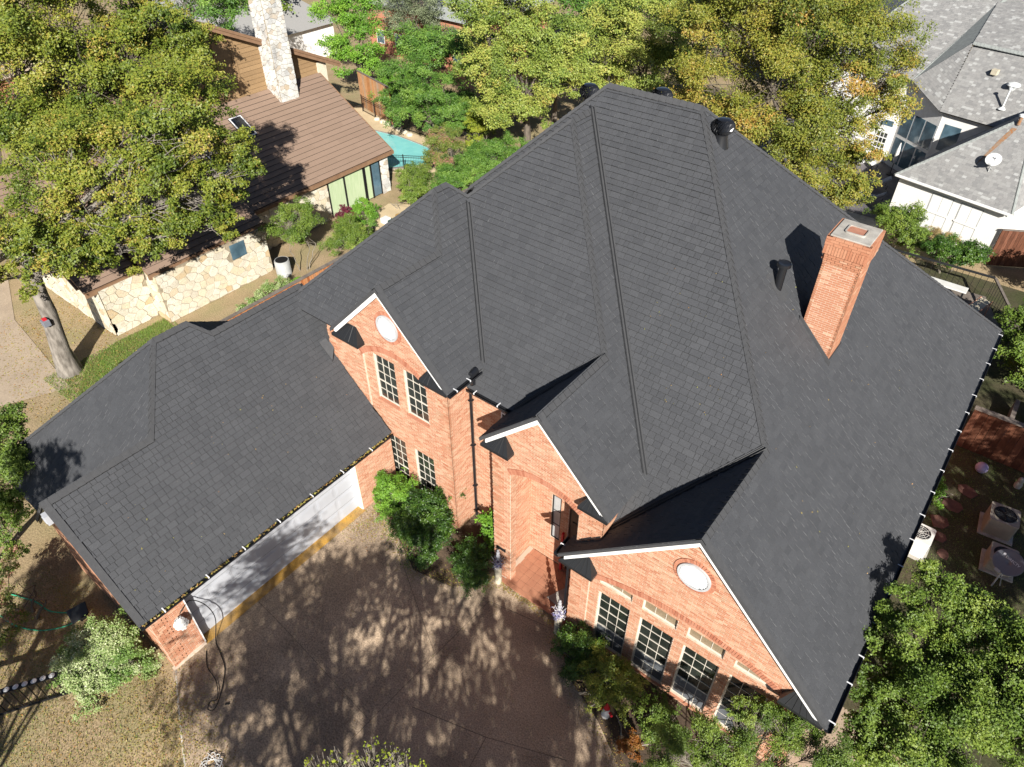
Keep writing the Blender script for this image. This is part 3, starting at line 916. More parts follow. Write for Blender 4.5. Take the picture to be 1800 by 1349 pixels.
def arch_ring(O, E_, Nn, s0, s1, zs, rise, th=0.23, d0=-0.02, d1=0.02, parent=None, n=None, name='arch_brick'):
    """soldier bricks round a segmental arch, each its own piece"""
    O, E_, Nn = [np.asarray(q, float) for q in (O, E_, Nn)]
    U_ = np.array([0, 0, 1.0])
    c = (s0 + s1) / 2
    h = (s1 - s0) / 2
    Rr = (h * h + rise * rise) / (2 * rise)
    zc = zs + rise - Rr
    a0 = math.asin(h / Rr)
    n = n or int(2 * a0 * Rr / 0.085)
    for i in range(n):
        t0 = -a0 + 2 * a0 * (i + 0.06) / n
        t1 = -a0 + 2 * a0 * (i + 0.94) / n
        q = []
        for tt, rr in ((t0, Rr), (t1, Rr), (t1, Rr + th), (t0, Rr + th)):
            q.append(O + E_ * (c + rr * math.sin(tt)) + U_ * (zc + rr * math.cos(tt)) + Nn * d0)
        mb = MB()
        mb.prism(q, Nn * (d1 - d0), 0, random.random())
        mb.build(name, M['brickred'], parent, True if parent is house else False)

# --- gable 3 (right, one storey): wall y = 11.8
W3 = (0, 11.8, 0)
g3poly = [(-6.8, -1.1), (1.05, -1.1), (1.05, 3.25), (-2.98, 7.25), (-6.8, 3.45)]
win3x = [(-5.74, -4.60), (-4.23, -3.08), (-2.73, -1.57), (-1.22, -0.07)]
cut3 = arch_cut(-6.1, 0.30, 2.66, 0.70)
g3 = brick_wall(W3, (1, 0, 0), (0, -1, 0), -1.1, 7.3, g3poly, holes=[], hole_fn=cut3, proud=quoin((-6.8, -6.35), (0.6, 1.05)))
arch_ring(W3, (1, 0, 0), (0, -1, 0), -6.1, 0.30, 2.66, 0.70, th=0.22, d0=-0.02, d1=0.03, parent=g3)
ins3 = []
for a, b in win3x:
    ins3.append((a, b, -0.85, 2.12))
for (a, b), zt in zip(win3x, (2.93, 3.06, 3.06, 2.93)):
    ins3.append((a, b, 2.55, zt))
full3 = cut3
def outside3(z):
    iv = full3(z)
    if not iv:
        return [(-9, 9)]
    return [(-9, iv[0][0]), (iv[0][1], 9)]
g3b = brick_wall((0, 11.87, 0), (1, 0, 0), (0, -1, 0), -1.1, 3.4, [(-6.2, -1.1), (0.4, -1.1), (0.4, 3.4), (-6.2, 3.4)], holes=ins3, hole_fn=outside3)
# round louvred vents
def round_vent(cx, cy, cz, r=0.47, parent=house, ringparent=None):
    mb = MB()
    n = 40
    pts = [(cx + r * math.cos(2 * math.pi * i / n), cy - 0.035, cz + r * math.sin(2 * math.pi * i / n)) for i in range(n)]
    mb.prism(pts[::-1], (0, 0.05, 0))
    v = mb.build('round_vent', M['ventback'], parent, True)
    mb = MB()
    k = 9
    for i in range(k):
        z = cz - r * 0.86 + 2 * r * 0.86 * (i + 0.5) / k
        hw = math.sqrt(max(0, (r * 0.88) ** 2 - (z - cz) ** 2))
        if hw < 0.05:
            continue
        mb = MB()
        mb.prism([(cx - hw, cy - 0.075, z - 0.026), (cx + hw, cy - 0.075, z - 0.026), (cx + hw, cy - 0.037, z + 0.022), (cx - hw, cy - 0.037, z + 0.022)], (0, 0.004, 0.006))
        mb.build('louvre', M['ventslat'], v)
    mb = MB()
    for i in range(n):
        t0, t1 = 2 * math.pi * i / n, 2 * math.pi * (i + 1) / n
        q = [(cx + rr * math.cos(tt), cy - 0.03, cz + rr * math.sin(tt)) for tt, rr in ((t0, r * 0.9), (t1, r * 0.9), (t1, r + 0.02), (t0, r + 0.02))]
        mb.prism(q, (0, -0.05, 0))
    mb.build('vent_frame', M['ventslat'], v)
    nb = 38
    for i in range(nb):
        t0, t1 = 2 * math.pi * (i + 0.07) / nb, 2 * math.pi * (i + 0.93) / nb
        q = [(cx + rr * math.cos(tt), cy, cz + rr * math.sin(tt)) for tt, rr in ((t0, r + 0.015), (t1, r + 0.015), (t1, r + 0.15), (t0, r + 0.15))]
        mb = MB()
        mb.prism(q[::-1], (0, -0.035, 0), 0, random.random())
        mb.build('ring_brick', M['brickred'], v)
round_vent(-2.96, 11.8, 5.54)
round_vent(-14.84, 12.34, 8.13)

# windows: frame, muntins, separate panes
PANE = {}
def window(x0, x1, z0, z1, y, cols, rows, sill=True, rail=None, parent=house, facing=1, fw=0.05, frame_mat=None, pane_mat=None, depth=0.05, name='window'):
    """facing 1: looks to -y. Window plane at y"""
    fm = frame_mat or M['white']
    mb = MB()
    mb.box((x0, y - 0.01, z0), (x0 + fw, y + depth, z1))
    mb.box((x1 - fw, y - 0.01, z0), (x1, y + depth, z1))
    mb.box((x0 + fw, y - 0.01, z1 - fw), (x1 - fw, y + depth, z1))
    mb.box((x0 + fw, y - 0.01, z0), (x1 - fw, y + depth, z0 + fw))
    w = mb.build(name, fm, parent, True)
    ax0, ax1, az0, az1 = x0 + fw, x1 - fw, z0 + fw, z1 - fw
    mw = 0.017
    mb = MB()
    for i in range(1, cols):
        x = ax0 + (ax1 - ax0) * i / cols
        mb.box((x - mw / 2, y + 0.004, az0), (x + mw / 2, y + 0.03, az1))
    zz = [az0 + (az1 - az0) * j / rows for j in range(rows + 1)]
    for j in range(1, rows):
        h = mw if rail is None or j != rail else 0.05
        mb.box((ax0, y + 0.002, zz[j] - h / 2), (ax1, y + 0.028, zz[j] + h / 2))
    if cols > 1 or rows > 1:
        mb.build('muntin_bars', fm, w)
    pw, ph = (ax1 - ax0) / cols, (az1 - az0) / rows
    key = (round(pw, 3), round(ph, 3), (pane_mat or M['glass']).name)
    if key not in PANE:
        m2 = MB()
        m2.box((-pw / 2, 0, -ph / 2), (pw / 2, 0.006, ph / 2))
        me = bpy.data.meshes.new('pane')
        me.from_pydata(m2.v, [], m2.f)
        me.materials.append(pane_mat or M['glass'])
        me.update()
        PANE[key] = me
    for i in range(cols):
        for j in range(rows):
            o = bpy.data.objects.new('pane', PANE[key])
            o.location = (ax0 + pw * (i + 0.5), y + 0.02, az0 + ph * (j + 0.5))
            o.rotation_euler = (RNG.normal(0, 0.018), 0, RNG.normal(0, 0.018))
            COL.objects.link(o)
            o.parent = w
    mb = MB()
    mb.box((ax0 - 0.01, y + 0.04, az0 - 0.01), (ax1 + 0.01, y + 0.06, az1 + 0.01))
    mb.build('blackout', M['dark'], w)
    if sill:
        mb = MB()
        mb.box((x0 - 0.02, y - 0.13, z0 - 0.075), (x1 + 0.02, y + 0.03, z0 - 0.004))
        mb.build('sill', M['mortar'] if sill == 2 else M['brickred'], w)
    return w
for a, b in win3x:
    w_ = window(a, b, -0.85, 2.12, 11.95, 3, 6, sill=True, rail=2, frame_mat=M['cream'])
    mb = MB()
    mb.box((a + 0.05, 11.958, -0.80), (b - 0.05, 11.966, 0.13))
    mb.build('sash_panel', M['sash_grey'], w_)
for (a, b), zt in zip(win3x, (2.93, 3.06, 3.06, 2.93)):
    window(a, b, 2.55, zt, 11.95, 3, 1, sill=False, fw=0.04, frame_mat=M['cream'], pane_mat=M['transom_tan'])

# --- gable 1 (left, two storeys): wall y = 12.34
W1 = (0, 12.34, 0)
g1poly = [(-18.35, 2.0), (-15.8, 2.0), (-15.8, -0.6), (-12.35, -0.6), (-12.35, 6.95), (-14.87, 9.62), (-17.4, 7.05), (-18.35, 7.05)]
cut1 = arch_cut(-16.42, -13.28, 6.28, 0.62, -9)
g1 = brick_wall(W1, (1, 0, 0), (0, -1, 0), -0.6, 9.7, g1poly, hole_fn=cut1, proud=quoin((-12.8, -12.35), (-18.35, -17.9)))
arch_ring(W1, (1, 0, 0), (0, -1, 0), -16.42, -13.28, 6.28, 0.62, th=0.22, d0=-0.02, d1=0.03, parent=g1)
def outside1(z):
    iv = cut1(z)
    if not iv:
        return [(-30, 9)]
    return [(-30, iv[0][0]), (iv[0][1], 9)]
w1h = [(-15.92, -14.89, 4.46, 6.56), (-14.44, -13.42, 4.46, 6.56), (-15.88, -14.87, 0.25, 2.72), (-14.37, -13.40, 0.25, 2.72)]
brick_wall((0, 12.41, 0), (1, 0, 0), (0, -1, 0), -0.6, 6.95, [(-16.5, -0.6), (-13.2, -0.6), (-13.2, 6.95), (-16.5, 6.95)], holes=w1h, hole_fn=outside1)
for i, (a, b, c, d) in enumerate(w1h):
    window(a, b, c, d, 12.47, 3, 5 if i < 2 else 6, rail=2, sill=True, frame_mat=M['cream'])
# side wall of gable 1 (faces the entry), wall under the middle slope, entry gable, porch
brick_wall((-12.35, 12.34, 0), (0, 1, 0), (1, 0, 0), -0.9, 6.8, [(0.0, -0.9), (1.2, -0.9), (1.2, 6.8), (0.0, 6.8)])
brick_wall((0, 13.5, 0), (1, 0, 0), (0, -1, 0), -1.1, 6.25, [(-12.35, -1.1), (-10.15, -1.1), (-10.15, 6.25), (-12.35, 6.25)])
mb = MB()
mb.prism([(-11.05, 13.49, 4.85), (-10.55, 13.49, 4.85), (-10.55, 13.49, 5.75), (-11.05, 13.49, 5.75)], (0, -0.02, 0))
w2 = window(-11.0, -10.6, 4.4, 5.75, 13.46, 1, 3, sill=False)
W2 = (0, 12.06, 0)
g2poly = [(-10.25, -1.12), (-5.98, -1.12), (-5.98, 5.7), (-8.3, 8.2), (-10.25, 6.25)]
cut2 = arch_cut(-9.5, -6.85, 4.9, 0.42, -1.3)
g2 = brick_wall(W2, (1, 0, 0), (0, -1, 0), -1.12, 8.25, g2poly, hole_fn=cut2, depth=0.3, proud=quoin((-10.25, -9.85), (-6.4, -5.98)))
arch_ring(W2, (1, 0, 0), (0, -1, 0), -9.5, -6.85, 4.9, 0.42, th=0.22, d0=-0.02, d1=0.03, parent=g2)
brick_wall((-9.497, 12.06, 0), (0, 1, 0), (1, 0, 0), -1.05, 4.95, [(0.0, -1.05), (0.3, -1.05), (0.3, 4.95), (0.0, 4.95)], depth=0.002)
brick_wall((-5.98, 12.06, 0), (0, 1, 0), (1, 0, 0), 3.0, 5.68, [(0.0, 3.0), (1.7, 3.0), (1.7, 5.68), (0.0, 5.68)], depth=0.1)
# porch interior
PY = 13.75
brick_wall((0, PY, 0), (1, 0, 0), (0, -1, 0), -1.0, 5.4, [(-10.2, -1.0), (-6.0, -1.0), (-6.0, 5.4), (-10.2, 5.4)], holes=[(-8.95, -8.55, 0.35, 2.75), (-8.2, -7.2, -1.0, 2.55)])
brick_wall((-9.9, 12.36, 0), (0, 1, 0), (1, 0, 0), -1.0, 5.4, [(0.0, -1.0), (1.4, -1.0), (1.4, 5.4), (0.0, 5.4)])
mb = MB()
mb.box((-10.2, 12.36, 5.4), (-6.0, 13.9, 5.5))
mb.build('porch_ceiling', M['white'], house, True)
window(-8.95, -8.55, 0.35, 2.75, PY + 0.04, 1, 3, sill=False, frame_mat=M['flash'], pane_mat=M['acgrey'])
mb = MB()
mb.box((-8.2, PY + 0.06, -0.98), (-7.2, PY + 0.11, 2.55))
d_ = mb.build('front_door', M['blackmetal'], house, True)
for px in (-8.08, -7.62):
    for pz in (-0.8, 0.1, 1.1):
        mb = MB()
        mb.box((px, PY + 0.035, pz), (px + 0.34, PY + 0.06, pz + 0.75))
        mb.build('door_panel', M['flash'], d_, False, bevel=0.01)
mb = MB()
mb.tube([(-7.32, PY + 0.0, 0.0), (-7.32, PY - 0.03, 0.1), (-7.32, PY + 0.0, 0.25)], 0.015, 6)
mb.build('handle', M['strap'], d_)
mb = MB()
mb.box((-8.34, 13.55, -0.98), (-8.27, 13.66, 1.2))
mb.build('red_trim_post', M['red'], house, True)
# porch floor: quarry tiles
porch = structure(sheet('porch_floor', [(-9.88, 12.0), (-6.85, 12.0), (-6.85, 13.74), (-9.88, 13.74)], 0.075, M['grout']))
tm = MB()
tm.box((-0.148, -0.148, 0), (0.148, 0.148, 0.018))
tme = bpy.data.meshes.new('tile')
tme.from_pydata(tm.v, [], tm.f)
tme.materials.append(M['tile'])
for i in range(10):
    for j in range(6):
        o = bpy.data.objects.new('tile', tme)
        o.location = (-9.72 + 0.305 * i, 12.14 + 0.29 * j, gz(-8) + 0.078 + random.uniform(0, 0.003))
        o.scale = (1, 0.95, 1)
        COL.objects.link(o)
        o.parent = porch
mb = MB()
mb.box((-9.95, 11.82, -1.12), (-6.9, 11.995, -1.015))
o = mb.build('porch_step', M['tile'], None, bevel=0.01)
structure(o)
# address plaque
mb = MB()
mb.box((-10.12, 12.02, 0.55), (-9.72, 12.05, 0.72))
pq = mb.build('address_plaque', M['flash'], house, True)

# --- garage: front wall x = -15.78, side wall y = 2.32
GX = -15.60
brick_wall((GX, 0, 0), (0, 1, 0), (1, 0, 0), 0.0, 2.75, [(2.25, 0.0), (3.36, 0.0), (3.36, 2.75), (2.25, 2.75)], depth=0.36, proud=quoin((2.25, 2.68)), red=0.5)
brick_wall((GX, 0, 0), (0, 1, 0), (1, 0, 0), -0.2, 2.75, [(10.5, -0.2), (12.34, -0.2), (12.34, 2.75), (10.5, 2.75)], depth=0.36)
brick_wall((GX, 0, 0), (0, 1, 0), (1, 0, 0), 2.62, 2.75, [(3.36, 2.62), (10.5, 2.62), (10.5, 2.75), (3.36, 2.75)])
brick_wall((0, 2.28, 0), (1, 0, 0), (0, -1, 0), 0.0, 5.9, [(-21.6, 0.0), (-15.60, 0.0), (-15.60, 2.75), (-18.68, 5.75), (-21.6, 2.9)], proud=quoin((-16.05, -15.60)))
mb = MB()
mb.box((-25.2, 2.6, 0), (-21.6, 2.75, 2.9))
mb.box((-25.2, 2.75, 0), (-25.05, 13.2, 2.9))
mb.box((-24.2, 13.3, 0), (-24.05, 17.5, 2.9))
mb.box((-23.4, 17.5, -0.2), (-23.25, 33.2, 3.0))
mb.box((-23.4, 33.2, -1.1), (1.05, 33.35, 3.0))
mb.box((0.9, 11.9, -1.1), (1.05, 33.2, 3.0))
mb.box((-6.8, 11.9, -1.1), (-6.65, 13.75, 3.3))
mb.box((-10.25, 12.36, -1.1), (-10.1, 13.5, 6.1))
mb.box((-18.35, 12.45, 2.0), (-18.2, 18, 6.9))
mb.box((-20.2, 12.92, 2.0), (-18.36, 13.0, 7.1))
mb.build('plain_wall', M['brickred'], house, True)
mb = MB()
mb.box((-15.63, 2.18, -0.02), (-15.52, 3.37, 0.10))
mb.build('wall_ledge', M['mortar'], house, True)
# garage door with raised panels
mb = MB()
mb.box((-15.96, 3.38, 0.02), (-15.90, 10.48, 2.66))
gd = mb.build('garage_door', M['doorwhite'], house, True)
pm = MB()
pm.box((0, 0, 0), (0.012, 0.74, 0.36))
for r_ in range(4):
    for c_ in range(8):
        mb = MB()
        y0 = 3.38 + 7.1 * (c_ + 0.07) / 8
        y1 = 3.38 + 7.1 * (c_ + 0.93) / 8
        z0 = 0.02 + 0.655 * r_ + 0.10
        z1 = z0 + 0.46
        mb.box((-15.9, y0, z0), (-15.888, y1, z1))
        mb.box((-15.888, y0 + 0.05, z0 + 0.05), (-15.876, y1 - 0.05, z1 - 0.05))
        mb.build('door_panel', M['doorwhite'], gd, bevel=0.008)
    if r_:
        mb = MB()
        mb.box((-15.9, 3.38, 0.02 + 0.655 * r_ - 0.004), (-15.898, 10.48, 0.02 + 0.655 * r_ + 0.004))
        mb.build('section_seam', M['dark'], gd)
mb = MB()
mb.box((-15.90, 3.362, 0), (-15.63, 3.39, 2.64))
mb.box((-15.90, 10.47, 0), (-15.63, 10.498, 2.64))
mb.build('door_jamb', M['white'], house, True)
mb = MB()
mb.box((-15.60, 3.363, 0.02), (-15.585, 3.40, 2.7))
mb.build('corner_bead', M['white'], house, True)
# soffits under the eaves
mb = MB()
mb.box((-15.9, 2.1, 2.76), (-15.42, 12.3, 2.80))
mb.box((1.05, 11.6, 2.80), (1.45, 33.5, 2.86))
mb.box((-12.35, 12.1, 6.76), (-12.0, 13.5, 6.82))
mb.box((-12.2, 13.2, 6.18), (-10.2, 13.5, 6.24))
mb.build('soffit', M['flash'], house, True)

# --- chimney
CX0, CX1, CY0, CY1 = -4.1, -3.0, 20.45, 21.65
mb = MB()
mb.box((CX0 + 0.08, CY0 + 0.08, 6.0), (CX1 - 0.08, CY1 - 0.08, 11.66))
chim = mb.build('chimney', M['mortar'], house, True)
def chim_proud(s, k):
    z = k * BH
    if z > 10.95:
        return 0.085
    if z > 10.85:
        return 0.06
    if z > 10.75:
        return 0.03
    return 0.0
for O, E_, Nn, w in (((CX0, CY0, 0), (1, 0, 0), (0, -1, 0), CX1 - CX0), ((CX1, CY0, 0), (0, 1, 0), (1, 0, 0), CY1 - CY0), ((CX1, CY1, 0), (-1, 0, 0), (0, 1, 0), CX1 - CX0), ((CX0, CY1, 0), (0, -1, 0), (-1, 0, 0), CY1 - CY0)):
    brick_wall(O, E_, Nn, 6.6, 11.1, [(0, 6.6), (w, 6.6), (w, 11.1), (0, 11.1)], depth=0.08, proud=chim_proud, red=0.6, name='chimney_face')
    # soldier course and two closing courses above it
    O, E_, Nn = [np.asarray(q, float) for q in (O, E_, Nn)]
    rows = []
    n = 15
    for i in range(n):
        s0 = -0.08 + (w + 0.16) * i / n
        s1 = -0.08 + (w + 0.16) * (i + 1) / n
        rows.append((s0 + 0.005, s1 - 0.005, 11.11, 11.40, -0.08, 0.085, 0.085))
    for j, z in enumerate((11.41, 11.5, 11.59)):
        s = -0.09 - (0.12 if j % 2 else 0)
        while s < w + 0.09:
            s0, s1 = max(-0.09, s), min(w + 0.09, s + 0.26)
            if s1 - s0 > 0.03:
                rows.append((s0 + 0.005, s1 - 0.005, z, z + 0.08, -0.08, 0.09, 0.09))
            s += 0.26
    for p in rows:
        single_piece('brick', chim, (O, E_, np.array([0, 0, 1.0]), Nn), p, random.choice((0.0, 0.2, 0.8)), M['brick'])
mb = MB()
mb.prism([(CX0 - 0.02, CY0 - 0.02, 11.66), (CX1 + 0.02, CY0 - 0.02, 11.66), (CX1 + 0.02, CY1 + 0.02, 11.66), (CX0 - 0.02, CY1 + 0.02, 11.66)], (0, 0, 0.055))
mb.build('crown', M['concrete'], chim, bevel=0.02)
def rrect(cx, cy, hx, hy, r, z, n=6):
    pts = []
    for qx, qy, a0 in ((1, 1, 0), (-1, 1, 90), (-1, -1, 180), (1, -1, 270)):
        for i in range(n + 1):
            a = R(a0 + 90 * i / n)
            pts.append((cx + qx * (hx - r) + r * math.cos(a), cy + qy * (hy - r) + r * math.sin(a), z))
    return pts
mb = MB()
o_ = rrect((CX0 + CX1) / 2, (CY0 + CY1) / 2, 0.30, 0.27, 0.09, 11.70)
i_ = rrect((CX0 + CX1) / 2, (CY0 + CY1) / 2, 0.26, 0.23, 0.07, 11.70)
n = len(o_)
for k in range(n):
    a, b = o_[k], o_[(k + 1) % n]
    c, d = i_[(k + 1) % n], i_[k]
    mb.prism([a, b, c, d], (0, 0, 0.06))
mb.build('flue_rim', M['concrete'], chim)
mb = MB()
mb.prism([(p[0], p[1], 11.60) for p in i_], (0, 0, 0.125))
mb.build('flue_lid', M['terracotta'], chim)
# step flashing round the foot of the chimney
mb = MB()
zl, zr = 4.43 - (CX0 - 0.06), 4.43 - (CX1 + 0.06)
mb.prism([(CX0 - 0.1, CY0 - 0.03, zl + 0.03), (CX1 + 0.12, CY0 - 0.03, zr - 0.03), (CX1 + 0.12, CY0 - 0.03, zr + 0.14), (CX0 - 0.1, CY0 - 0.03, zl + 0.2)], (0, -0.035, 0))
mb.prism([(CX0 - 0.1, CY0 - 0.2, zl + 0.06), (CX1 + 0.12, CY0 - 0.2, zr - 0.09), (CX1 + 0.12, CY0 - 0.02, zr - 0.09), (CX0 - 0.1, CY0 - 0.02, zl + 0.06)], (0, 0, 0.02))
mb.prism([(CX1 + 0.02, CY0 - 0.05, zr - 0.02), (CX1 + 0.02, CY1 + 0.05, zr - 0.02), (CX1 + 0.02, CY1 + 0.05, zr + 0.12), (CX1 + 0.02, CY0 - 0.05, zr + 0.12)], (0.03, 0, 0))
mb.build('flashing', M['cap'], chim)

# nearest 300 bricks as single pieces, the others joined wall by wall
allw = np.concatenate([w[4] for w in WALLS])
lim = np.sort(allw)[299]
for part, fr, rows, tn, dist in WALLS:
    near = dist <= lim
    for p, t_ in zip(rows[near], tn[near]):
        single_piece('brick', part, fr, p, t_, M['brick'])
    if (~near).any():
        me = pieces_mesh('brick_field', fr, rows[~near], tn[~near])
        me.materials.append(M['brick'])
        stuff(link(bpy.data.objects.new('brick_field', me), part))

# --- roof fittings
def turbine(x, y, z, base_drop=0.6):
    mb = MB()
    mb.tube([(x, y, z - base_drop), (x, y, z - 0.12), (x, y, z)], [0.30, 0.22, 0.21], 18)
    t = mb.build('turbine_vent', M['blackmetal'], house, True, smooth=True)
    nv = 22
    prof = [(0.21, 0.0), (0.31, 0.07), (0.36, 0.17), (0.36, 0.28), (0.30, 0.38), (0.21, 0.44)]
    mb = MB()
    for i in range(nv):
        a0 = 2 * math.pi * i / nv
        vs = []
        for j, (r_, h) in enumerate(prof):
            a = a0 + 0.17 * j
            for da, rr in ((0, r_ * 0.88), (0.22, r_ * 1.04)):
                vs.append((x + rr * math.cos(a + da), y + rr * math.sin(a + da), z + h))
        mb.add(vs, [(2 * j, 2 * j + 1, 2 * j + 3, 2 * j + 2) for j in range(len(prof) - 1)])
    mb.build('vane_ring', M['blackmetal'], t)
    mb = MB()
    mb.lathe([(0.21, 0.435), (0.22, 0.45), (0.16, 0.47), (0.001, 0.475)], (x, y, z), 22)
    mb.lathe([(0.0, 0.0), (0.22, 0.0), (0.23, 0.03)], (x, y, z - 0.02), 20)
    mb.build('turbine_cap', M['blackmetal'], t, smooth=True)
    return t
turbine(-8.55, 21.85, 13.2, 0.45)
turbine(-14.3, 22.9, 12.85, 0.8)
turbine(-11.2, 22.6, 13.4, 0.5)
mb = MB()
mb.tube([(-5.12, 20.3, 9.4), (-5.12, 20.3, 10.35)], 0.13, 16)
fp = mb.build('flue_pipe', M['blackmetal'], house, True, smooth=True)
mb = MB()
mb.lathe([(0.15, -0.02), (0.22, 0.02), (0.22, 0.12), (0.19, 0.14), (0.19, 0.12), (0.02, 0.08)], (-5.12, 20.3, 10.3), 24)
mb.build('pipe_cap', M['blackmetal'], fp, smooth=True)
mb = MB()
mb.prism([(-5.5, 20.0, 9.95), (-4.75, 20.0, 9.2), (-4.75, 20.6, 9.2), (-5.5, 20.6, 9.95)], (0, 0, 0.012))
mb.build('pipe_flashing', M['cap'], fp)
mb = MB()
mb.tube([(-5.35, 21.0, 9.75), (-5.35, 21.0, 10.12)], 0.045, 10)
mb.build('vent_pipe', M['blackmetal'], house, True, smooth=True)

# ================================================================== BROWN-ROOFED STONE HOUSE
bh = thing('stone_house', 'low limestone house with brown panel roof and tan clerestory gable behind the side fence', 'house', (-40, 20, 0))
def stone_face(parent, O, E_, Nn, w, z0, z1, cw, ch, material, holes=(), top=None, seed=0, backing=True, wp=None):
    """rubble stones with shared uneven corners, each stone its own object"""
    rg = random.Random(seed)
    O, E_, Nn = [np.asarray(q, float) for q in (O, E_, Nn)]
    U_ = np.array([0, 0, 1.0])
    if backing:
        mb = MB()
        zt = z1 if top is None else max(top(0), top(w))
        if top is None:
            mb.obox(O, E_, U_, Nn, (0.006, z0, -0.2), (w - 0.006, z1 - 0.004 * (seed % 5), -0.003 * (seed % 4)))
        else:
            mb.prism([O + U_ * z0 - Nn * 0.25, O + E_ * w + U_ * z0 - Nn * 0.25, O + E_ * w + U_ * top(w) - Nn * 0.25, O + U_ * top(0) - Nn * 0.25], Nn * 0.25)
        wp = mb.build('stone_wall', M['stonemortar'], parent, True)
    # cells of a jittered point set, cut to the face
    pts = []
    nx, nz = max(2, int(w / cw)), max(2, int((z1 - z0) / ch))
    for iz in range(-1, nz + 1):
        for ix in range(-1, nx + 1):
            pts.append(((ix + 0.5 + (0.5 if iz % 2 else 0) + rg.uniform(-.42, .42)) * w / nx, z0 + (iz + 0.5 + rg.uniform(-.42, .42)) * (z1 - z0) / nz))
    for (a, c) in pts:
        if not (-0.1 < a < w + 0.1 and z0 - 0.1 < c < z1 + 0.1):
            continue
        if any(hh[0] < a < hh[1] and hh[2] < c < hh[3] for hh in holes):
            continue
        ei = 0.014 + 0.005 * (seed % 3)
        pol = [(ei, z0 + 0.01), (w - ei, z0 + 0.01), (w - ei, z1 - 0.01), (ei, z1 - 0.01)]
        near = sorted(pts, key=lambda q: (q[0] - a) ** 2 + ((q[1] - c) * 1.35) ** 2)[1:15]
        for (b, d) in near:
            mx, mz = (a + b) / 2, (c + d) / 2
            dx, dz = b - a, (d - c) * 1.5
            out = []
            for k in range(len(pol)):
                p0, p1 = pol[k], pol[(k + 1) % len(pol)]
                f0 = (p0[0] - mx) * dx + (p0[1] - mz) * dz
                f1 = (p1[0] - mx) * dx + (p1[1] - mz) * dz
                if f0 <= 0:
                    out.append(p0)
                if f0 * f1 < 0:
                    t_ = f0 / (f0 - f1)
                    out.append((p0[0] + (p1[0] - p0[0]) * t_, p0[1] + (p1[1] - p0[1]) * t_))
            pol = out
            if len(pol) < 3:
                break
        if len(pol) < 3:
            continue
        cx_, cz_ = sum(q[0] for q in pol) / len(pol), sum(q[1] for q in pol) / len(pol)
        if top is not None and cz_ > top(cx_) - 0.1:
            continue
        g = 0.011
        e = []
        for q in pol:
            dx, dz = q[0] - cx_, q[1] - cz_
            l_ = math.hypot(dx, dz) + 1e-6
            k_ = max(0.3, 1 - g * 1.5 / l_)
            e.append((cx_ + dx * k_, cz_ + dz * k_))
        q3 = [O + E_ * u + U_ * v - Nn * 0.01 for u, v in e]
        mb = MB()
        mb.prism(q3, Nn * (0.03 + rg.uniform(0, 0.03)), 0, rg.random() ** 0.9)
        mb.build('stone', material, wp)
    return wp

def panel_roof(parent, O, E_, U_, w, L_, material, expo, pw, nind=140, poly=None, tones=None, thick=0.045, name='roof_panel', gap=0.003):
    dark_butt = material is M['brownroof']
    O, E_, U_ = [np.asarray(q, float) for q in (O, E_, U_)]
    Nn = np.cross(E_, U_)
    poly = poly or [(0, 0), (w, 0), (w, L_), (0, L_)]
    mb = MB()
    mb.prism([O + E_ * s + U_ * t - Nn * 0.0 for s, t in poly], -Nn * 0.10)
    part = mb.build('roof_slope', M['underlay'] if material is not M['brownroof'] else M['brownfascia'], parent, True)
    rows, full = [], []
    tmax = max(p[1] for p in poly)
    t = min(p[1] for p in poly)
    k = 0
    while t < tmax - 0.02:
        for a, b in scan(poly, min(t + expo / 2, tmax - 0.01)):
            s = a - random.uniform(0, pw)
            while s < b:
                s0, s1 = max(a, s), min(b, s + pw)
                if s1 - s0 > 0.03:
                    rows.append((s0 + gap, s1 - gap, t, min(t + expo + 0.01, tmax), -0.004, thick, 0.005))
                    full.append(s1 - s0 > pw - 1e-4 and t + expo < tmax)
                s += pw
        t += expo
        k += 1
    rows = np.array(rows)
    tn = RNG.random(len(rows)) if tones is None else tones(len(rows))
    cen = O + rows[:, 0][:, None] * E_ + rows[:, 2][:, None] * U_
    dist = np.linalg.norm(cen - CAMP, axis=1) + np.where(full, 0, 1e3)
    near = np.zeros(len(rows), bool)
    if nind:
        near[np.argsort(dist)[:nind]] = True
        near &= np.array(full)
    for p, q in zip(rows[near], tn[near]):
        single_piece(name, part, (O, E_, U_, Nn), p, q, [material, M['shingle_butt_shadow']] if dark_butt else material, mi=(0, 1, 0, 0, 0) if dark_butt else None)
    if (~near).any():
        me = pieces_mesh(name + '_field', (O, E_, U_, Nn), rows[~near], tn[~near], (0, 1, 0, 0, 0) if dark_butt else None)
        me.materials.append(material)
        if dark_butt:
            me.materials.append(M['shingle_butt_shadow'])
        stuff(link(bpy.data.objects.new(name + '_field', me), part))
    return part
sl = 0.589
ul = math.sqrt(1 + sl * sl)
UB = np.array([-1 / ul, 0, sl / ul])
LB = 6.37 * ul
panel_roof(bh, (-34.8, 9.9, 2.8), (0, 1, 0), UB, 21.5, LB, M['brownroof'], 0.37, 1.25, 170)
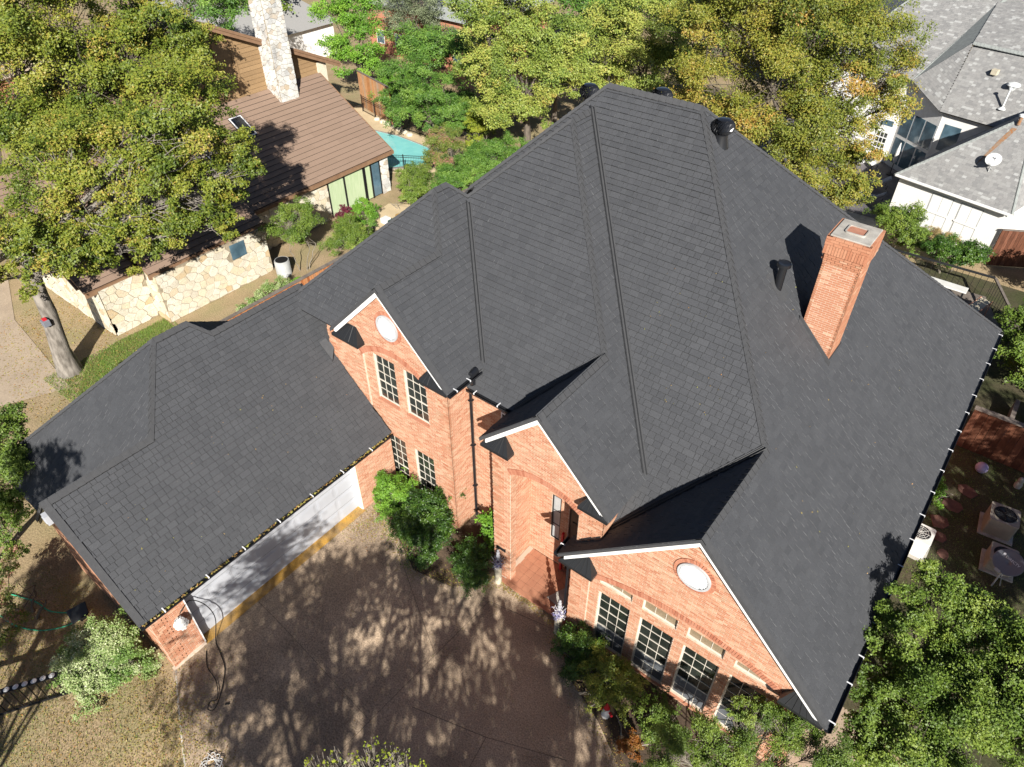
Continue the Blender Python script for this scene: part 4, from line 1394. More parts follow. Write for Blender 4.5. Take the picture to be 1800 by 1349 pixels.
# front wings
panel_roof(bh, (-33.15, 12.75, 2.86), (0, 1, 0), UB, 7.0, 3.0, M['brownroof'], 0.37, 1.25, 40)
panel_roof(bh, (-34.15, 9.95, 2.8), (0, 1, 0), UB, 2.75, 4.0, M['brownroof'], 0.37, 1.25, 40)
def beam(a, b, w, h, name='fascia', material=None, parent=None, world=True):
    a, b = np.asarray(a, float), np.asarray(b, float)
    d = (b - a) / np.linalg.norm(b - a)
    side = np.cross(d, (0, 0, 1.0))
    side /= np.linalg.norm(side)
    up = np.cross(side, d)
    mb = MB()
    mb.obox(a, d, side, up, (0, -w / 2, -h / 2), (np.linalg.norm(b - a), w / 2, h / 2))
    return mb.build(name, material, parent, world)
beam((-34.72, 20.0, 2.68), (-34.72, 31.45, 2.68), 0.12, 0.22, 'fascia', M['brownfascia'], bh)
beam((-33.07, 12.7, 2.74), (-33.07, 19.8, 2.74), 0.12, 0.22, 'fascia', M['brownfascia'], bh)
beam((-34.07, 9.95, 2.68), (-34.07, 12.6, 2.68), 0.12, 0.22, 'fascia', M['brownfascia'], bh)
beam((-34.8, 31.42, 2.72), (-41.17, 31.42, 6.46), 0.1, 0.2, 'fascia', M['brownfascia'], bh)
# stone walls
stone_face(bh, (-32.87, 12.9, 0), (0, 1, 0), (1, 0, 0), 6.6, 0.0, 2.75, 0.46, 0.34, M['limestone'], holes=[(4.3, 5.2, 1.7, 2.6)], seed=1)
stone_face(bh, (-34.0, 10.5, 0), (0, 1, 0), (1, 0, 0), 2.4, 0.0, 2.7, 0.46, 0.34, M['limestone'], seed=2)
stone_face(bh, (-34.0, 12.9, 0), (1, 0, 0), (0, -1, 0), 1.13, 0.0, 2.75, 0.46, 0.34, M['limestone'], seed=3)
stone_face(bh, (-42.4, 10.5, 0), (1, 0, 0), (0, -1, 0), 8.4, 0.0, 2.7, 0.46, 0.34, M['limestone'], seed=4)
stone_face(bh, (-34.95, 19.6, 0), (0, 1, 0), (1, 0, 0), 6.2, 0.0, 2.6, 0.46, 0.34, M['limestone'], seed=5)
stone_face(bh, (-34.95, 30.3, 0), (0, 1, 0), (1, 0, 0), 0.75, 0.0, 2.6, 0.4, 0.3, M['chimstone'], seed=6)
mb = MB()
mb.box((-50, 10.6, 0), (-35.2, 31.0, 2.7))
mb.build('inner_wall', M['stonemortar'], bh, True)
mb = MB()
mb.box((-32.86, 17.2, 1.75), (-32.80, 18.1, 2.6))
mb.build('window', M['blueglass'], bh, True)
# glazed doors with curtains behind
for i, (a, b, m_) in enumerate([(25.85, 27.1, 'curtain'), (27.2, 28.75, 'curtain'), (28.95, 29.4, 'curtain'), (29.5, 30.2, 'blueglass')]):
    mb = MB()
    mb.box((-34.98, a, 0.12), (-34.94, b, 2.5))
    dr = mb.build('patio_door', M[m_], bh, True)
    mb = MB()
    mb.box((-34.97, a - 0.05, 0.08), (-34.88, a, 2.56))
    mb.box((-34.97, b, 0.08), (-34.88, b + 0.05, 2.56))
    mb.build('door_stile', M['iron'], dr)
# clerestory gable with lap siding
CXW = -41.17
def ctop(y):
    return 11.0 - 0.455 * abs(y - 23.6)
mb = MB()
mb.prism([(CXW - 0.1, 14.0, 5.9), (CXW - 0.1, 32.0, 5.9), (CXW - 0.1, 32.0, ctop(32.0)), (CXW - 0.1, 23.6, 11.0), (CXW - 0.1, 14.0, ctop(14.0))], (-0.2, 0, 0))
sw = mb.build('siding_wall', M['brownfascia'], bh, True)
z = 6.0
while z < 10.8:
    ya = max(13.0, 23.6 - (11.0 - z - 0.1) / 0.455)
    yb = min(31.9, 23.6 + (11.0 - z - 0.1) / 0.455)
    mb = MB()
    mb.prism([(CXW - 0.1, ya, z), (CXW - 0.1, yb, z), (CXW - 0.1, yb, z + 0.27), (CXW - 0.1, ya, z + 0.27)], (0.0, 0, 0), 0, random.random())
    mb = MB()
    t_ = random.random()
    mb.add([(CXW - 0.06, ya, z), (CXW - 0.06, yb, z), (CXW - 0.095, yb, z + 0.28), (CXW - 0.095, ya, z + 0.28), (CXW - 0.1, ya, z), (CXW - 0.1, yb, z)], [(0, 1, 2, 3), (4, 5, 1, 0)], 0, t_)
    mb.build('siding_board', M['siding'], sw)
    z += 0.27
for y_ in (25.35, 24.2):
    mb = MB()
    mb.box((CXW - 0.1, y_ - 0.12, 6.2), (CXW - 0.03, y_ + 0.12, ctop(y_) - 0.1))
    mb.build('batten', M['siding'], sw)
def upper_slope(y0, y1):
    z0, z1 = ctop(y0) + 0.12, ctop(y1) + 0.12
    mb = MB()
    mb.prism([(CXW + 0.35, y0, z0), (-49, y0, z0), (-49, y1, z1), (CXW + 0.35, y1, z1)], (0, 0, 0.14))
    p_ = mb.build('upper_roof_slope', M['brownroof'], bh, True)
    beam((CXW + 0.36, y0, z0 - 0.06), (CXW + 0.36, y1, z1 - 0.06), 0.08, 0.34, 'fascia', M['brownfascia'], p_, False)
    beam((CXW + 0.42, y0, z0 + 0.04), (CXW + 0.42, y1, z1 + 0.04), 0.06, 0.14, 'fascia', M['brownfascia'], p_, False)
upper_slope(23.6, 33.0)
upper_slope(23.6, 13.0)
mb = MB()
mb.box((CXW - 0.12, 31.35, 0), (CXW + 0.05, 32.05, ctop(31.9) - 0.02))
mb.build('corner_pier', M['limestone'], bh, True)
# stone chimney
mb = MB()
mb.box((-41.3, 27.27, 5.0), (-40.05, 28.65, 12.2))
sc_ = mb.build('chimney', M['stonemortar'], bh, True)
stone_face(bh, (-40.05, 27.25, 0), (0, 1, 0), (1, 0, 0), 1.42, 5.4, 12.25, 0.34, 0.24, M['chimstone'], seed=11, backing=False, wp=sc_)
stone_face(bh, (-41.3, 27.25, 0), (1, 0, 0), (0, -1, 0), 1.25, 5.4, 12.25, 0.34, 0.24, M['chimstone'], seed=12, backing=False, wp=sc_)
mb = MB()
mb.box((-41.42, 27.12, 12.2), (-39.92, 28.8, 12.34))
mb.build('crown', M['concrete'], sc_)
for xa, ya in ((-40.05, 23.25), (-38.6, 20.4)):
    A = np.array((xa, ya, 2.8 + sl * (-34.8 - xa) + 0.06))
    nn = np.array((sl, 0, 1.0)) / ul
    mb = MB()
    mb.obox(A, (0, 1, 0), -UB, nn, (0, 0, 0.0), (0.85, 1.6, 0.10))
    s_ = mb.build('skylight', M['skylight'], bh, True)
    mb = MB()
    for p0, p1 in (((0, 0), (0.85, 0.06)), ((0, 1.54), (0.85, 1.6)), ((0, 0.06), (0.06, 1.54)), ((0.79, 0.06), (0.85, 1.54))):
        mb.obox(A, (0, 1, 0), -UB, nn, (p0[0], p0[1], 0.10), (p1[0], p1[1], 0.13))
    mb.build('skylight_frame', M['strap'], s_)

# ================================================================== WHITE HOUSE, GREY ROOF (far right)
wh = thing('white_house', 'white painted brick house with pale grey shingle roof beyond the back garden', 'house', (-4, 56, -1.1))
wa = math.atan2(-1.5, 6.5)
ea = np.array([math.cos(wa), math.sin(wa), 0])
eb = np.array([-math.sin(wa), math.cos(wa), 0])
up3 = np.array([0, 0, 1.0])
WO = np.array([-7.0, 49.63, 0])
def WP(a, b, z):
    return WO + ea * a + eb * b + up3 * z
def gtone(n):
    t = RNG.random(n) * 0.72 + 0.03
    t[RNG.random(n) < 0.09] = 0.95
    return t
def grey_slope(pts):
    """pts: world corners, first two along the eave"""
    P = [np.asarray(p, float) for p in pts]
    E_ = P[1] - P[0]
    E_ /= np.linalg.norm(E_)
    nn = np.cross(E_, P[2] - P[0])
    nn /= np.linalg.norm(nn)
    if nn[2] < 0:
        nn = -nn
        E_ = -E_
    U_ = np.cross(nn, E_)
    O = P[0]
    poly = [((p - O) @ E_, (p - O) @ U_) for p in P]
    t0 = min(p[1] for p in poly)
    O = O + U_ * t0
    poly = [(s, t - t0) for s, t in poly]
    return panel_roof(wh, O, E_, U_, 0, 0, M['greyshingle'], 0.16, 0.26, 0, poly=poly, tones=gtone, thick=0.012, name='shingle')
ZE = 2.4
# near wing: hipped
grey_slope([WP(-0.2, -0.3, ZE), WP(6.9, -0.3, ZE), WP(6.9 - 3.4, 3.6, ZE + 3.6), WP(4.3, 3.6, ZE + 3.6)][:2] + [WP(4.6, 4.2, 6.4), WP(4.3, 4.2, 6.4)])
grey_slope([WP(6.9, -0.3, ZE), WP(6.9, 12, ZE), WP(4.6, 12, 6.4), WP(4.6, 4.2, 6.4)])
grey_slope([WP(-0.2, 9.0, ZE), WP(-0.2, -0.3, ZE), WP(4.3, 4.2, 6.4), WP(4.3, 9, 6.4)])
caps(WP(6.9, -0.3, ZE), WP(4.6, 4.2, 6.4), eb * 0 + np.array((0, -1, -.9)), np.array((1, 0, -1.)), w=0.2, material=M['greycap'], parent=wh)
caps(WP(-0.2, -0.3, ZE), WP(4.3, 4.2, 6.4), np.array((-1, 0, -1.)), np.array((0, -1, -.9)), w=0.18, material=M['greycap'], parent=wh)
def whbox(a0, a1, b0, b1, z0, z1, m_, name='wall', parent=None):
    mb = MB()
    mb.obox(WO, ea, eb, up3, (a0, b0, z0), (a1, b1, z1))
    return mb.build(name, m_, parent or wh, parent is None)
whbox(0, 6.7, 0, 9, -1.15, 2.3, M['whitebrick'])
whbox(-0.1, 6.8, -0.26, -0.2, 2.2, 2.36, M['white'], 'fascia')
whbox(-0.2, 6.9, -0.42, -0.29, 2.28, 2.40, M['white'], 'gutter')
for a in (2.25, 4.05):
    f = whbox(a, a + 1.35, -0.012, 0.0, -0.5, 1.95, M['acgrey'], 'window')
    for i in range(2):
        for j in range(2):
            whbox(a + 0.06 + 0.63 * i, a + 0.66 + 0.63 * i, -0.02, -0.012, -0.42 + 1.2 * j, 0.70 + 1.2 * j, M['white'], 'shutter_panel', f)
    whbox(a - 0.02, a + 1.37, -0.06, -0.02, 0.70, 0.78, M['white'], 'rail', f)
# main block behind: steep slopes, tall white wall, canted glass wall
def wpoly(name, pts, d, m_, parent=None):
    mb = MB()
    mb.prism(pts, d)
    return mb.build(name, m_, parent or wh, parent is None)
grey_slope([(-7.2, 57.1, 4.2), (7.0, 53.8, 4.2), (7.0, 57.6, 7.9), (-7.2, 60.6, 7.9)])
grey_slope([(-7.2, 60.6, 7.9), (7.0, 57.6, 7.9), (7.0, 66.0, 11.4), (-7.2, 69.0, 11.4)])
grey_slope([(-9.9, 59.2, 5.2), (-7.2, 57.1, 4.2), (-7.2, 60.6, 7.9)])
grey_slope([(-16.5, 60.5, 5.2), (-9.9, 59.2, 5.2), (-6.4, 66.0, 10.6), (-11.5, 67.0, 10.6)])
grey_slope([(-9.9, 59.2, 5.2), (-7.2, 60.6, 7.9), (-4.0, 69.0, 11.4), (-6.4, 66.0, 10.6)])
grey_slope([(-18.5, 70.0, 5.2), (-16.5, 60.5, 5.2), (-11.5, 67.0, 10.6), (-12.5, 75.0, 10.6)])
grey_slope([(-12.5, 75.0, 10.6), (-11.5, 67.0, 10.6), (-6.4, 66.0, 10.6), (-5.5, 76.0, 10.7)])
mb = MB()
mb.poly([(-9.9, 59.2, 5.17), (-7.2, 60.6, 7.87), (-7.2, 69.0, 11.37)])
mb.poly([(-9.9, 59.2, 5.17), (-7.2, 69.0, 11.37), (-6.4, 66.0, 10.57)])
mb.poly([(-7.2, 69.0, 11.37), (-5.5, 76.0, 10.67), (-6.4, 66.0, 10.57)])
mb.build('roof_slope', M['greycap'], wh, True)
caps((-7.2, 60.6, 7.9), (7.0, 57.6, 7.9), np.array((0, -1, -1.)), np.array((0, 1, -.3)), w=0.2, material=M['greycap'], parent=wh)
caps((-9.9, 59.2, 5.2), (-6.4, 66.0, 10.6), np.array((-1, 0, -.8)), np.array((1, 0, -.2)), w=0.2, material=M['greycap'], parent=wh)
caps((-16.5, 60.5, 5.2), (-11.5, 67.0, 10.6), np.array((-1, 0, -1.)), np.array((0, -1, -1.)), w=0.2, material=M['greycap'], parent=wh)
wpoly('wall', [(-16.3, 60.8, -1.15), (-9.8, 59.5, -1.15), (-9.8, 59.5, 5.15), (-16.3, 60.8, 5.15)], (0.05, 0.3, 0), M['whitebrick'])
wpoly('wall', [(-6.9, 57.4, -1.15), (6.8, 54.2, -1.15), (6.8, 54.2, 4.15), (-6.9, 57.4, 4.15)], (0.07, 0.3, 0), M['whitebrick'])
wpoly('wall', [(6.8, 54.2, -1.15), (6.8, 66, -1.15), (6.8, 66, 4.15), (6.8, 54.2, 4.15)], (-0.3, 0, 0), M['whitebrick'])
A, B = np.array((-9.8, 59.48, 0)), np.array((-6.92, 57.38, 0))
d = (B - A) / np.linalg.norm(B - A)
nn = np.cross(d, up3)
Lb = np.linalg.norm(B - A)
mb = MB()
mb.prism([A - up3 * 1.15, B - up3 * 1.15, B + up3 * 4.1, A + up3 * 5.1], -nn * 0.2)
f = mb.build('bay_wall', M['white'], wh, True)
for i in range(3):
    s0 = 0.2 + (Lb - 0.2) / 3 * i
    for z0, z1 in ((-0.7, 1.1), (1.35, 3.1)):
        mb = MB()
        mb.obox(A, d, up3, nn, (s0, z0, 0.0), (s0 + (Lb - 0.6) / 3, z1, 0.015))
        mb.build('pane', M['blueglass'], f)
# window in the wall right of the canted glass
C0 = np.array((-6.9, 57.4, 0))
dd = np.array((13.7, -3.2, 0)) / np.linalg.norm((13.7, -3.2))
nw = np.cross(dd, up3)
mb = MB()
mb.obox(C0, dd, up3, nw, (0.35, 1.6, 0.0), (1.5, 3.4, 0.02))
mb.build('window', M['blueglass'], wh, True)
# french door and transom in the tall white wall
D0 = np.array((-16.3, 60.8, 0))
de = np.array((6.5, -1.3, 0)) / np.linalg.norm((6.5, -1.3))
dn = np.cross(de, up3)
mb = MB()
mb.obox(D0, de, up3, dn, (5.2, -1.0, 0.0), (6.25, 1.3, 0.05))
f = mb.build('french_door', M['white'], wh, True)
for i in range(3):
    for j in range(5):
        mb = MB()
        mb.obox(D0, de, up3, dn, (5.33 + 0.28 * i, -0.85 + 0.41 * j, 0.05), (5.55 + 0.28 * i, -0.53 + 0.41 * j, 0.06))
        mb.build('pane', M['glass'], f)
mb = MB()
mb.obox(D0, de, up3, dn, (5.4, 1.65, 0.0), (6.25, 2.05, 0.02))
mb.build('transom_window', M['blueglass'], wh, True)
# roof fittings on the white house
mb = MB()
p0 = WP(4.1, 3.55, 5.9)
mb.tube([p0, p0 + up3 * 0.55], 0.10, 12)
vp = mb.build('vent_pipe', M['rust'], wh, True, smooth=True)
mb = MB()
mb.lathe([(0.17, 0.0), (0.17, 0.1), (0.05, 0.16), (0.001, 0.16)], tuple(p0 + up3 * 0.5), 14)
mb.build('pipe_cap', M['dishwhite'], vp, smooth=True)
mb = MB()
dsl = np.array(WP(3.2, 1.1, 0)) - np.array(WP(4.1, 3.55, 0))
q0 = WP(4.1, 3.3, 5.72) + up3 * 0.0
pts = []
for f_, wd_ in ((0, 0.14), (0.35, 0.13), (0.7, 0.08), (1.0, 0.02)):
    c = WP(4.05 - 0.55 * f_, 3.4 - 2.1 * f_, ZE + 0.03 + (3.7 - 2.1 * f_) * (4.0 / 4.5))
    pts.append((c - ea * wd_, c + ea * wd_))
for i in range(3):
    mb.poly([pts[i][0], pts[i + 1][0], pts[i + 1][1], pts[i][1]])
mb.build('rust_stain', M['rust'], wh, True)
def onmain(x, b):
    """point on the main grey slope, b metres in from the eave"""
    y = 57.1 - (x + 7.2) * 3.3 / 14.2
    return np.array((x + 0.22 * b, y + 0.97 * b, 4.2 + b * 3.7 / 3.5))
for x, b in ((-5.6, 2.3), (-1.9, 2.0)):
    c = onmain(x, b)
    mb = MB()
    mb.obox(c, ea, eb, up3, (-0.2, -0.2, -0.05), (0.2, 0.2, 0.28))
    mb.build('box_vent', M['planter'], wh, True, bevel=0.02)
c = onmain(-4.1, 1.9)
mb = MB()
mb.lathe([(0.05, -0.3), (0.28, 0.1), (0.42, 0.15), (0.36, 0.26), (0.15, 0.33), (0.001, 0.34)], tuple(c), 18)
mb.build('dome_vent', M['dishwhite'], wh, True, smooth=True)
c = onmain(-3.9, 0.9)
mb = MB()
mb.tube([c - up3 * 0.1, c + up3 * 1.25], 0.06, 10)
mb.lathe([(0.11, 1.2), (0.11, 1.3), (0.001, 1.34)], tuple(c), 12)
mb.lathe([(0.26, -0.06), (0.09, 0.08)], tuple(c), 12)
mb.build('vent_pipe', M['dishwhite'], wh, True, smooth=True)

def dish(name, label, c, aim, r, material, mark=None, group=None, mast=1.0):
    """satellite dish: shallow bowl, feed arm, mast"""
    aim = Vector(aim).normalized()
    root = thing(name, label, 'satellite dish', (c[0], c[1], c[2] - mast))
    q = aim.to_track_quat('Z', 'Y').to_matrix()
    C_ = Vector(c)
    mb = MB()
    n = 28
    rings = []
    for k, (rr, h) in enumerate(((0.001, 0), (0.3, 0.012), (0.6, 0.045), (0.85, 0.09), (1.0, 0.125), (1.03, 0.12))):
        rings.append([C_ + q @ Vector((rr * r * math.cos(2 * math.pi * i / n), rr * r * 0.9 * math.sin(2 * math.pi * i / n), h * r)) for i in range(n)])
    vs = [tuple(v) for g_ in rings for v in g_]
    fs = []
    for k in range(len(rings) - 1):
        for i in range(n):
            i2 = (i + 1) % n
            fs.append((k * n + i, k * n + i2, (k + 1) * n + i2, (k + 1) * n + i))
    mb.add(vs, fs)
    d_ = mb.build('reflector', material, root, True, smooth=True)
    so = d_.modifiers.new('solid', 'SOLIDIFY')
    so.thickness = 0.012
    so.offset = -1
    tip = C_ + q @ Vector((0, -r * 0.95, r * 0.62))
    mb = MB()
    mb.tube([C_ + q @ Vector((0, -r * 0.9, 0.08 * r)), tip], 0.022, 6)
    mb.obox(np.array(tip), np.array(q @ Vector((1, 0, 0))), np.array(q @ Vector((0, 1, 0))), np.array(q @ Vector((0, 0, 1))), (-0.09, -0.05, -0.05), (0.09, 0.05, 0.06))
    mb.build('feed_arm', M['acgrey'], root, True)
    mb = MB()
    mb.tube([C_ - aim * 0.03, C_ - aim * 0.16, Vector((c[0], c[1], c[2] - 0.35)), Vector((c[0], c[1], c[2] - mast))], 0.03, 8)
    mb.tube([Vector((c[0], c[1], c[2] - 0.45)), Vector((c[0] + 0.25, c[1] + 0.2, c[2] - mast))], 0.015, 5)
    mb.build('mast', M['acgrey'], root, True)
    return root, C_, q
cw = WP(4.35, 1.15, ZE + 1.3 + 0.75)
root, C_, q = dish('satellite_dish', 'pale round satellite dish on grey roof of white house', tuple(cw), (-0.15, -0.75, 0.62), 0.42, M['dishwhite'], mast=0.75)
mb = MB()
for i, (u, v) in enumerate(((-0.06, 0.1), (0.05, 0.1))):
    o4 = C_ + q @ Vector((u, v, 0.03))
    mb.obox(np.array(o4), np.array(q @ Vector((1, 0, 0))), np.array(q @ Vector((0, 1, 0))), np.array(q @ Vector((0, 0, 1))), (-0.04, -0.05, 0), (0.03, 0.04, 0.012))
mb.build('logo_mark', M['inkdark'], root, True)

def text_obj(name, body, size, C_, q, off, material, parent, extrude=0.004):
    cu = bpy.data.curves.new(name, 'FONT')
    cu.body = body
    cu.size = size
    cu.align_x = 'CENTER'
    cu.align_y = 'CENTER'
    cu.extrude = extrude
    o = bpy.data.objects.new(name, cu)
    COL.objects.link(o)
    dg = bpy.context.evaluated_depsgraph_get()
    me = bpy.data.meshes.new_from_object(o.evaluated_get(dg))
    bpy.data.objects.remove(o)
    me.materials.clear()
    me.materials.append(material)
    m4 = q.to_4x4()
    m4.translation = C_ + q @ Vector(off)
    me.transform(m4)
    return link(bpy.data.objects.new(name, me), parent, True)
root, C_, q = dish('satellite_dish', 'grey satellite dish lettered DIRECTV beside the outdoor units', (4.78, 23.0, 0.35), (-0.30, -0.60, 0.75), 0.50, M['dish'], mast=1.45)
text_obj('lettering', 'DIRECTV', 0.13, C_, q, (0.06, 0.12, 0.055), M['ink'], root)
mb = MB()
mb.lathe([(0.045, 0), (0.045, 0.006), (0.001, 0.006)], (0, 0, 0), 14)
mm = q.to_4x4()
mm.translation = C_ + q @ Vector((-0.28, 0.16, 0.075))
mb.v = [tuple(mm @ Vector(v)) for v in mb.v]
mb.build('logo_mark', M['ink'], root, True)

# patio of the white house
structure(sheet('patio', [(-18, 50.0), (-7.2, 49.8), (-6.2, 57), (-8.6, 59.5), (-20, 61.4)], 0.03, M['slate']))
structure(sheet('patio_edge', [(-17, 47.6), (-7.4, 45.6), (-7.0, 49.7), (-18, 50.0)], 0.04, M['concrete']))
def lounger(label, x, y, rz):
    t = thing('patio_lounger', label, 'lounge chair', (x, y, gz(x) + 0.035), rz, 'patio loungers')
    mb = MB()
    for sx in (0.15, 1.55):
        for sy in (-0.3, 0.3):
            mb.tube([(sx, sy, 0), (sx + 0.05, sy * 0.95, 0.33)], 0.018, 6)
    mb.box((0.0, -0.33, 0.32), (1.3, -0.29, 0.35))
    mb.box((0.0, 0.29, 0.32), (1.3, 0.33, 0.35))
    mb.build('frame', M['iron'], t)
    mb = MB()
    mb.prism([(0, -0.3, 0.35), (1.15, -0.3, 0.35), (1.15, -0.3, 0.43), (0, -0.3, 0.43)], (0, 0.6, 0))
    mb.build('seat_cushion', M['cushion'], t, bevel=0.03)
    mb = MB()
    mb.prism([(1.16, -0.3, 0.37), (1.75, -0.3, 0.80), (1.70, -0.3, 0.88), (1.14, -0.3, 0.45)], (0, 0.6, 0))
    mb.build('back_cushion', M['cushion'], t, bevel=0.03)
lounger('grey cushioned patio lounger nearest the white wing wall', -9.6, 52.3, -0.1)
lounger('grey patio lounger set at an angle farther from the wing', -9.9, 54.4, 0.35)
def patio_chair(label, x, y, rz):
    t = thing('patio_chair', label, 'chair', (x, y, gz(x) + 0.035), rz, 'patio chairs')
    mb = MB()
    mb.box((-0.3, -0.3, 0.38), (0.3, 0.3, 0.46))
    mb.build('seat', M['plastic_white'], t, bevel=0.02)
    mb = MB()
    mb.prism([(-0.3, 0.26, 0.46), (0.3, 0.26, 0.46), (0.28, 0.42, 0.95), (-0.28, 0.42, 0.95)], (0, 0.04, 0))
    mb.build('backrest', M['plastic_white'], t)
    for sx in (-0.27, 0.27):
        for sy in (-0.26, 0.26):
            mb = MB()
            mb.tube([(sx, sy, 0), (sx, sy, 0.39)], 0.02, 6)
            mb.build('leg', M['iron'], t)
patio_chair('white patio chair left of the patio table', -12.0, 57.2, 0.6)
patio_chair('white patio chair right of the patio table', -10.3, 57.6, -0.7)
t = thing('patio_table', 'white patio table between two white chairs', 'table', (-11.2, 56.3, gz(-11) + 0.035))
mb = MB()
mb.lathe([(0.55, 0.70), (0.57, 0.72), (0.55, 0.745)], (0, 0, 0), 24)
mb.build('table_top', M['plastic_white'], t)
mb = MB()
mb.lathe([(0.25, 0), (0.22, 0.04), (0.04, 0.08), (0.04, 0.70)], (0, 0, 0), 14)
mb.build('pedestal', M['iron'], t)
t = thing('closed_umbrella', 'closed pale patio umbrella standing by the canted bay', 'umbrella', (-8.9, 57.6, gz(-8.9) + 0.035))
mb = MB()
mb.lathe([(0.25, 0), (0.25, 0.08), (0.03, 0.1), (0.025, 2.5)], (0, 0, 0), 14)
mb.build('pole', M['iron'], t)
mb = MB()
mb.lathe([(0.06, 0.9), (0.14, 1.1), (0.12, 1.9), (0.02, 2.5)], (0, 0, 0), 10)
mb.build('canopy', M['plastic_white'], t)

# ================================================================== BACKGROUND HOUSES
def simple_house(name, label, x0, x1, y0, y1, h, zr, wm, rm, g=0.0):
    t = thing(name, label, 'house', ((x0 + x1) / 2, (y0 + y1) / 2, g))
    mb = MB()
    mb.box((x0, y0, g), (x1, y1, g + h))
    mb.build('wall', wm, t, True)
    yc = (y0 + y1) / 2
    o = 0.5
    mb = MB()
    A, B = (x0 - o, y0 - o, g + h), (x1 + o, y0 - o, g + h)
    Cc, D = (x1 + o, y1 + o, g + h), (x0 - o, y1 + o, g + h)
    k = (y1 - y0) / 2 * 0.8
    E1, F1 = (x0 + k, yc, g + zr), (x1 - k, yc, g + zr)
    mb.add([A, B, Cc, D, E1, F1], [(0, 1, 5, 4), (1, 2, 5), (2, 3, 4, 5), (3, 0, 4), (0, 3, 2, 1)])
    mb.build('roof', rm, t, True)
    n = int((x1 - x0) / 2.6)
    for i in range(n):
        xx = x0 + 1.0 + 2.6 * i
        mb = MB()
        mb.box((xx, y0 - 0.03, g + 0.9), (xx + 1.1, y0 + 0.05, g + 2.2))
        w = mb.build('window', M['white'], t, True)
        mb = MB()
        mb.box((xx + 0.08, y0 - 0.045, g + 0.98), (xx + 1.02, y0 - 0.03, g + 2.12))
        mb.build('pane', M['blueglass'], w)
    return t
simple_house('background_house', 'red brick house half hidden by trees behind the pool', -60, -45.5, 53, 64, 4.6, 8.6, M['brickred'], M['greycap'])
simple_house('background_house', 'pale grey roofed house behind the stone chimney', -78, -62, 37, 50, 3.0, 8.5, M['whitebrick'], M['greyshingle'])
simple_house('background_house', 'far house with tan roof behind the big left tree', -92, -70, 14, 27, 3.0, 6.0, M['brickred'], M['pavetan'])

# ================================================================== FENCES
def board_fence(name, label, a, b, h, material, bw=0.14, z=None, lean=0.0, cap=None, back=1, posts=2.4, capw=0.16, railmat=None):
    """upright boards from a to b, each its own piece, on two rails with posts behind"""
    a, b = np.array(a, float), np.array(b, float)
    L_ = np.linalg.norm(b - a)
    d = np.append((b - a) / L_, 0)
    nn = np.array((d[1], -d[0], 0)) * back
    zb = gz(a[0]) if z is None else z
    A = np.array((a[0], a[1], zb))
    up = np.array((0, 0, 1.0))
    t = thing(name, label, 'fence', tuple(A))
    n = int(L_ / bw)
    for i in range(n):
        hh = h + random.uniform(-0.015, 0.015)
        mb = MB()
        mb.obox(A, d, up, nn, (i * bw + 0.006, 0.03, 0.0), ((i + 1) * bw - 0.006, hh, 0.018 + random.uniform(0, 0.004)), 0, random.random())
        mb.build('board', material, t, True)
    mb = MB()
    for zz in (0.35, h - 0.3):
        mb.obox(A, d, up, nn, (0, zz, -0.045), (L_, zz + 0.09, -0.002))
    mb.build('rail', railmat or M['greywood'], t, True)
    k = 0.05
    while k < L_:
        mb = MB()
        mb.obox(A, d, up, nn, (k, 0, -0.14), (k + 0.09, h - 0.05, -0.047))
        mb.build('post', railmat or M['greywood'], t, True)
        k += posts
    if cap:
        mb = MB()
        mb.obox(A, d, up, nn, (-0.03, h + 0.02, -capw / 2), (L_ + 0.03, h + 0.055, capw / 2))
        mb.build('cap_rail', cap, t, True)
    return t
board_fence('board_fence', 'orange cedar board fence between the two side yards', (-28.3, 11.0), (-28.3, 34.5), 1.8, M['orangefence'], 0.14, 0.0, cap=M['greywood'], back=1, capw=0.22)
board_fence('board_fence', 'weathered orange cedar fence behind the pool', (-48.6, 41.0), (-43.3, 39.6), 2.95, M['cedar'], 0.15, 0.0, cap=M['greywood'], back=1)
board_fence('board_fence', 'dark brown board fence at the back of the side yard', (1.9, 30.1), (8.0, 30.1), 2.25, M['darkfence'], 0.28, -1.1, cap=M['greywood'], back=1, capw=0.3)
board_fence('board_fence', 'red-brown fence beside the white house wing', (-0.4, 47.9), (4.0, 50.4), 2.4, M['darkfence'], 0.2, -1.1, cap=M['greywood'], back=1)

def iron_fence(name, label, a, b, h, z=0.0, sp=0.12, cat='fence', posts=2.0):
    a, b = np.array(a, float), np.array(b, float)
    L_ = np.linalg.norm(b - a)
    d = (b - a) / L_
    t = thing(name, label, cat, (a[0], a[1], z))
    mb = MB()
    k = 0.0
    while k <= L_:
        p = a + d * k
        mb.tube([(p[0], p[1], z + 0.06), (p[0], p[1], z + h)], 0.009, 4)
        k += sp
    mb.build('baluster_row', M['iron'], t, True)
    for zz in (0.12, h - 0.14, h):
        mb = MB()
        mb.obox((a[0], a[1], z), (d[0], d[1], 0), (0, 0, 1), (d[1], -d[0], 0), (0, zz - 0.015, -0.014), (L_, zz + 0.015, 0.014))
        mb.build('rail', M['iron'], t, True)
    k = 0.0
    while k <= L_ + 0.01:
        p = a + d * k
        mb = MB()
        mb.box((p[0] - 0.025, p[1] - 0.025, z), (p[0] + 0.025, p[1] + 0.025, z + h + 0.08))
        mb.build('post', M['iron'], t, True)
        k += posts
iron_fence('iron_fence', 'black iron railing between pool and side garden', (-37.9, 32.6), (-34.6, 34.6), 1.3)
iron_fence('iron_fence', 'black iron railing beyond the pool under the trees', (-43.4, 39.4), (-34.0, 39.6), 1.3)
iron_fence('iron_fence', 'black iron railing in front of the weathered cedar fence', (-47.6, 40.2), (-43.4, 39.3), 1.35)

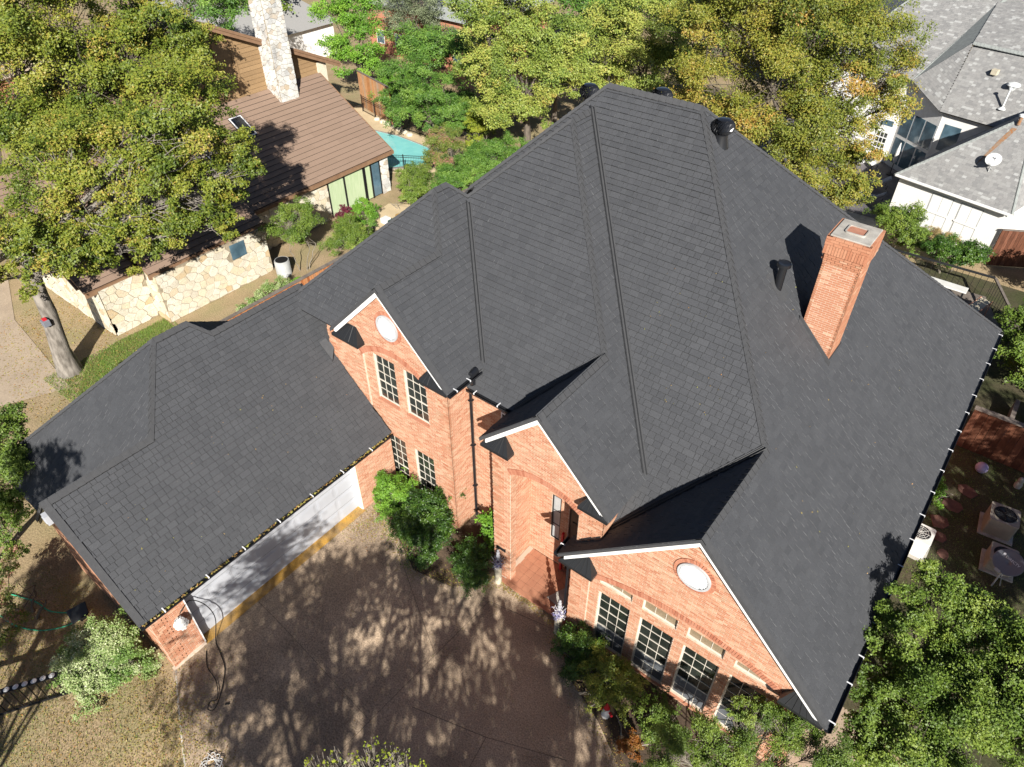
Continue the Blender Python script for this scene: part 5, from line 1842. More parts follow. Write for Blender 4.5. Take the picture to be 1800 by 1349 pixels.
# iron gate panel with white rosettes
g0, g1 = np.array((-20.4, -5.2)), np.array((-17.4, -0.2))
gd_ = (g1 - g0) / np.linalg.norm(g1 - g0)
gl = np.linalg.norm(g1 - g0)
t = thing('iron_gate_fence', 'black iron gate fence topped with white rosettes at lower left', 'fence', (g0[0], g0[1], 0))
D3 = np.array((gd_[0], gd_[1], 0))
N3 = np.array((gd_[1], -gd_[0], 0))
U3 = np.array((0, 0, 1.0))
G3 = np.array((g0[0], g0[1], 0))
k = 0.0
while k < gl:
    mb = MB()
    mb.obox(G3, D3, U3, N3, (k, 0.05, -0.012), (k + 0.024, 1.20, 0.012))
    mb.build('bar', M['iron'], t, True)
    k += 0.235
mb = MB()
mb.obox(G3, D3, U3, N3, (0, 1.18, -0.09), (gl, 1.215, 0.09))
mb.build('top_rail', M['iron'], t, True)
mb = MB()
mb.obox(G3, D3, U3, N3, (0, 0.05, -0.02), (gl + 0.15, 0.11, 0.02))
mb.build('bottom_rail', M['iron'], t, True)
k = gl - 0.15
while k > 0:
    mb = MB()
    c = G3 + D3 * k + U3 * 1.217
    mb.lathe([(0.075, 0.0), (0.085, 0.012), (0.06, 0.03), (0.045, 0.022), (0.03, 0.035), (0.001, 0.04)], tuple(c), 18)
    mb.build('rosette', M['plastic_white'], t, True, smooth=True)
    k -= 0.245

# ================================================================== POOL
pool = [(-45.0, 37.6), (-37.6, 33.0), (-34.4, 36.9), (-38.0, 38.0), (-41.5, 38.2)]
structure(sheet('pool_deck', [(-49, 36.5), (-38.5, 31.6), (-32.5, 36.5), (-34, 39.2), (-42, 39.3), (-49, 41.2)], 0.03, M['pooldeck']))
mb = MB()
n = len(pool)
cxp = sum(p[0] for p in pool) / n
cyp = sum(p[1] for p in pool) / n
inner = [(cxp + (x - cxp) * 0.94, cyp + (y - cyp) * 0.92) for x, y in pool]
for i in range(n):
    j = (i + 1) % n
    mb.prism([(*pool[i], 0.035), (*pool[j], 0.035), (*inner[j], 0.035), (*inner[i], 0.035)], (0, 0, 0.06))
structure(mb.build('pool_coping', M['coping']))
wm = mat('pool_water', (0.24, 0.60, 0.58), (0.19, 0.53, 0.53), scale=0.9, rough=0.06, spec=0.6, bump=0.015, bscale=2.5)
mb = MB()
mb.poly([(x, y, 0.06) for x, y in inner])
structure(mb.build('pool_water', wm))
for i in range(7):
    x, y = -45.2 + i * 0.75 + random.uniform(-.1, .1), 39.55 - i * 0.12
    mb = MB()
    r = random.uniform(0.18, 0.3)
    mb.lathe([(r, 0.0), (r * 1.05, 0.1), (r * 0.7, 0.2), (0.001, 0.22)], (x, y, 0.02), 9)
    o = mb.build('border_rock', M['limestone'])
    tag(o, ['pale rock at the far left of the pool border row', 'second pale rock in the pool border row', 'third pale rock in the pool border row', 'middle pale rock of the pool border row', 'fifth pale rock in the pool border row', 'sixth pale rock in the pool border row', 'pale rock at the right end of the pool border row'][i], 'rock', 'rocks along the pool border')

# ================================================================== OUTDOOR UNITS
def ac_unit(label, x, y, z, w, h, material, rz=0.0, group='outdoor cooling units'):
    t = thing('cooling_unit', label, 'cooling unit', (x, y, z), rz, group)
    mb = MB()
    mb.box((-w / 2 - 0.12, -w / 2 - 0.12, 0.0), (w / 2 + 0.12, w / 2 + 0.12, 0.07))
    mb.build('pad', M['concrete'], t, bevel=0.01)
    mb = MB()
    mb.prism(rrect(0, 0, w / 2, w / 2, 0.08, 0.08, 4), (0, 0, h - 0.1))
    mb.build('casing', material, t)
    mb = MB()
    for i in range(int(h / 0.055) - 2):
        zz = 0.16 + i * 0.055
        pts = rrect(0, 0, w / 2 + 0.008, w / 2 + 0.008, 0.08, zz, 4)
        mb.prism(pts, (0, 0, 0.018))
    mb.build('louvre_bands', material, t)
    mb = MB()
    mb.prism(rrect(0, 0, w / 2 + 0.015, w / 2 + 0.015, 0.09, h - 0.03, 5), (0, 0, 0.045))
    mb.build('top_cover', material, t)
    mb = MB()
    mb.lathe([(w * 0.41, h + 0.016), (w * 0.41, h + 0.022), (0.001, h + 0.022)], (0, 0, 0), 28)
    mb.build('fan_opening', M['dark'], t)
    mb = MB()
    for rr in (0.10, 0.2, 0.3, 0.4):
        pth = [(w * rr * math.cos(2 * math.pi * i / 24), w * rr * math.sin(2 * math.pi * i / 24), h + 0.035) for i in range(25)]
        mb.tube(pth, 0.006, 4)
    for i in range(8):
        a = 2 * math.pi * i / 8
        mb.tube([(0, 0, h + 0.04), (w * 0.41 * math.cos(a), w * 0.41 * math.sin(a), h + 0.03)], 0.006, 4)
    mb.build('grille', M['iron'] if material is not M['acwhite'] else material, t)
    for i in range(4):
        a = math.pi / 2 * i + 0.3
        mb = MB()
        mb.prism([(0.05 * math.cos(a), 0.05 * math.sin(a), h + 0.024), (w * .36 * math.cos(a), w * .36 * math.sin(a), h + 0.024), (w * .36 * math.cos(a + .6), w * .36 * math.sin(a + .6), h + 0.026)], (0, 0, 0.004))
        mb.build('fan_blade', M['flash'], t)
    return t
ac_unit('white ribbed cooling unit half under the right eave', 1.95, 23.0, -1.1, 0.9, 0.95, M['acwhite'])
ac_unit('beige boxy cooling unit on a concrete pad', 4.35, 26.0, -1.1, 1.0, 0.9, M['acbeige'], 0.1)
ac_unit('dark beige cooling unit behind the lettered dish', 4.75, 24.1, -1.1, 0.9, 0.7, M['acbeige'], 0.1)
t = thing('cooling_unit', 'round grey cooling unit against the limestone wall', 'cooling unit', (-32.0, 19.6, 0), 0, 'outdoor cooling units')
mb = MB()
mb.lathe([(0.42, 0.0), (0.42, 0.9), (0.40, 0.95), (0.40, 0.93)], (0, 0, 0), 28)
mb.build('casing', M['acgrey'], t, smooth=True)
mb = MB()
for i in range(12):
    zz = 0.12 + i * 0.062
    mb.lathe([(0.421, zz), (0.432, zz + 0.01), (0.421, zz + 0.025)], (0, 0, 0), 28)
mb.build('louvre_bands', M['acgrey'], t)
mb = MB()
mb.lathe([(0.36, 0.955), (0.36, 0.96), (0.001, 0.965)], (0, 0, 0), 24)
mb.build('fan_opening', M['dark'], t)

# deck rail, slab and odds and ends behind the right hip
rr_ = thing('deck_railing', 'dark deck railing with thin balusters beyond the far right hip', 'railing', (0.4, 43.8, -1.1))
for p, q in (((-6.2, 43.6), (0.4, 43.9)), ((0.4, 43.9), (1.6, 41.2))):
    p, q = np.array(p), np.array(q)
    L_ = np.linalg.norm(q - p)
    d = (q - p) / L_
    mb = MB()
    mb.obox((p[0], p[1], 0), (d[0], d[1], 0), (0, 0, 1), (d[1], -d[0], 0), (0, 0.22, -0.07), (L_, 0.3, 0.07))
    mb.build('hand_rail', M['greywood'] if p[0] > 0 else M['flash'], rr_, True)
    mb = MB()
    k = 0.2
    while k < L_:
        c = p + d * k
        mb.tube([(c[0], c[1], -1.1), (c[0], c[1], 0.22)], 0.012, 4)
        k += 0.32
    mb.build('baluster_row', M['iron'], rr_, True)
structure(sheet('deck_floor', [(-6.2, 36.0), (1.2, 36.0), (1.6, 41.2), (0.4, 43.9), (-6.2, 43.6)], 0.1, M['greywood']))
t = thing('garden_bench', 'white-topped serving bench on the back deck', 'bench', (-1.55, 42.4, -1.0))
mb = MB()
mb.box((-2.75, 42.1, -0.28), (-0.55, 42.75, -0.2))
mb.build('bench_top', M['acwhite'], t, True, bevel=0.02)
for x in (-2.6, -0.75):
    mb = MB()
    mb.box((x, 42.2, -1.0), (x + 0.1, 42.65, -0.28))
    mb.build('leg', M['flash'], t, True)
t = thing('patio_lounger', 'tan canvas deck chair at the end of the back deck', 'lounge chair', (0.2, 41.0, -1.0))
mb = MB()
mb.prism([(-0.5, 40.3, -0.6), (0.2, 41.9, -0.1), (0.75, 41.7, -0.1), (0.1, 40.1, -0.6)], (0, 0, 0.04))
mb.build('sling', M['planter'], t, True)
mb = MB()
mb.tube([(0.1, 40.1, -0.6), (0.8, 41.75, -0.05)], 0.03, 6)
mb.tube([(-0.5, 40.3, -0.6), (0.2, 41.95, -0.05)], 0.03, 6)
for q in ((0.1, 40.1), (-0.5, 40.3), (0.75, 41.7), (0.2, 41.9)):
    mb.tube([(q[0], q[1], -1.0), (q[0], q[1], -0.55 if q[1] < 41 else -0.1)], 0.025, 6)
mb.build('frame', M['terracotta'], t, True)
mb = MB()
mb.box((0.35, 38.9, -1.0), (1.0, 39.7, -0.55))
mb.box((0.45, 39.0, -0.55), (0.75, 39.3, -0.35))
tag(mb.build('storage_box', M['planter'], bevel=0.02), 'cream box beside the tan deck chair', 'box')
t = thing('raised_planter', 'grey timber raised bed behind the brown board fence', 'planter', (5.0, 31.6, -1.1))
for a, b in (((3.4, 30.9), (3.6, 34.2)), ((4.4, 31.0), (4.6, 34.4)), ((3.4, 30.8), (4.8, 31.0))):
    mb = MB()
    mb.box((a[0], a[1], -1.1), (b[0], b[1], -0.4))
    mb.build('board', M['greywood'], t, True, bevel=0.01)
mb = MB()
mb.box((4.9, 30.7, -1.1), (7.2, 33.8, -0.2))
mb.box((4.85, 30.65, -0.2), (7.25, 33.85, -0.12))
tag(mb.build('cold_frame', M['dish'], bevel=0.02), 'blue-grey lidded storage chest behind the board fence', 'chest')

# garden ball, stones
mb = MB()
mb.lathe([(0.001, 0.0)] + [(0.25 * math.sin(math.pi * i / 12), 0.25 - 0.25 * math.cos(math.pi * i / 12)) for i in range(1, 12)] + [(0.001, 0.5)], (3.15, 29.0, -1.1), 24)
tag(mb.build('garden_ball', M['lilac'], smooth=True), 'pale lilac ball lying on the shaded side lawn', 'ball')
STONES = [(2.95, 27.45, .42, 'red flagstone nearest the lilac ball'), (2.7, 26.25, .42, 'red flagstone second from the lilac ball'), (2.45, 25.0, .36, 'red flagstone in the middle of the stepping path'), (2.65, 24.2, .3, 'red flagstone level with the white cooling unit'), (3.0, 23.4, .26, 'small red flagstone at the near end of the path')]
for x, y, r, lb in STONES:
    mb = MB()
    k = 7
    pts = [(x + r * random.uniform(.75, 1.15) * math.cos(2 * math.pi * i / k), y + r * random.uniform(.75, 1.2) * math.sin(2 * math.pi * i / k), -1.1) for i in range(k)]
    mb.prism(pts, (0, 0, 0.05))
    tag(mb.build('stepping_stone', M['flag'], bevel=0.01), lb, 'stone', 'stepping stones in the side yard')
mb = MB()
mb.lathe([(0.14, 0), (0.16, 0.2), (0.1, 0.34), (0.13, 0.42), (0.08, 0.55), (0.001, 0.58)], (4.6, 29.0, -1.1), 10)
tag(mb.build('garden_statue', M['concrete'], smooth=True), 'small pale stone figure at the foot of the board fence', 'statue')

# ================================================================== FRONT GARDEN ITEMS
def planter(label, x, y, z, flip=1):
    t = thing('column_planter', label, 'planter', (x, y, z), 0, 'column planters flanking the porch')
    mb = MB()
    mb.lathe([(0.13, 0.0), (0.135, 0.5), (0.14, 1.0), (0.15, 1.02), (0.15, 1.06), (0.12, 1.06), (0.001, 1.03)], (0, 0, 0), 20)
    mb.build('column', M['planter'], t, smooth=True)
    n = 320
    c = RNG.normal(size=(n, 3)) * np.array((0.09, 0.09, 0.09)) + np.array((0, 0, 1.15))
    me = leaves_mesh('blue_flowers', c, 0.03, RNG.random(n), up_bias=0.2)
    me.materials.append(M['blueflower'])
    stuff(link(bpy.data.objects.new('blue_flowers', me), t))
    c = RNG.normal(size=(n // 2, 3)) * np.array((0.09, 0.09, 0.11)) + np.array((0.03, -0.02, 1.2))
    me = leaves_mesh('pale_flowers', c, 0.03, RNG.random(n // 2), up_bias=0.2)
    me.materials.append(M['paleflower'])
    stuff(link(bpy.data.objects.new('pale_flowers', me), t))
    mb = MB()
    for i in range(9):
        a = 2 * math.pi * i / 9
        mb.tube([(0, 0, 1.05), (0.1 * math.cos(a), 0.1 * math.sin(a), 1.3), (0.24 * math.cos(a), 0.24 * math.sin(a), 1.4 + 0.1 * (i % 2))], 0.006, 4)
    mb.build('wire_stems', M['plastic_white'], t)
    mb = MB()
    mb.tube([(0, 0, 1.0), (0, 0.03, 1.95)], 0.012, 6)
    mb.build('rod', M['iron'], t)
    for zz, r in ((1.45, 0.07), (1.62, 0.085), (1.80, 0.07), (1.93, 0.05)):
        mb = MB()
        mb.lathe([(0.001, -r)] + [(r * math.sin(math.pi * i / 8), -r * math.cos(math.pi * i / 8)) for i in range(1, 8)] + [(0.001, r)], (0, 0.02, zz), 14)
        mb.build('ornament_ball', M['stoneball'], t, smooth=True)
planter('pale column planter with blue flowers left of the porch', -9.85, 11.75, -1.09)
planter('pale column planter with blue flowers right of the porch', -6.92, 11.45, -1.09)
t = thing('garden_gnome', 'white and red garden figure at the edge of the bushes', 'figurine', (-4.0, 10.0, -1.1))
mb = MB()
mb.lathe([(0.12, 0), (0.15, 0.1), (0.14, 0.3), (0.09, 0.42), (0.10, 0.5), (0.08, 0.6), (0.001, 0.62)], (0, 0, 0), 14)
mb.build('body', M['plastic_white'], t, smooth=True)
mb = MB()
mb.lathe([(0.11, 0.56), (0.09, 0.64), (0.001, 0.86)], (0, 0, 0), 14)
mb.build('hat', M['red'], t, smooth=True)
mb = MB()
mb.tube([(-0.13, 0, 0.36), (-0.24, -0.05, 0.25)], [0.05, 0.04], 8)
mb.tube([(0.13, 0, 0.36), (0.24, -0.08, 0.42)], [0.05, 0.04], 8)
mb.build('arms', M['red'], t, smooth=True)
mb = MB()
mb.lathe([(0.001, 0.0)] + [(0.11 * math.sin(math.pi * i / 8), 0.11 - 0.11 * math.cos(math.pi * i / 8)) for i in range(1, 8)] + [(0.001, 0.22)], (-5.2, 10.55, -0.25), 14)
tag(mb.build('garden_ball', LEAF['bright'], smooth=True), 'lime green ball resting on the yellow-green bush', 'ball')
mb = MB()
mb.prism([(-8.0, 12.3, -0.995), (-7.2, 12.2, -0.995), (-6.95, 12.9, -0.995), (-7.3, 13.3, -0.995), (-7.7, 13.0, -0.995)], (0, 0, 0.03))
tag(mb.build('door_mat', M['concrete'], bevel=0.01), 'worn grey mat on the porch tiles', 'mat')

# garage corner: plastic bag, cables, hanging lamp
mb = MB()
rb_ = random.Random(5)
vs, fs = [], []
nr, na = 9, 14
for i in range(nr):
    f = i / (nr - 1)
    for k in range(na):
        a = 2 * math.pi * k / na
        r = (0.06 + 0.17 * math.sin(math.pi * min(1, 0.1 + f * 0.85)) ** 1.2) * rb_.uniform(0.7, 1.25)
        vs.append((-15.42 + 0.45 * r * math.cos(a), 2.95 + r * math.sin(a) + 0.05 * f, 2.2 - 0.62 * f + rb_.uniform(-.03, .03)))
for i in range(nr - 1):
    for k in range(na):
        fs.append((i * na + k, i * na + (k + 1) % na, (i + 1) * na + (k + 1) % na, (i + 1) * na + k))
fs.append(tuple(range((nr - 1) * na, nr * na)))
mb.add(vs, fs)
tag(mb.build('crumpled_bag', M['plastic_white']), 'crumpled white plastic bag hanging on the garage pier', 'bag')
mb = MB()
pth = [(-15.52, 3.1, 2.2), (-15.5, 3.25, 2.35), (-15.75, 3.6, 2.1), (-15.7, 3.9, 1.5), (-15.55, 3.95, 0.8), (-15.35, 3.6, 0.05), (-14.9, 3.45, 0.03), (-14.3, 3.2, 0.0), (-13.75, 2.65, -0.05), (-13.5, 2.25, -0.07), (-13.65, 2.12, -0.08), (-13.8, 2.3, -0.06), (-13.7, 2.5, -0.05), (-14.2, 2.8, 0.0), (-14.8, 2.9, 0.03), (-15.3, 3.2, 0.04)]
def smoothpath(p, k=6):
    p = [np.array(q, float) for q in p]
    out = []
    for i in range(len(p) - 1):
        p0, p1, p2, p3 = p[max(i - 1, 0)], p[i], p[i + 1], p[min(i + 2, len(p) - 1)]
        for j in range(k):
            t_ = j / k
            out.append(0.5 * ((2 * p1) + (-p0 + p2) * t_ + (2 * p0 - 5 * p1 + 4 * p2 - p3) * t_ ** 2 + (-p0 + 3 * p1 - 3 * p2 + p3) * t_ ** 3))
    out.append(p[-1])
    return out
sp = smoothpath(pth)
sp = [np.array((q[0], q[1], max(q[2], gz(q[0]) + 0.03))) for q in sp]
mb.tube(sp, 0.016, 5)
mb.tube([(-13.45, 2.55, gz(-13.4) + 0.03), (-13.35, 2.65, gz(-13.4) + 0.04)], 0.03, 6)
tag(mb.build('power_cable', M['blackrubber'], smooth=True), 'black power cable looping from the garage pier onto the drive', 'cable')
pth = []
for i in range(46):
    a = i * 0.62
    r = 0.22 + 0.1 * math.sin(i * 1.7)
    pth.append((-12.35 + r * math.cos(a) * 1.1, 1.25 + r * math.sin(a), gz(-12.4) + 0.03 + 0.003 * i))
mb = MB()
mb.tube(smoothpath(pth, 4), 0.012, 5)
tag(mb.build('rope_bundle', M['plastic_white'], smooth=True), 'coiled white cord on the drive at the bottom edge', 'cord')
for lb, pth in (('green garden hose curving across the dry grass', [(-22.0, -0.4, .03), (-21.2, -.25, .03), (-20.4, .15, .03), (-19.9, .7, .03), (-19.7, 1.2, .04)]), ('upper run of green garden hose in the shaded grass', [(-22.6, .2, .03), (-21.6, .6, .03), (-20.8, .75, .03), (-20.0, 1.3, .03)])):
    mb = MB()
    mb.tube(smoothpath(pth), 0.022, 6)
    tag(mb.build('garden_hose', M['plastic_green'], smooth=True), lb, 'hose', 'lengths of green hose')
mb = MB()
mb.prism([(-20.2, 1.05, 0.2), (-19.5, .95, 0.25), (-19.35, 1.5, 0.4), (-19.9, 1.65, 0.38)], (0, 0, 0.06))
mb.box((-19.9, 1.2, 0), (-19.6, 1.4, 0.22))
tag(mb.build('hose_box', M['flash'], bevel=0.02), 'dark grey hose box beside the variegated shrub', 'box')
# neighbour's bits
t = thing('crate', 'dark green plastic crate on the flagstones by the pool corner', 'crate', (-30.9, 27.6, 0))
mb = MB()
mb.box((-0.45, -0.35, 0.0), (0.45, 0.35, 0.03))
for i in range(4):
    z = 0.05 + 0.09 * i
    mb.box((-0.45, -0.35, z), (0.45, -0.33, z + 0.05))
    mb.box((-0.45, 0.33, z), (0.45, 0.35, z + 0.05))
    mb.box((-0.45, -0.33, z), (-0.43, 0.33, z + 0.05))
    mb.box((0.43, -0.33, z), (0.45, 0.33, z + 0.05))
mb.build('basket', M['plastic_dgreen'], t)
mb = MB()
for i in range(9):
    mb.box((-0.45 + 0.1 * i, -0.35, 0.40), (-0.41 + 0.1 * i, 0.35, 0.42))
mb.build('slats', M['plastic_dgreen'], t)
mb = MB()
mb.lathe([(0.2, 0), (0.24, 0.3), (0.2, 0.3), (0.001, 0.27)], (-31.5, 28.4, 0), 14)
tag(mb.build('orange_pot', M['ochre'], smooth=True), 'orange pot behind the green crate', 'pot')
mb = MB()
mb.box((-32.1, 27.3, 0), (-31.6, 27.8, 0.35))
tag(mb.build('white_bin', M['plastic_white'], bevel=0.03), 'small white tub beside the green crate', 'tub')
structure(sheet('flagstone_path', [(-31.5, 24.2), (-29.0, 24.2), (-28.6, 31.5), (-31.2, 31.0), (-33.6, 29.5), (-33.2, 27)], 0.025, M['pooldeck']))
t = thing('trail_camera', 'small grey box with red tag on the leaning elm trunk', 'box', (-32.75, 7.6, 2.9))
mb = MB()
mb.box((-32.95, 7.42, 2.9), (-32.62, 7.72, 3.2))
mb.build('housing', M['dish'], t, True, bevel=0.02)
mb = MB()
mb.box((-32.88, 7.5, 3.2), (-32.7, 7.66, 3.28))
mb.build('tag_strip', M['red'], t, True)

# ================================================================== TREES AND SHRUBS
import json
LOBES = json.loads('''{"T1a":[[-32.5,9.1,6.2,1.7],[-32.6,8.3,7.1,1.6],[-32.4,11.0,7.4,2.2],[-31.1,12.7,7.1,2.0],[-30.6,14.0,7.4,1.7],[-30.1,16.6,7.6,1.5],[-29.7,17.4,8.1,1.2],[-30.4,14.8,9.2,2.2],[-32.6,13.3,9.1,2.5],[-30.8,16.9,10.5,1.5],[-30.4,15.2,11.3,2.2],[-29.5,15.3,6.3,1.0],[-30.9,11.3,6.1,1.3],[-32.9,11.1,9.0,2.2],[-29.8,16.7,9.3,1.2],[-32.2,10.6,6.1,1.5],[-30.2,15.0,7.6,1.4],[-30.9,13.7,8.7,1.8],[-31.1,11.2,5.5,1.1],[-31.6,9.2,5.9,1.2],[-32.2,8.0,6.3,1.2],[-29.4,15.5,5.7,0.9],[-29.8,13.9,6.1,1.2],[-32.2,7.0,5.9,1.0],[-31.6,10.3,5.5,1.0],[-31.1,13.1,5.8,1.2]],"T1b":[[-41.9,12.9,7.5,2.6],[-43.4,14.6,10.4,3.0],[-41.8,16.8,9.6,2.6],[-40.4,19.2,10.5,2.4],[-39.6,21.2,9.9,2.0],[-41.7,17.2,12.3,2.6],[-41.4,20.4,12.2,2.2],[-42.9,15.0,12.8,2.6],[-42.3,11.1,4.9,2.2],[-40.8,16.5,7.9,2.4],[-39.9,20.9,11.6,1.8],[-40.2,22.5,10.5,1.5],[-44.5,12.0,8.6,3],[-43.3,15.1,8.3,2.2],[-42.9,13.4,12.4,2.5]],"T2":[[-32.6,41.7,9.7,2.2],[-33.7,39.9,8.4,2.0],[-30.8,43.1,8.2,2.1],[-34.6,39.8,9.7,1.7],[-32.3,41.2,6.5,2.3],[-34.1,39.7,6.6,1.7],[-29.7,42.5,6.0,1.9],[-32.2,39.8,4.2,1.9],[-29.6,41.1,4.0,1.6],[-28.8,43.2,6.7,1.6],[-27.4,43.3,5.4,1.3],[-32.0,39.0,3.1,1.3],[-31.8,41.2,10.9,2.0],[-28.8,43.7,8.1,1.4]],"T4":[[-29.3,49.8,7.1,2.4],[-26.4,49.3,5.7,2.4],[-28.8,47.7,5.7,1.8],[-26.2,50.1,8.3,2.4],[-24.3,51.0,4.9,2.2],[-27.3,48.8,4.1,1.8],[-29.7,47.9,3.8,1.4],[-27.9,49.5,9.3,2.2],[-24.6,51.6,7.5,2.2]],"T3":[[-20.1,44.4,10.0,2.6],[-17.4,46.7,10.3,2.8],[-13.6,46.0,11.3,2.8],[-11.1,46.5,11.0,2.4],[-18.9,44.8,6.8,2.4],[-15.4,44.9,8.1,2.8],[-12.6,46.9,7.8,2.8],[-9.9,48.2,8.3,2.2],[-15.8,45.1,4.8,2.3],[-12.3,45.2,5.3,2.6],[-9.9,45.8,5.7,2.2],[-9.0,47.9,6.6,1.5],[-12.1,44.6,2.6,2.0],[-9.8,46.3,2.6,1.8],[-9.1,45.9,4.2,1.5],[-9.5,45.2,1.6,1.3],[-16.5,43.8,5.4,1.8],[-18.4,43.9,11.9,2.4],[-15.7,46.4,12.1,2.6],[-8.5,45.0,2.3,1.0],[-8.7,48.1,8.9,1.1]],"T7":[[2.5,16.8,4.1,0.65],[2.1,16.0,3.7,0.7],[1.8,15.6,3.0,0.6],[3.3,16.5,3.9,0.9],[4.4,16.2,4.1,0.9],[2.8,15.2,3.3,1.0],[2.1,14.5,2.3,0.8],[3.9,15.6,3.0,1.1],[4.8,15.5,4.2,1.0],[2.7,14.0,2.2,0.9],[3.7,13.8,3.0,1.1],[4.8,14.2,3.4,1.2],[2.7,13.0,1.7,0.8],[3.6,12.9,1.9,1.0],[4.7,13.3,2.4,1.1],[5.5,14.2,3.3,1.1],[2.3,13.4,2.0,0.6],[5.5,15.3,3.9,1.1],[1.5,15.0,2.9,0.45],[2.7,12.1,1.7,0.6],[2.2,16.9,4.4,0.4]],"T8":[[-0.2,10.4,1.9,0.7],[-1.0,10.0,1.9,0.6],[0.2,11.2,2.2,0.6],[0.8,11.2,2.3,0.6],[-1.6,9.2,1.8,0.6],[-0.2,9.7,1.6,0.7],[1.0,10.5,2.0,0.7],[1.7,11.4,2.3,0.6],[-0.2,11.3,2.4,0.4],[-0.5,10.9,2.2,0.4],[-1.0,9.4,1.2,0.6],[2.0,11.0,2.5,0.6],[-1.8,8.6,1.4,0.5],[1.0,11.8,2.6,0.35]],"T5a":[[-48.8,42.4,5.5,1.8],[-50.2,41.4,6.3,1.8],[-49.2,41.1,3.5,1.5],[-48.3,42.8,3.3,1.4],[-50.1,40.3,4.4,1.4],[-48.8,42.9,7.5,1.6],[-51.3,41.3,7.1,1.3]],"T5b":[[-39.8,38.4,4.2,1.3],[-40.2,37.2,5.2,1.2],[-37.9,38.3,3.8,1.4],[-39.6,37.3,2.4,1.3],[-37.8,38.5,2.1,1.3],[-36.9,39.5,2.8,1.2],[-39.1,39.0,5.4,1.1],[-40.2,36.9,3.3,1.1],[-37.7,39.9,4.2,1.1],[-36.4,39.5,1.4,0.9],[-36.0,40.1,2.4,0.8]],"T6":[[-52.1,51.1,5.1,2.0],[-50.4,52.3,4.2,1.9],[-52.1,49.5,4.0,1.6],[-50.0,52.5,1.7,1.6],[-48.5,53.3,3.3,1.6],[-50.9,51.6,6.4,2],[-53.2,50.1,6.1,1.6],[-51.4,50.8,2.1,1.4]],"T9":[[-54.5,31.8,8.9,2.2],[-54.4,33.9,8.0,1.8],[-54.0,35.0,9.0,2.0],[-54.5,32.8,7.4,1.3],[-55.5,30.8,9.5,2]],"T10":[[-9.3,80.9,5.8,2.4],[-6.8,80.8,5.3,2.4],[-8.6,80.9,7.3,2.6],[-7.0,79.9,7.2,2.6]],"L1":[[-24.8,3.0,4.0,0.8],[-24.1,2.5,3.4,0.8],[-24.5,2.0,3.0,1.0],[-25.1,3.4,4.5,0.6],[-25.1,3.1,4.8,0.8],[-24.5,2.2,4.2,1.0],[-23.8,1.8,2.4,0.7],[-24.1,2.3,2.7,0.5],[-23.6,1.3,1.8,0.6],[-22.9,1.2,1.5,0.4],[-24.6,3.2,3.6,0.4]],"L2":[[-20.9,-0.0,1.4,0.5],[-21.6,0.5,2.2,0.45],[-21.9,0.9,2.3,0.3],[-20.4,-0.6,0.7,0.4],[-21.2,-0.2,1.8,0.5],[-20.5,-0.1,0.9,0.35]],"Tbot":[[-5.7,2.2,8.2,0.35],[-5.5,2.7,7.9,0.35],[-5.2,2.9,7.7,0.35],[-6.0,1.9,8.0,0.4],[-5.2,2.3,7.9,0.5],[-4.8,3.0,7.6,0.4]]}''')

def crown_points(lobes, cover, size, aspect, fill=0.25, bough=0.36):
    """leaf centres gathered in boughs and clumps over the shells of the lobes"""
    pts, tone, outw, ccs = [], [], [], []
    la = 1.6 * aspect * size * size
    for (x, y, z, r) in lobes:
        n = int(cover * 4 * math.pi * r * r * 0.30 / la)
        nb = int(8 + 4 * r)
        d = RNG.normal(size=(nb, 3))
        d[:, 2] += 0.75
        d /= np.linalg.norm(d, axis=1)[:, None]
        rr = r * np.where(RNG.random(nb) < fill, RNG.uniform(0.15, 0.6, nb), RNG.uniform(0.66, 1.0, nb))
        bc = np.array((x, y, z)) + d * rr[:, None] * np.array((1, 1, 0.85))
        rb = r * bough * RNG.uniform(0.65, 1.35, nb)
        bt = np.clip(RNG.normal(0.45, 0.17, nb), 0.05, 0.95)
        nc = 8
        cc = bc[:, None, :] + RNG.normal(size=(nb, nc, 3)) * (rb * 0.5)[:, None, None] * np.array((1, 1, 0.6))
        ccs.append(cc.reshape(-1, 3))
        w = rb ** 2
        bi = RNG.choice(nb, n, p=w / w.sum())
        ci = RNG.integers(0, nc, n)
        p = cc[bi, ci] + RNG.normal(size=(n, 3)) * (rb[bi] * 0.26)[:, None] * np.array((1, 1, 0.7))
        pts.append(p)
        tone.append(np.clip(bt[bi] + RNG.normal(0, 0.13, n), 0, 1))
        outw.append(d[bi] * 0.7 + np.array(SUN) * 0.8)
    return np.concatenate(pts), np.concatenate(tone), np.concatenate(outw), np.concatenate(ccs)

def add_leaves(parent, pts, tone, outw, size, leaf, name='crown', aspect=0.6, up_bias=0.3):
    me = leaves_mesh(name, pts, size, tone, up_bias=up_bias, outward=outw, aspect=aspect)
    me.materials.append(LEAF[leaf])
    return link(bpy.data.objects.new(name, me), parent, True)

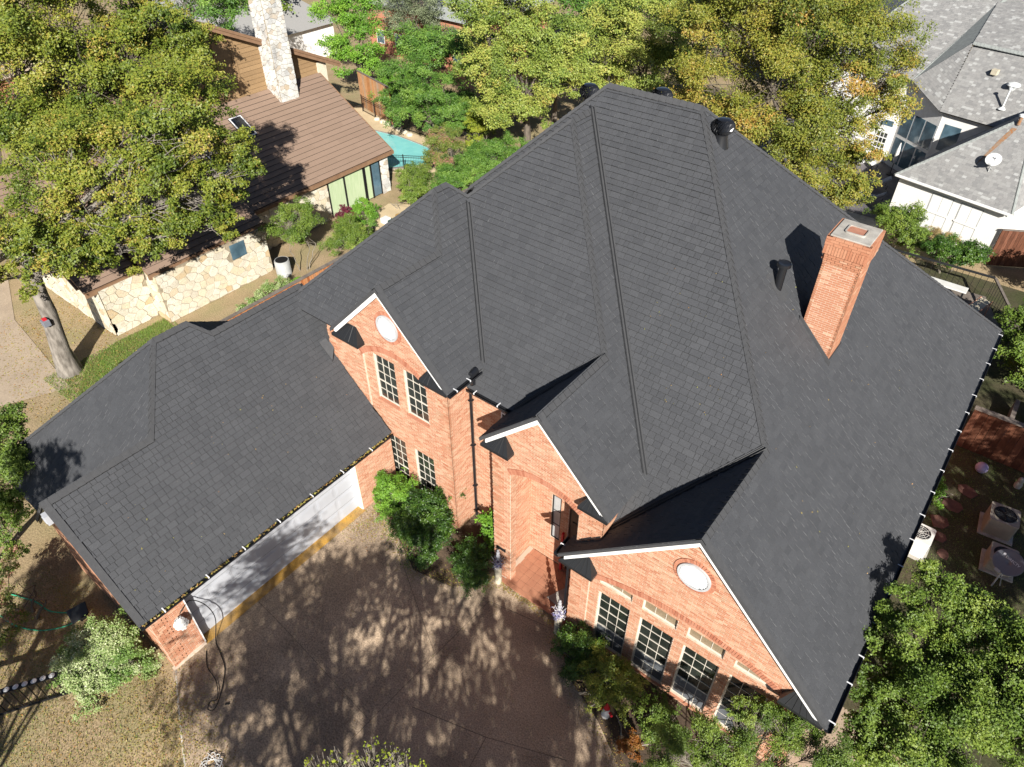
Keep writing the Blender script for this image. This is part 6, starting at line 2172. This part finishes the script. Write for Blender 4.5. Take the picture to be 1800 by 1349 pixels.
def tree(name, label, base, lobes, leaf, size=0.09, cover=1.3, r0=0.28, cat='tree', group=None, bark='bark', twigs=0.10, lean=None, trunks=1, fill=0.2, aspect=0.65, fork=None, bough=0.36):
    root = thing(name, label, cat, base, 0, group)
    pts, tn, ow, ccs = crown_points(lobes, cover, size, aspect, fill=fill, bough=bough)
    ok = pts[:, 2] > base[2] + 0.05
    add_leaves(root, pts[ok], tn[ok], ow[ok], size, leaf, aspect=aspect)
    L_ = np.array([l[:3] for l in lobes])
    cen = L_.mean(0)
    b = np.asarray(base, float)
    mb = MB()
    for k in range(trunks):
        off = np.array((random.uniform(-.15, .15), random.uniform(-.15, .15), 0)) * (trunks > 1) * 2
        top = np.array(fork, float) if fork is not None else b + (cen - b) * np.array((0.55, 0.55, 0.6)) + off * 3
        sub = [l for i, l in enumerate(lobes) if i % trunks == k]
        n = 6
        path = [b + off - np.array((0, 0, 0.15))] + [b + off + (top - b - off) * ((i / n) ** (0.9)) + np.array((random.uniform(-.06, .06), random.uniform(-.06, .06), 0)) * (i < n) for i in range(1, n + 1)]
        rad = [r0 * 1.35] + [r0 * (1.0 - 0.45 * i / n) for i in range(1, n + 1)]
        mb.tube(path, rad, 10)
        for l in sub:
            e = np.array(l[:3])
            m1 = top + (e - top) * 0.45 + np.array((random.uniform(-.3, .3), random.uniform(-.3, .3), random.uniform(0, .5))) * l[3] * 0.4
            st = path[random.choice((4, 5, 6, 6) if fork is None else (5, 6))] if len(path) > 6 else top
            m1 = st + (e - st) * 0.5 + np.array((random.uniform(-.3, .3), random.uniform(-.3, .3), random.uniform(-.1, .35))) * l[3] * 0.5
            mb.tube([st, m1, e], [r0 * 0.34, r0 * 0.2, r0 * 0.08], 6)
            m = (np.linalg.norm(ccs - e, axis=1) < l[3] * 1.15)
            c_ = ccs[m]
            if len(c_):
                idx = RNG.choice(len(c_), max(1, int(len(c_) * twigs)), replace=False)
                for q in c_[idx]:
                    s0 = m1 + (e - m1) * random.uniform(0.4, 1.0)
                    mid = (s0 + q) / 2 + RNG.normal(size=3) * 0.12 * l[3]
                    mb.tube([s0, mid, q], [r0 * 0.05 + 0.005, r0 * 0.03 + 0.004, 0.004], 4, cap=False)
    mb.build('trunk', M[bark], root, True, smooth=True)
    return root

def shrub(name, label, base, lobes, leaf, size=0.05, cover=1.5, cat='shrub', group=None, r0=0.03, fill=0.3, aspect=0.6, twigs=0.15, trunks=3, bark='twig', grow=1.2):
    lobes = [(x, y, z, r * grow) for x, y, z, r in lobes]
    return tree(name, label, base, lobes, leaf, size, cover * 1.45, r0, cat, group, bark, twigs, None, trunks, fill, aspect)

def ball(x, y, z, r, n=5, sq=0.75, seed=0):
    rg = random.Random(seed * 77 + int(x * 10) + int(y * 10))
    out = [(x, y, z, r * 0.7)]
    for i in range(n):
        a = 2 * math.pi * i / n + rg.uniform(-.3, .3)
        out.append((x + r * 0.5 * math.cos(a), y + r * 0.5 * math.sin(a), z + rg.uniform(-.25, .3) * r, r * rg.uniform(0.42, 0.6)))
    return out

# big trees
t1 = tree('elm_tree', 'tall elm with leaning grey trunk at the corner of the stone house', (-33.1, 7.6, 0), LOBES['T1a'], 'elm', 0.062, 2.0, 0.46, bark='barkpale', fork=(-33.2, 8.2, 6.0), bough=0.30)
tree('elm_tree', 'broad elm shading the roof in the top left corner', (-46, 8, 0), LOBES['T1b'], 'elm', 0.070, 2.1, 0.42, bough=0.30)
tree('elm_tree', 'yellow-green elm directly behind the main ridge', (-31, 41.5, 0), LOBES['T2'], 'yellowgreen', 0.074, 2.6, 0.32)
tree('elm_tree', 'olive green elm between the yellow-green elm and the rusty one', (-25.5, 50.5, 0), LOBES['T4'], 'yellowgreen', 0.076, 2.2, 0.3)
tree('elm_tree', 'huge rusty autumn elm above the right hip beside the white house', (-12, 45, -1.1), LOBES['T3'], 'rust', 0.066, 2.3, 0.42)
tree('oak_tree', 'dense green oak overlapping the lower right eave', (4.0, 15.9, -1.1), LOBES['T7'], 'oak', 0.037, 3.2, 0.14)
tree('crape_myrtle', 'leafy crape myrtle with pale twigs under the right gable windows', (0.2, 9.6, -1.1), LOBES['T8'], 'oak', 0.024, 2.0, 0.05, trunks=4, twigs=0.7, bark='twig', fill=0.4)
tree('green_tree', 'bright green tree behind the cedar fence', (-49, 42, 0), LOBES['T5a'], 'bright', 0.074, 2.0, 0.2)
tree('green_tree', 'rounded green tree between pool fence and background brick house', (-38.4, 40.0, 0), LOBES['T5b'], 'green', 0.051, 2.1, 0.14, trunks=3)
tree('grey_oak_tree', 'grey-green oak in front of the background brick house', (-50, 53, 0), LOBES['T6'], 'grey', 0.068, 1.35, 0.26)
tree('green_tree', 'green tree behind the tan clerestory gable', (-55, 33, 0), LOBES['T9'], 'green', 0.075, 1.35, 0.26)
tree('green_tree', 'dark green tree behind the grey roof in the top right corner', (-8, 81, -1.1), LOBES['T10'], 'green', 0.088, 1.35, 0.3)
tree('garden_shrub', 'tall dark shrub left of the garage roof corner', (-24.6, 0.6, 0), LOBES['L1'], 'oak', 0.041, 2.1, 0.07, cat='shrub', trunks=3)
tree('crape_myrtle', 'pink tinged crape myrtle on the left edge near the hose', (-21.2, 0.1, 0), LOBES['L2'], 'crape', 0.034, 1.5, 0.05, trunks=3)
tree('young_tree', 'sparse yellow-leaved tree top poking up from below the frame', (-3.6, 1.2, -1.1), LOBES['Tbot'], 'lemon', 0.036, 0.16, 0.08, twigs=0.9, bark='twig')
tree('green_tree', 'leafy green tree right of the bright green one behind the fence', (-45.0, 45.5, 0), ball(-45.0, 45.5, 4.2, 3.0, 7, seed=31), 'green', 0.075, 1.3, 0.2)
tree('green_tree', 'shaded green tree between oak and yellow-green elm', (-39.5, 46.5, 0), ball(-39.5, 46.5, 4.4, 3.0, 7, seed=32), 'green', 0.075, 1.3, 0.2)
tree('green_tree', 'dark tree behind the hedge mound', (-33.5, 48.5, 0), ball(-33.5, 48.5, 4.6, 3.2, 7, seed=33), 'oak', 0.075, 1.3, 0.22)
# street trees below the frame whose shadows fall on the drive
def offtree(label, base, cen, r, n, leaf='elm', **k):
    rg = random.Random(int(base[0] * 13 + base[1] * 7))
    lob = []
    for i in range(n):
        a = 2 * math.pi * i / n + rg.uniform(-.3, .3)
        q = r * rg.uniform(0.25, 0.95)
        lob.append((round(cen[0] + q * math.cos(a), 2), round(cen[1] + q * math.sin(a), 2), round(cen[2] + rg.uniform(-.35, .45) * r, 2), r * rg.uniform(0.24, 0.38)))
    return tree('street_tree', label, base, lob, leaf, **k)
offtree('bare-limbed street tree on the near side of the drive', (-0.5, -5.5, -1.1), (-1.6, -4.0, 8.2), 5.0, 16, cover=1.45, size=0.085, r0=0.5, twigs=0.1, bough=0.40)
offtree('street tree shading the right half of the drive', (4.5, -2.0, -1.1), (3.6, -1.0, 6.4), 3.8, 11, cover=1.35, size=0.085, r0=0.4, twigs=0.1, bough=0.40)
offtree('small street tree shading the drive nearest the porch', (0.9, 0.4, -1.1), (0.3, 0.9, 5.6), 2.3, 7, cover=1.8, size=0.075, r0=0.18, twigs=0.3)
offtree('tall street tree beyond the lower left corner', (-14.4, -6.4, 0), (-14.4, -5.7, 10.6), 2.3, 8, cover=1.8, size=0.075, r0=0.2, twigs=0.3)
offtree('small street tree near the iron gate side', (-11.8, -8.6, 0), (-11.9, -8.1, 7.8), 2.8, 10, cover=2.4, size=0.075, r0=0.15, twigs=0.3)
offtree('side yard tree shading the outdoor units', (13.2, 15.0, -1.1), (12.9, 15.2, 5.9), 3.6, 11, cover=1.10, size=0.075, r0=0.26)
offtree('side yard tree between the two other side yard trees', (12.6, 18.8, -1.1), (12.4, 18.8, 6.0), 3.1, 10, cover=1.8, size=0.08, r0=0.26)
offtree('side yard tree beyond the brown board fence', (13.0, 23.0, -1.1), (12.6, 23.2, 5.8), 3.8, 11, cover=1.10, size=0.075, r0=0.26)

# shrubs along the front of the house
shrub('boxwood', 'bright green rounded shrub beside the garage end of the bed', (-15.0, 11.4, gz(-15)), [(-15.1, 11.6, .85, .48), (-14.6, 11.4, .8, .42), (-15.3, 11.3, .6, .36), (-14.3, 11.5, 1.0, .4), (-14.9, 11.0, .45, .36), (-14.2, 10.9, .5, .36)], 'bright', 0.031, 1.5, grow=1.42)
shrub('holly_bush', 'large dark glossy holly in the middle of the front bed', (-12.9, 11.2, gz(-12.9)), [(-13.0, 11.3, .55, .75), (-12.5, 11.4, .5, .6), (-13.5, 11.4, .75, .5), (-12.8, 10.8, .05, .62), (-12.3, 10.9, .0, .5), (-13.3, 10.8, .2, .5), (-12.6, 11.6, 1.0, .5), (-12.3, 10.5, -.35, .35), (-13.1, 11.7, 1.0, .5)], 'dark', 0.037, 1.5, grow=1.42)
shrub('boxwood', 'clipped round green boxwood left of the porch planter', (-10.85, 11.2, gz(-10.85)), [(-10.8, 11.3, -.15, .52), (-10.6, 11.0, -.45, .45), (-11.05, 11.2, -.35, .42), (-10.7, 11.6, -.1, .4), (-10.5, 11.2, -.3, .38)], 'dark', 0.027, 1.5, grow=1.42)
shrub('hydrangea', 'yellow-green broad-leaved plant under the downspout', (-11.0, 12.9, gz(-11)), [(-11.1, 13.0, .2, .38), (-10.8, 12.9, .05, .4), (-11.3, 13.1, -.05, .35), (-10.6, 12.7, -.3, .35)], 'bright', 0.058, 1.35, aspect=0.8, grow=1.42)
shrub('holly_bush', 'dark holly at the left end under the right gable windows', (-5.6, 11.1, gz(-5)), [(-5.9, 11.2, -.3, .5), (-5.5, 11.0, -.25, .45), (-6.2, 11.15, -.5, .38), (-5.7, 10.7, -.6, .4)], 'dark', 0.031, 1.5, grow=1.42)
shrub('privet_bush', 'yellow-green bush in front of the first tall window', (-4.4, 10.7, gz(-4)), [(-4.9, 10.9, -.2, .45), (-4.4, 10.8, -.2, .45), (-4.0, 10.8, -.15, .42), (-4.6, 10.4, -.5, .42), (-4.1, 10.4, -.55, .42), (-3.7, 10.6, -.4, .36), (-5.1, 10.5, -.6, .35)], 'elm', 0.031, 1.5, grow=1.42)
shrub('nandina_bush', 'dark low shrub between yellow-green bush and crape myrtle', (-2.6, 10.4, gz(-2)), [(-2.8, 10.8, -.45, .42), (-2.2, 10.6, -.4, .42), (-2.5, 10.2, -.6, .4), (-1.8, 10.5, -.3, .4)], 'oak', 0.031, 1.5)
shrub('nandina_bush', 'orange autumn nandina at the edge of the drive', (-2.85, 9.55, gz(-2)), [(-2.9, 9.6, -.65, .3), (-2.65, 9.5, -.7, .26), (-3.0, 9.4, -.8, .22)], 'orange', 0.031, 1.5)
shrub('variegated_shrub', 'large cream variegated shrub at the garage corner', (-17.0, 1.0, 0), [(-17.0, 1.2, 1.15, .72), (-16.6, 1.35, .8, .62), (-17.6, 1.2, 1.15, .6), (-17.1, .6, .6, .72), (-16.4, .95, .45, .6), (-17.7, .5, .6, .6), (-16.1, 1.6, .45, .5), (-18.0, .9, .9, .5), (-16.8, .15, .35, .5), (-17.5, -.1, .35, .46), (-18.1, 0.3, .4, .45), (-16.9, 1.6, 1.3, .5)], 'variegated', 0.032, 1.5)
shrub('garden_shrub', 'light green shrub hugging the wall below the right eave', (1.7, 25.9, -1.1), [(1.75, 26.0, -.5, .4), (1.85, 25.7, -.65, .34), (1.7, 26.4, -.55, .34)], 'bright', 0.034, 1.5)
# neighbour's side garden
shrub('tall_shrub', 'tall leggy shrub by the stone wall above the round cooling unit', (-31.6, 20.6, 0), [(-31.8, 20.4, 3.0, .8), (-31.4, 21.2, 2.7, .8), (-32.0, 21.4, 3.3, .75), (-31.5, 20.7, 2.0, .7), (-32.4, 21.0, 2.9, .6), (-31.1, 20.4, 2.4, .6), (-31.7, 19.9, 2.4, .5)], 'oak', 0.041, 1.5, twigs=0.5)
shrub('olive_shrub', 'grey-green bushy shrub beside the orange fence', (-30.0, 22.9, 0), [(-30.3, 23.4, 1.6, .8), (-29.8, 22.8, 1.5, .8), (-30.4, 22.4, 1.2, .7), (-29.6, 23.5, 1.2, .7), (-30.8, 23.8, 1.7, .6), (-29.9, 24.0, 1.3, .6)], 'oak', 0.037, 1.5, twigs=0.5)
shrub('maroon_shrub', 'small maroon leaved plant by the patio doors', (-33.1, 25.4, 0), [(-33.1, 25.5, 1.3, .38), (-33.2, 25.1, .9, .35), (-32.9, 25.7, .8, .3)], 'maroon', 0.034, 1.5, twigs=0.9)
shrub('lime_plant', 'lime green leafy plants in front of the curtains', (-32.6, 26.4, 0), [(-32.6, 26.2, .9, .5), (-32.4, 26.9, .8, .5), (-33.0, 26.7, 1.1, .45), (-32.3, 25.7, .5, .4)], 'bright', 0.041, 1.5)
shrub('olive_shrub', 'airy shrub with reddish tips beside the pool', (-34.0, 35.4, 0), [(-34.2, 35.4, 2.3, .8), (-33.8, 35.0, 1.6, .85), (-34.4, 36.0, 2.5, .7), (-33.6, 35.7, 1.8, .8), (-34.0, 34.5, 1.0, .8), (-33.3, 34.9, 0.8, .7)], 'crape', 0.041, 1.5, twigs=0.5)
shrub('olive_shrub', 'low shrub at the near corner of the pool fence', (-33.5, 31.9, 0), [(-33.6, 31.9, 1.2, .75), (-33.0, 32.1, 1.0, .7), (-33.9, 32.5, 1.0, .7), (-33.2, 31.2, .7, .6), (-32.6, 31.6, .6, .6)], 'oak', 0.037, 1.5, twigs=0.4)
shrub('hedge_shrub', 'dense dark green hedge mound behind the left roof slope', (-30.9, 37.7, 0), [(-31.4, 38.2, 1.3, 1.0), (-30.4, 38.2, 1.5, 1.0), (-31.8, 37.2, 1.0, .9), (-30.6, 37.0, 1.0, 1.0), (-29.6, 37.6, 1.2, .9), (-32.4, 38.0, 1.1, .8), (-29.2, 38.6, 1.5, .9), (-31.6, 35.6, .9, .9), (-31.0, 34.6, .7, .8), (-32.4, 36.4, .9, .8)], 'green', 0.041, 1.5)
shrub('hedge_shrub', 'green mound of shrubs beside the pool path', (-31.6, 32.9, 0), [(-31.4, 33.2, .9, .8), (-31.0, 32.3, .7, .75), (-32.0, 33.8, .9, .75), (-30.4, 33.0, .8, .7), (-30.3, 31.6, .5, .6), (-29.8, 34.2, 1.0, .8), (-29.6, 35.6, 1.1, .9)], 'green', 0.045, 1.5)
shrub('olive_shrub', 'mixed green shrub between the curtains and the pool rail', (-32.2, 29.6, 0), [(-32.3, 29.8, .7, .5), (-31.8, 30.3, .7, .55), (-32.7, 30.4, .9, .5), (-31.2, 29.6, .5, .45)], 'oak', 0.045, 1.5)
shrub('lemon_shrub', 'lemon yellow shrub at the end of the pool', (-34.7, 40.0, 0), [(-34.8, 40.0, 2.2, .6), (-34.4, 39.7, 1.6, .6), (-35.0, 40.4, 2.6, .55), (-34.5, 40.3, 2.0, .5), (-34.3, 39.2, 1.0, .5)], 'lemon', 0.048, 1.35)
for i, (x, y) in enumerate(((-45.5, 42.6), (-42.3, 41.8), (-39.0, 42.8), (-36.6, 42.5))):
    shrub('hedge_shrub', ['green shrub behind the far end of the cedar fence', 'green shrub beyond the end post of the cedar fence', 'dark shrub behind the pool under the trees', 'dark shrub beneath the yellow-green elm'][i], (x, y, 0), ball(x, y, 1.6, 1.9, 6, seed=i), ('bright', 'green', 'green', 'oak')[i], 0.058, 1.35)
shrub('silver_shrub', 'silvery variegated shrub row beside the orange fence', (-29.9, 17.2, 0), [(-30.2, 16.6, .7, .4), (-30.0, 17.2, .9, .4), (-29.8, 17.8, 1.0, .4), (-29.6, 18.2, .8, .35), (-30.3, 16.1, .5, .35), (-30.4, 15.6, .4, .3)], 'variegated', 0.029, 1.5)
def potted(label, x, y, r, h, leaf, pr=0.2, ph=0.35, pm='blackrubber', size=0.05):
    t = shrub('potted_plant', label, (x, y, 0), ball(x, y, ph + r * 0.7, r, 4), leaf, size * 0.68, 1.4, cat='plant', trunks=1)
    mb = MB()
    mb.lathe([(pr * 0.75, 0.0), (pr, ph), (pr * 1.06, ph), (pr * 0.9, ph - 0.03), (0.001, ph - 0.04)], (x, y, 0), 16)
    mb.build('pot', M[pm], t, True, smooth=True)
potted('green plant in a white pot beside the orange fence', -29.2, 18.6, 0.5, 1, 'bright', 0.25, 0.5, 'plastic_white')
potted('spiky yellow-green plant in a black pot', -29.3, 20.1, 0.42, 1, 'lemon', size=0.07)
potted('dark small plant in a black pot near the white pot', -29.4, 19.4, 0.32, 1, 'oak')
potted('leafy potted plant near the green crate', -31.6, 26.1, 0.36, 1, 'green')
# side yard right
shrub('laurel_shrub', 'leafy green shrub under the white wing windows', (-5.6, 46.6, -1.1), ball(-5.9, 46.8, 0.5, 1.3, 6, seed=2) + ball(-4.6, 46.0, 0.2, 1.1, 5, seed=3), 'oak', 0.051, 1.35)
shrub('laurel_shrub', 'dark leafy shrub behind the deck railing', (-2.2, 45.4, -1.1), ball(-2.8, 45.3, 0.1, 1.1, 5, seed=4) + ball(-1.3, 45.8, 0.2, 1.1, 5, seed=5), 'dark', 0.051, 1.35)
shrub('ornamental_grass', 'tawny ornamental grass clump below the white window', (-3.0, 48.0, -1.1), [(-3.3, 48.0, -.3, .5), (-2.6, 47.8, -.3, .5), (-3.9, 48.2, -.4, .45)], 'drygrass', 0.061, 1.35, aspect=0.15, trunks=2)
shrub('laurel_shrub', 'large shaded hedge past the end of the right gutter', (3.2, 37.6, -1.1), ball(2.9, 38.6, 0.4, 1.7, 6, seed=6) + ball(3.6, 36.4, 0.2, 1.6, 6, seed=7) + ball(4.6, 38.2, 0.5, 1.5, 6, seed=8), 'oak', 0.065, 1.2)
shrub('laurel_shrub', 'sunlit green shrub at the right edge below the board fence', (3.0, 45.8, -1.1), ball(3.2, 45.8, 0.6, 1.5, 6, seed=9) + ball(4.6, 46.8, 0.6, 1.4, 6, seed=10), 'green', 0.051, 1.35)
for i, (x, y) in enumerate(((-20, 66), (-28, 62), (-36, 60), (-42, 66), (-60, 60), (-66, 44), (-22, 84), (-40, 84), (-60, 84), (-82, 60), (6, 66), (14, 58))):
    ob = ball(x, y, 5.5, 4.2, 7, seed=20 + i)
    tree('background_tree', 'distant tree ' + ['behind the rusty elm', 'behind the olive elm', 'behind the yellow-green elm', 'left of the dark gap at the top edge', 'behind the grey-green oak', 'behind the pale grey roof', 'beyond the white house patio', 'at the top centre edge', 'beyond the background brick house', 'far off beyond the top left edge', 'right of the white house', 'in the top right margin'][i], (x, y, -0.5), ob, ('green', 'oak', 'green', 'oak')[i % 4], 0.14, 1.35, 0.3, group='trees at the far edge')

# ---- litter and grass
def scatter(name, label, n, fn, size, leaf, aspect=0.6, up=1.6, z=0.02):
    xy = np.array([fn() for _ in range(n)])
    zz = np.array([gz(x) for x in xy[:, 0]]) + z + RNG.random(n) * 0.015
    c = np.column_stack([xy, zz])
    me = leaves_mesh(name, c, size, RNG.random(n), up_bias=up, aspect=aspect)
    me.materials.append(LEAF[leaf])
    o = link(bpy.data.objects.new(name, me))
    stuff(o, label)
    o['category'] = 'leaves'
    return o
U = random.uniform
def seg(a, b, w):
    f = random.random()
    return (a[0] + (b[0] - a[0]) * f + random.gauss(0, w), a[1] + (b[1] - a[1]) * f + random.gauss(0, w))
scatter('leaf_litter', 'fallen yellow and brown leaves on the bare ground by the gate', 9000, lambda: (U(-22, -10.5), U(-6, 2.0)), 0.032, 'litter')
scatter('leaf_litter', 'fallen leaves gathered along the edge of the drive', 2600, lambda: random.choice((seg((-15.3, 11.0), (-12.4, 9.8), .25), seg((-12.4, 9.8), (-9.8, 11.7), .2), seg((-9.8, 11.8), (-7.0, 11.7), .12), seg((-6.9, 11.3), (-2.3, 8.5), .25), seg((-15.3, 9.8), (-14.6, 10.6), .5))), 0.03, 'litter', z=0.03)
scatter('leaf_litter', 'scattered small leaves across the drive', 1500, lambda: (U(-15, -1), U(-3, 11)), 0.022, 'litter', z=0.025)
scatter('leaf_litter', 'fallen leaves drifting over the pale joint onto the drive', 2600, lambda: seg((-15.2, 2.3), (-10.8, -1.8), .7), 0.028, 'litter', z=0.03)
scatter('leaf_litter', 'dry leaves under the neighbour elm', 2500, lambda: (U(-40, -30), U(5, 11)), 0.05, 'litter')
def blades(name, label, n, fn, h, leaf):
    xy = np.array([fn() for _ in range(n)])
    z = np.array([gz(x) for x in xy[:, 0]])
    b = np.column_stack([xy, z])
    d = RNG.normal(size=(n, 3)) * 0.45
    d[:, 2] = 1
    d *= (h * RNG.uniform(0.5, 1.3, n))[:, None]
    sd = np.column_stack([RNG.normal(size=(n, 2)), np.zeros(n)])
    sd /= np.linalg.norm(sd, axis=1)[:, None]
    sd *= 0.010
    V = np.stack([b - sd, b + sd, b + d * 0.6 + sd * 0.7, b + d], 1).reshape(-1, 3)
    me = npmesh(name, V, np.arange(4 * n).reshape(-1, 4), np.repeat(RNG.random(n), 4))
    me.materials.append(LEAF[leaf])
    o = link(bpy.data.objects.new(name, me))
    stuff(o, label)
    o['category'] = 'grass'
structure(sheet('lawn', [(-33.4, 12.8), (-28.5, 12.8), (-26.4, 14), (-26.2, 7.0), (-31.2, 7.0), (-33.0, 8.4), (-33.6, 10.3)], 0.012, M['lawn']))
blades('grass', 'green lawn strip behind the garage roof', 26000, lambda: (U(-33.5, -26.5), U(6.5, 13.0)), 0.10, 'grass')
blades('grass', 'grass strip along the orange fence', 12000, lambda: (U(-30.8, -28.6), U(13, 24)), 0.09, 'grass')
blades('grass', 'patchy grass around the iron gate', 9000, lambda: (U(-23, -12.5), U(-5, 1.5)), 0.05, 'grass')
blades('grass', 'dry straw-coloured grass by the gate', 16000, lambda: (U(-23, -12.0), U(-5, 1.8)), 0.05, 'drygrass')
blades('grass', 'thin shaded grass of the side yard', 12000, lambda: (U(1.6, 8), U(20, 30)), 0.06, 'grass')

# ---- a few windblown leaves on the dark roof
n = 170
cc = []
for i in range(n):
    f = random.random()
    if f < 0.45:
        x, y = U(-6, 1.2), U(14, 26)
        if x > 1.2 or 12.53 - x > y - 0.5 and x < -2.9 or y > 31 + x:
            continue
        z = 4.43 - x
    elif f < 0.75:
        x, y = U(-18.2, -15.8), U(2.3, 11.8)
        z = -12.55 - x
    else:
        x, y = U(-8.0, -4.5), U(15.5, 18.5)
        if 8.15 - x > y - 0.4 or y > 12.2 - x or y < x + 19:
            continue
        z = y - 8.1
    cc.append((x, y, z + 0.05))
me = leaves_mesh('roof_leaves', np.array(cc), 0.03, RNG.random(len(cc)), up_bias=0.6)
me.materials.append(LEAF['litter'])
o = link(bpy.data.objects.new('roof_leaves', me))
stuff(o, 'windblown dry leaves lying on the dark roof')
o['category'] = 'leaves'
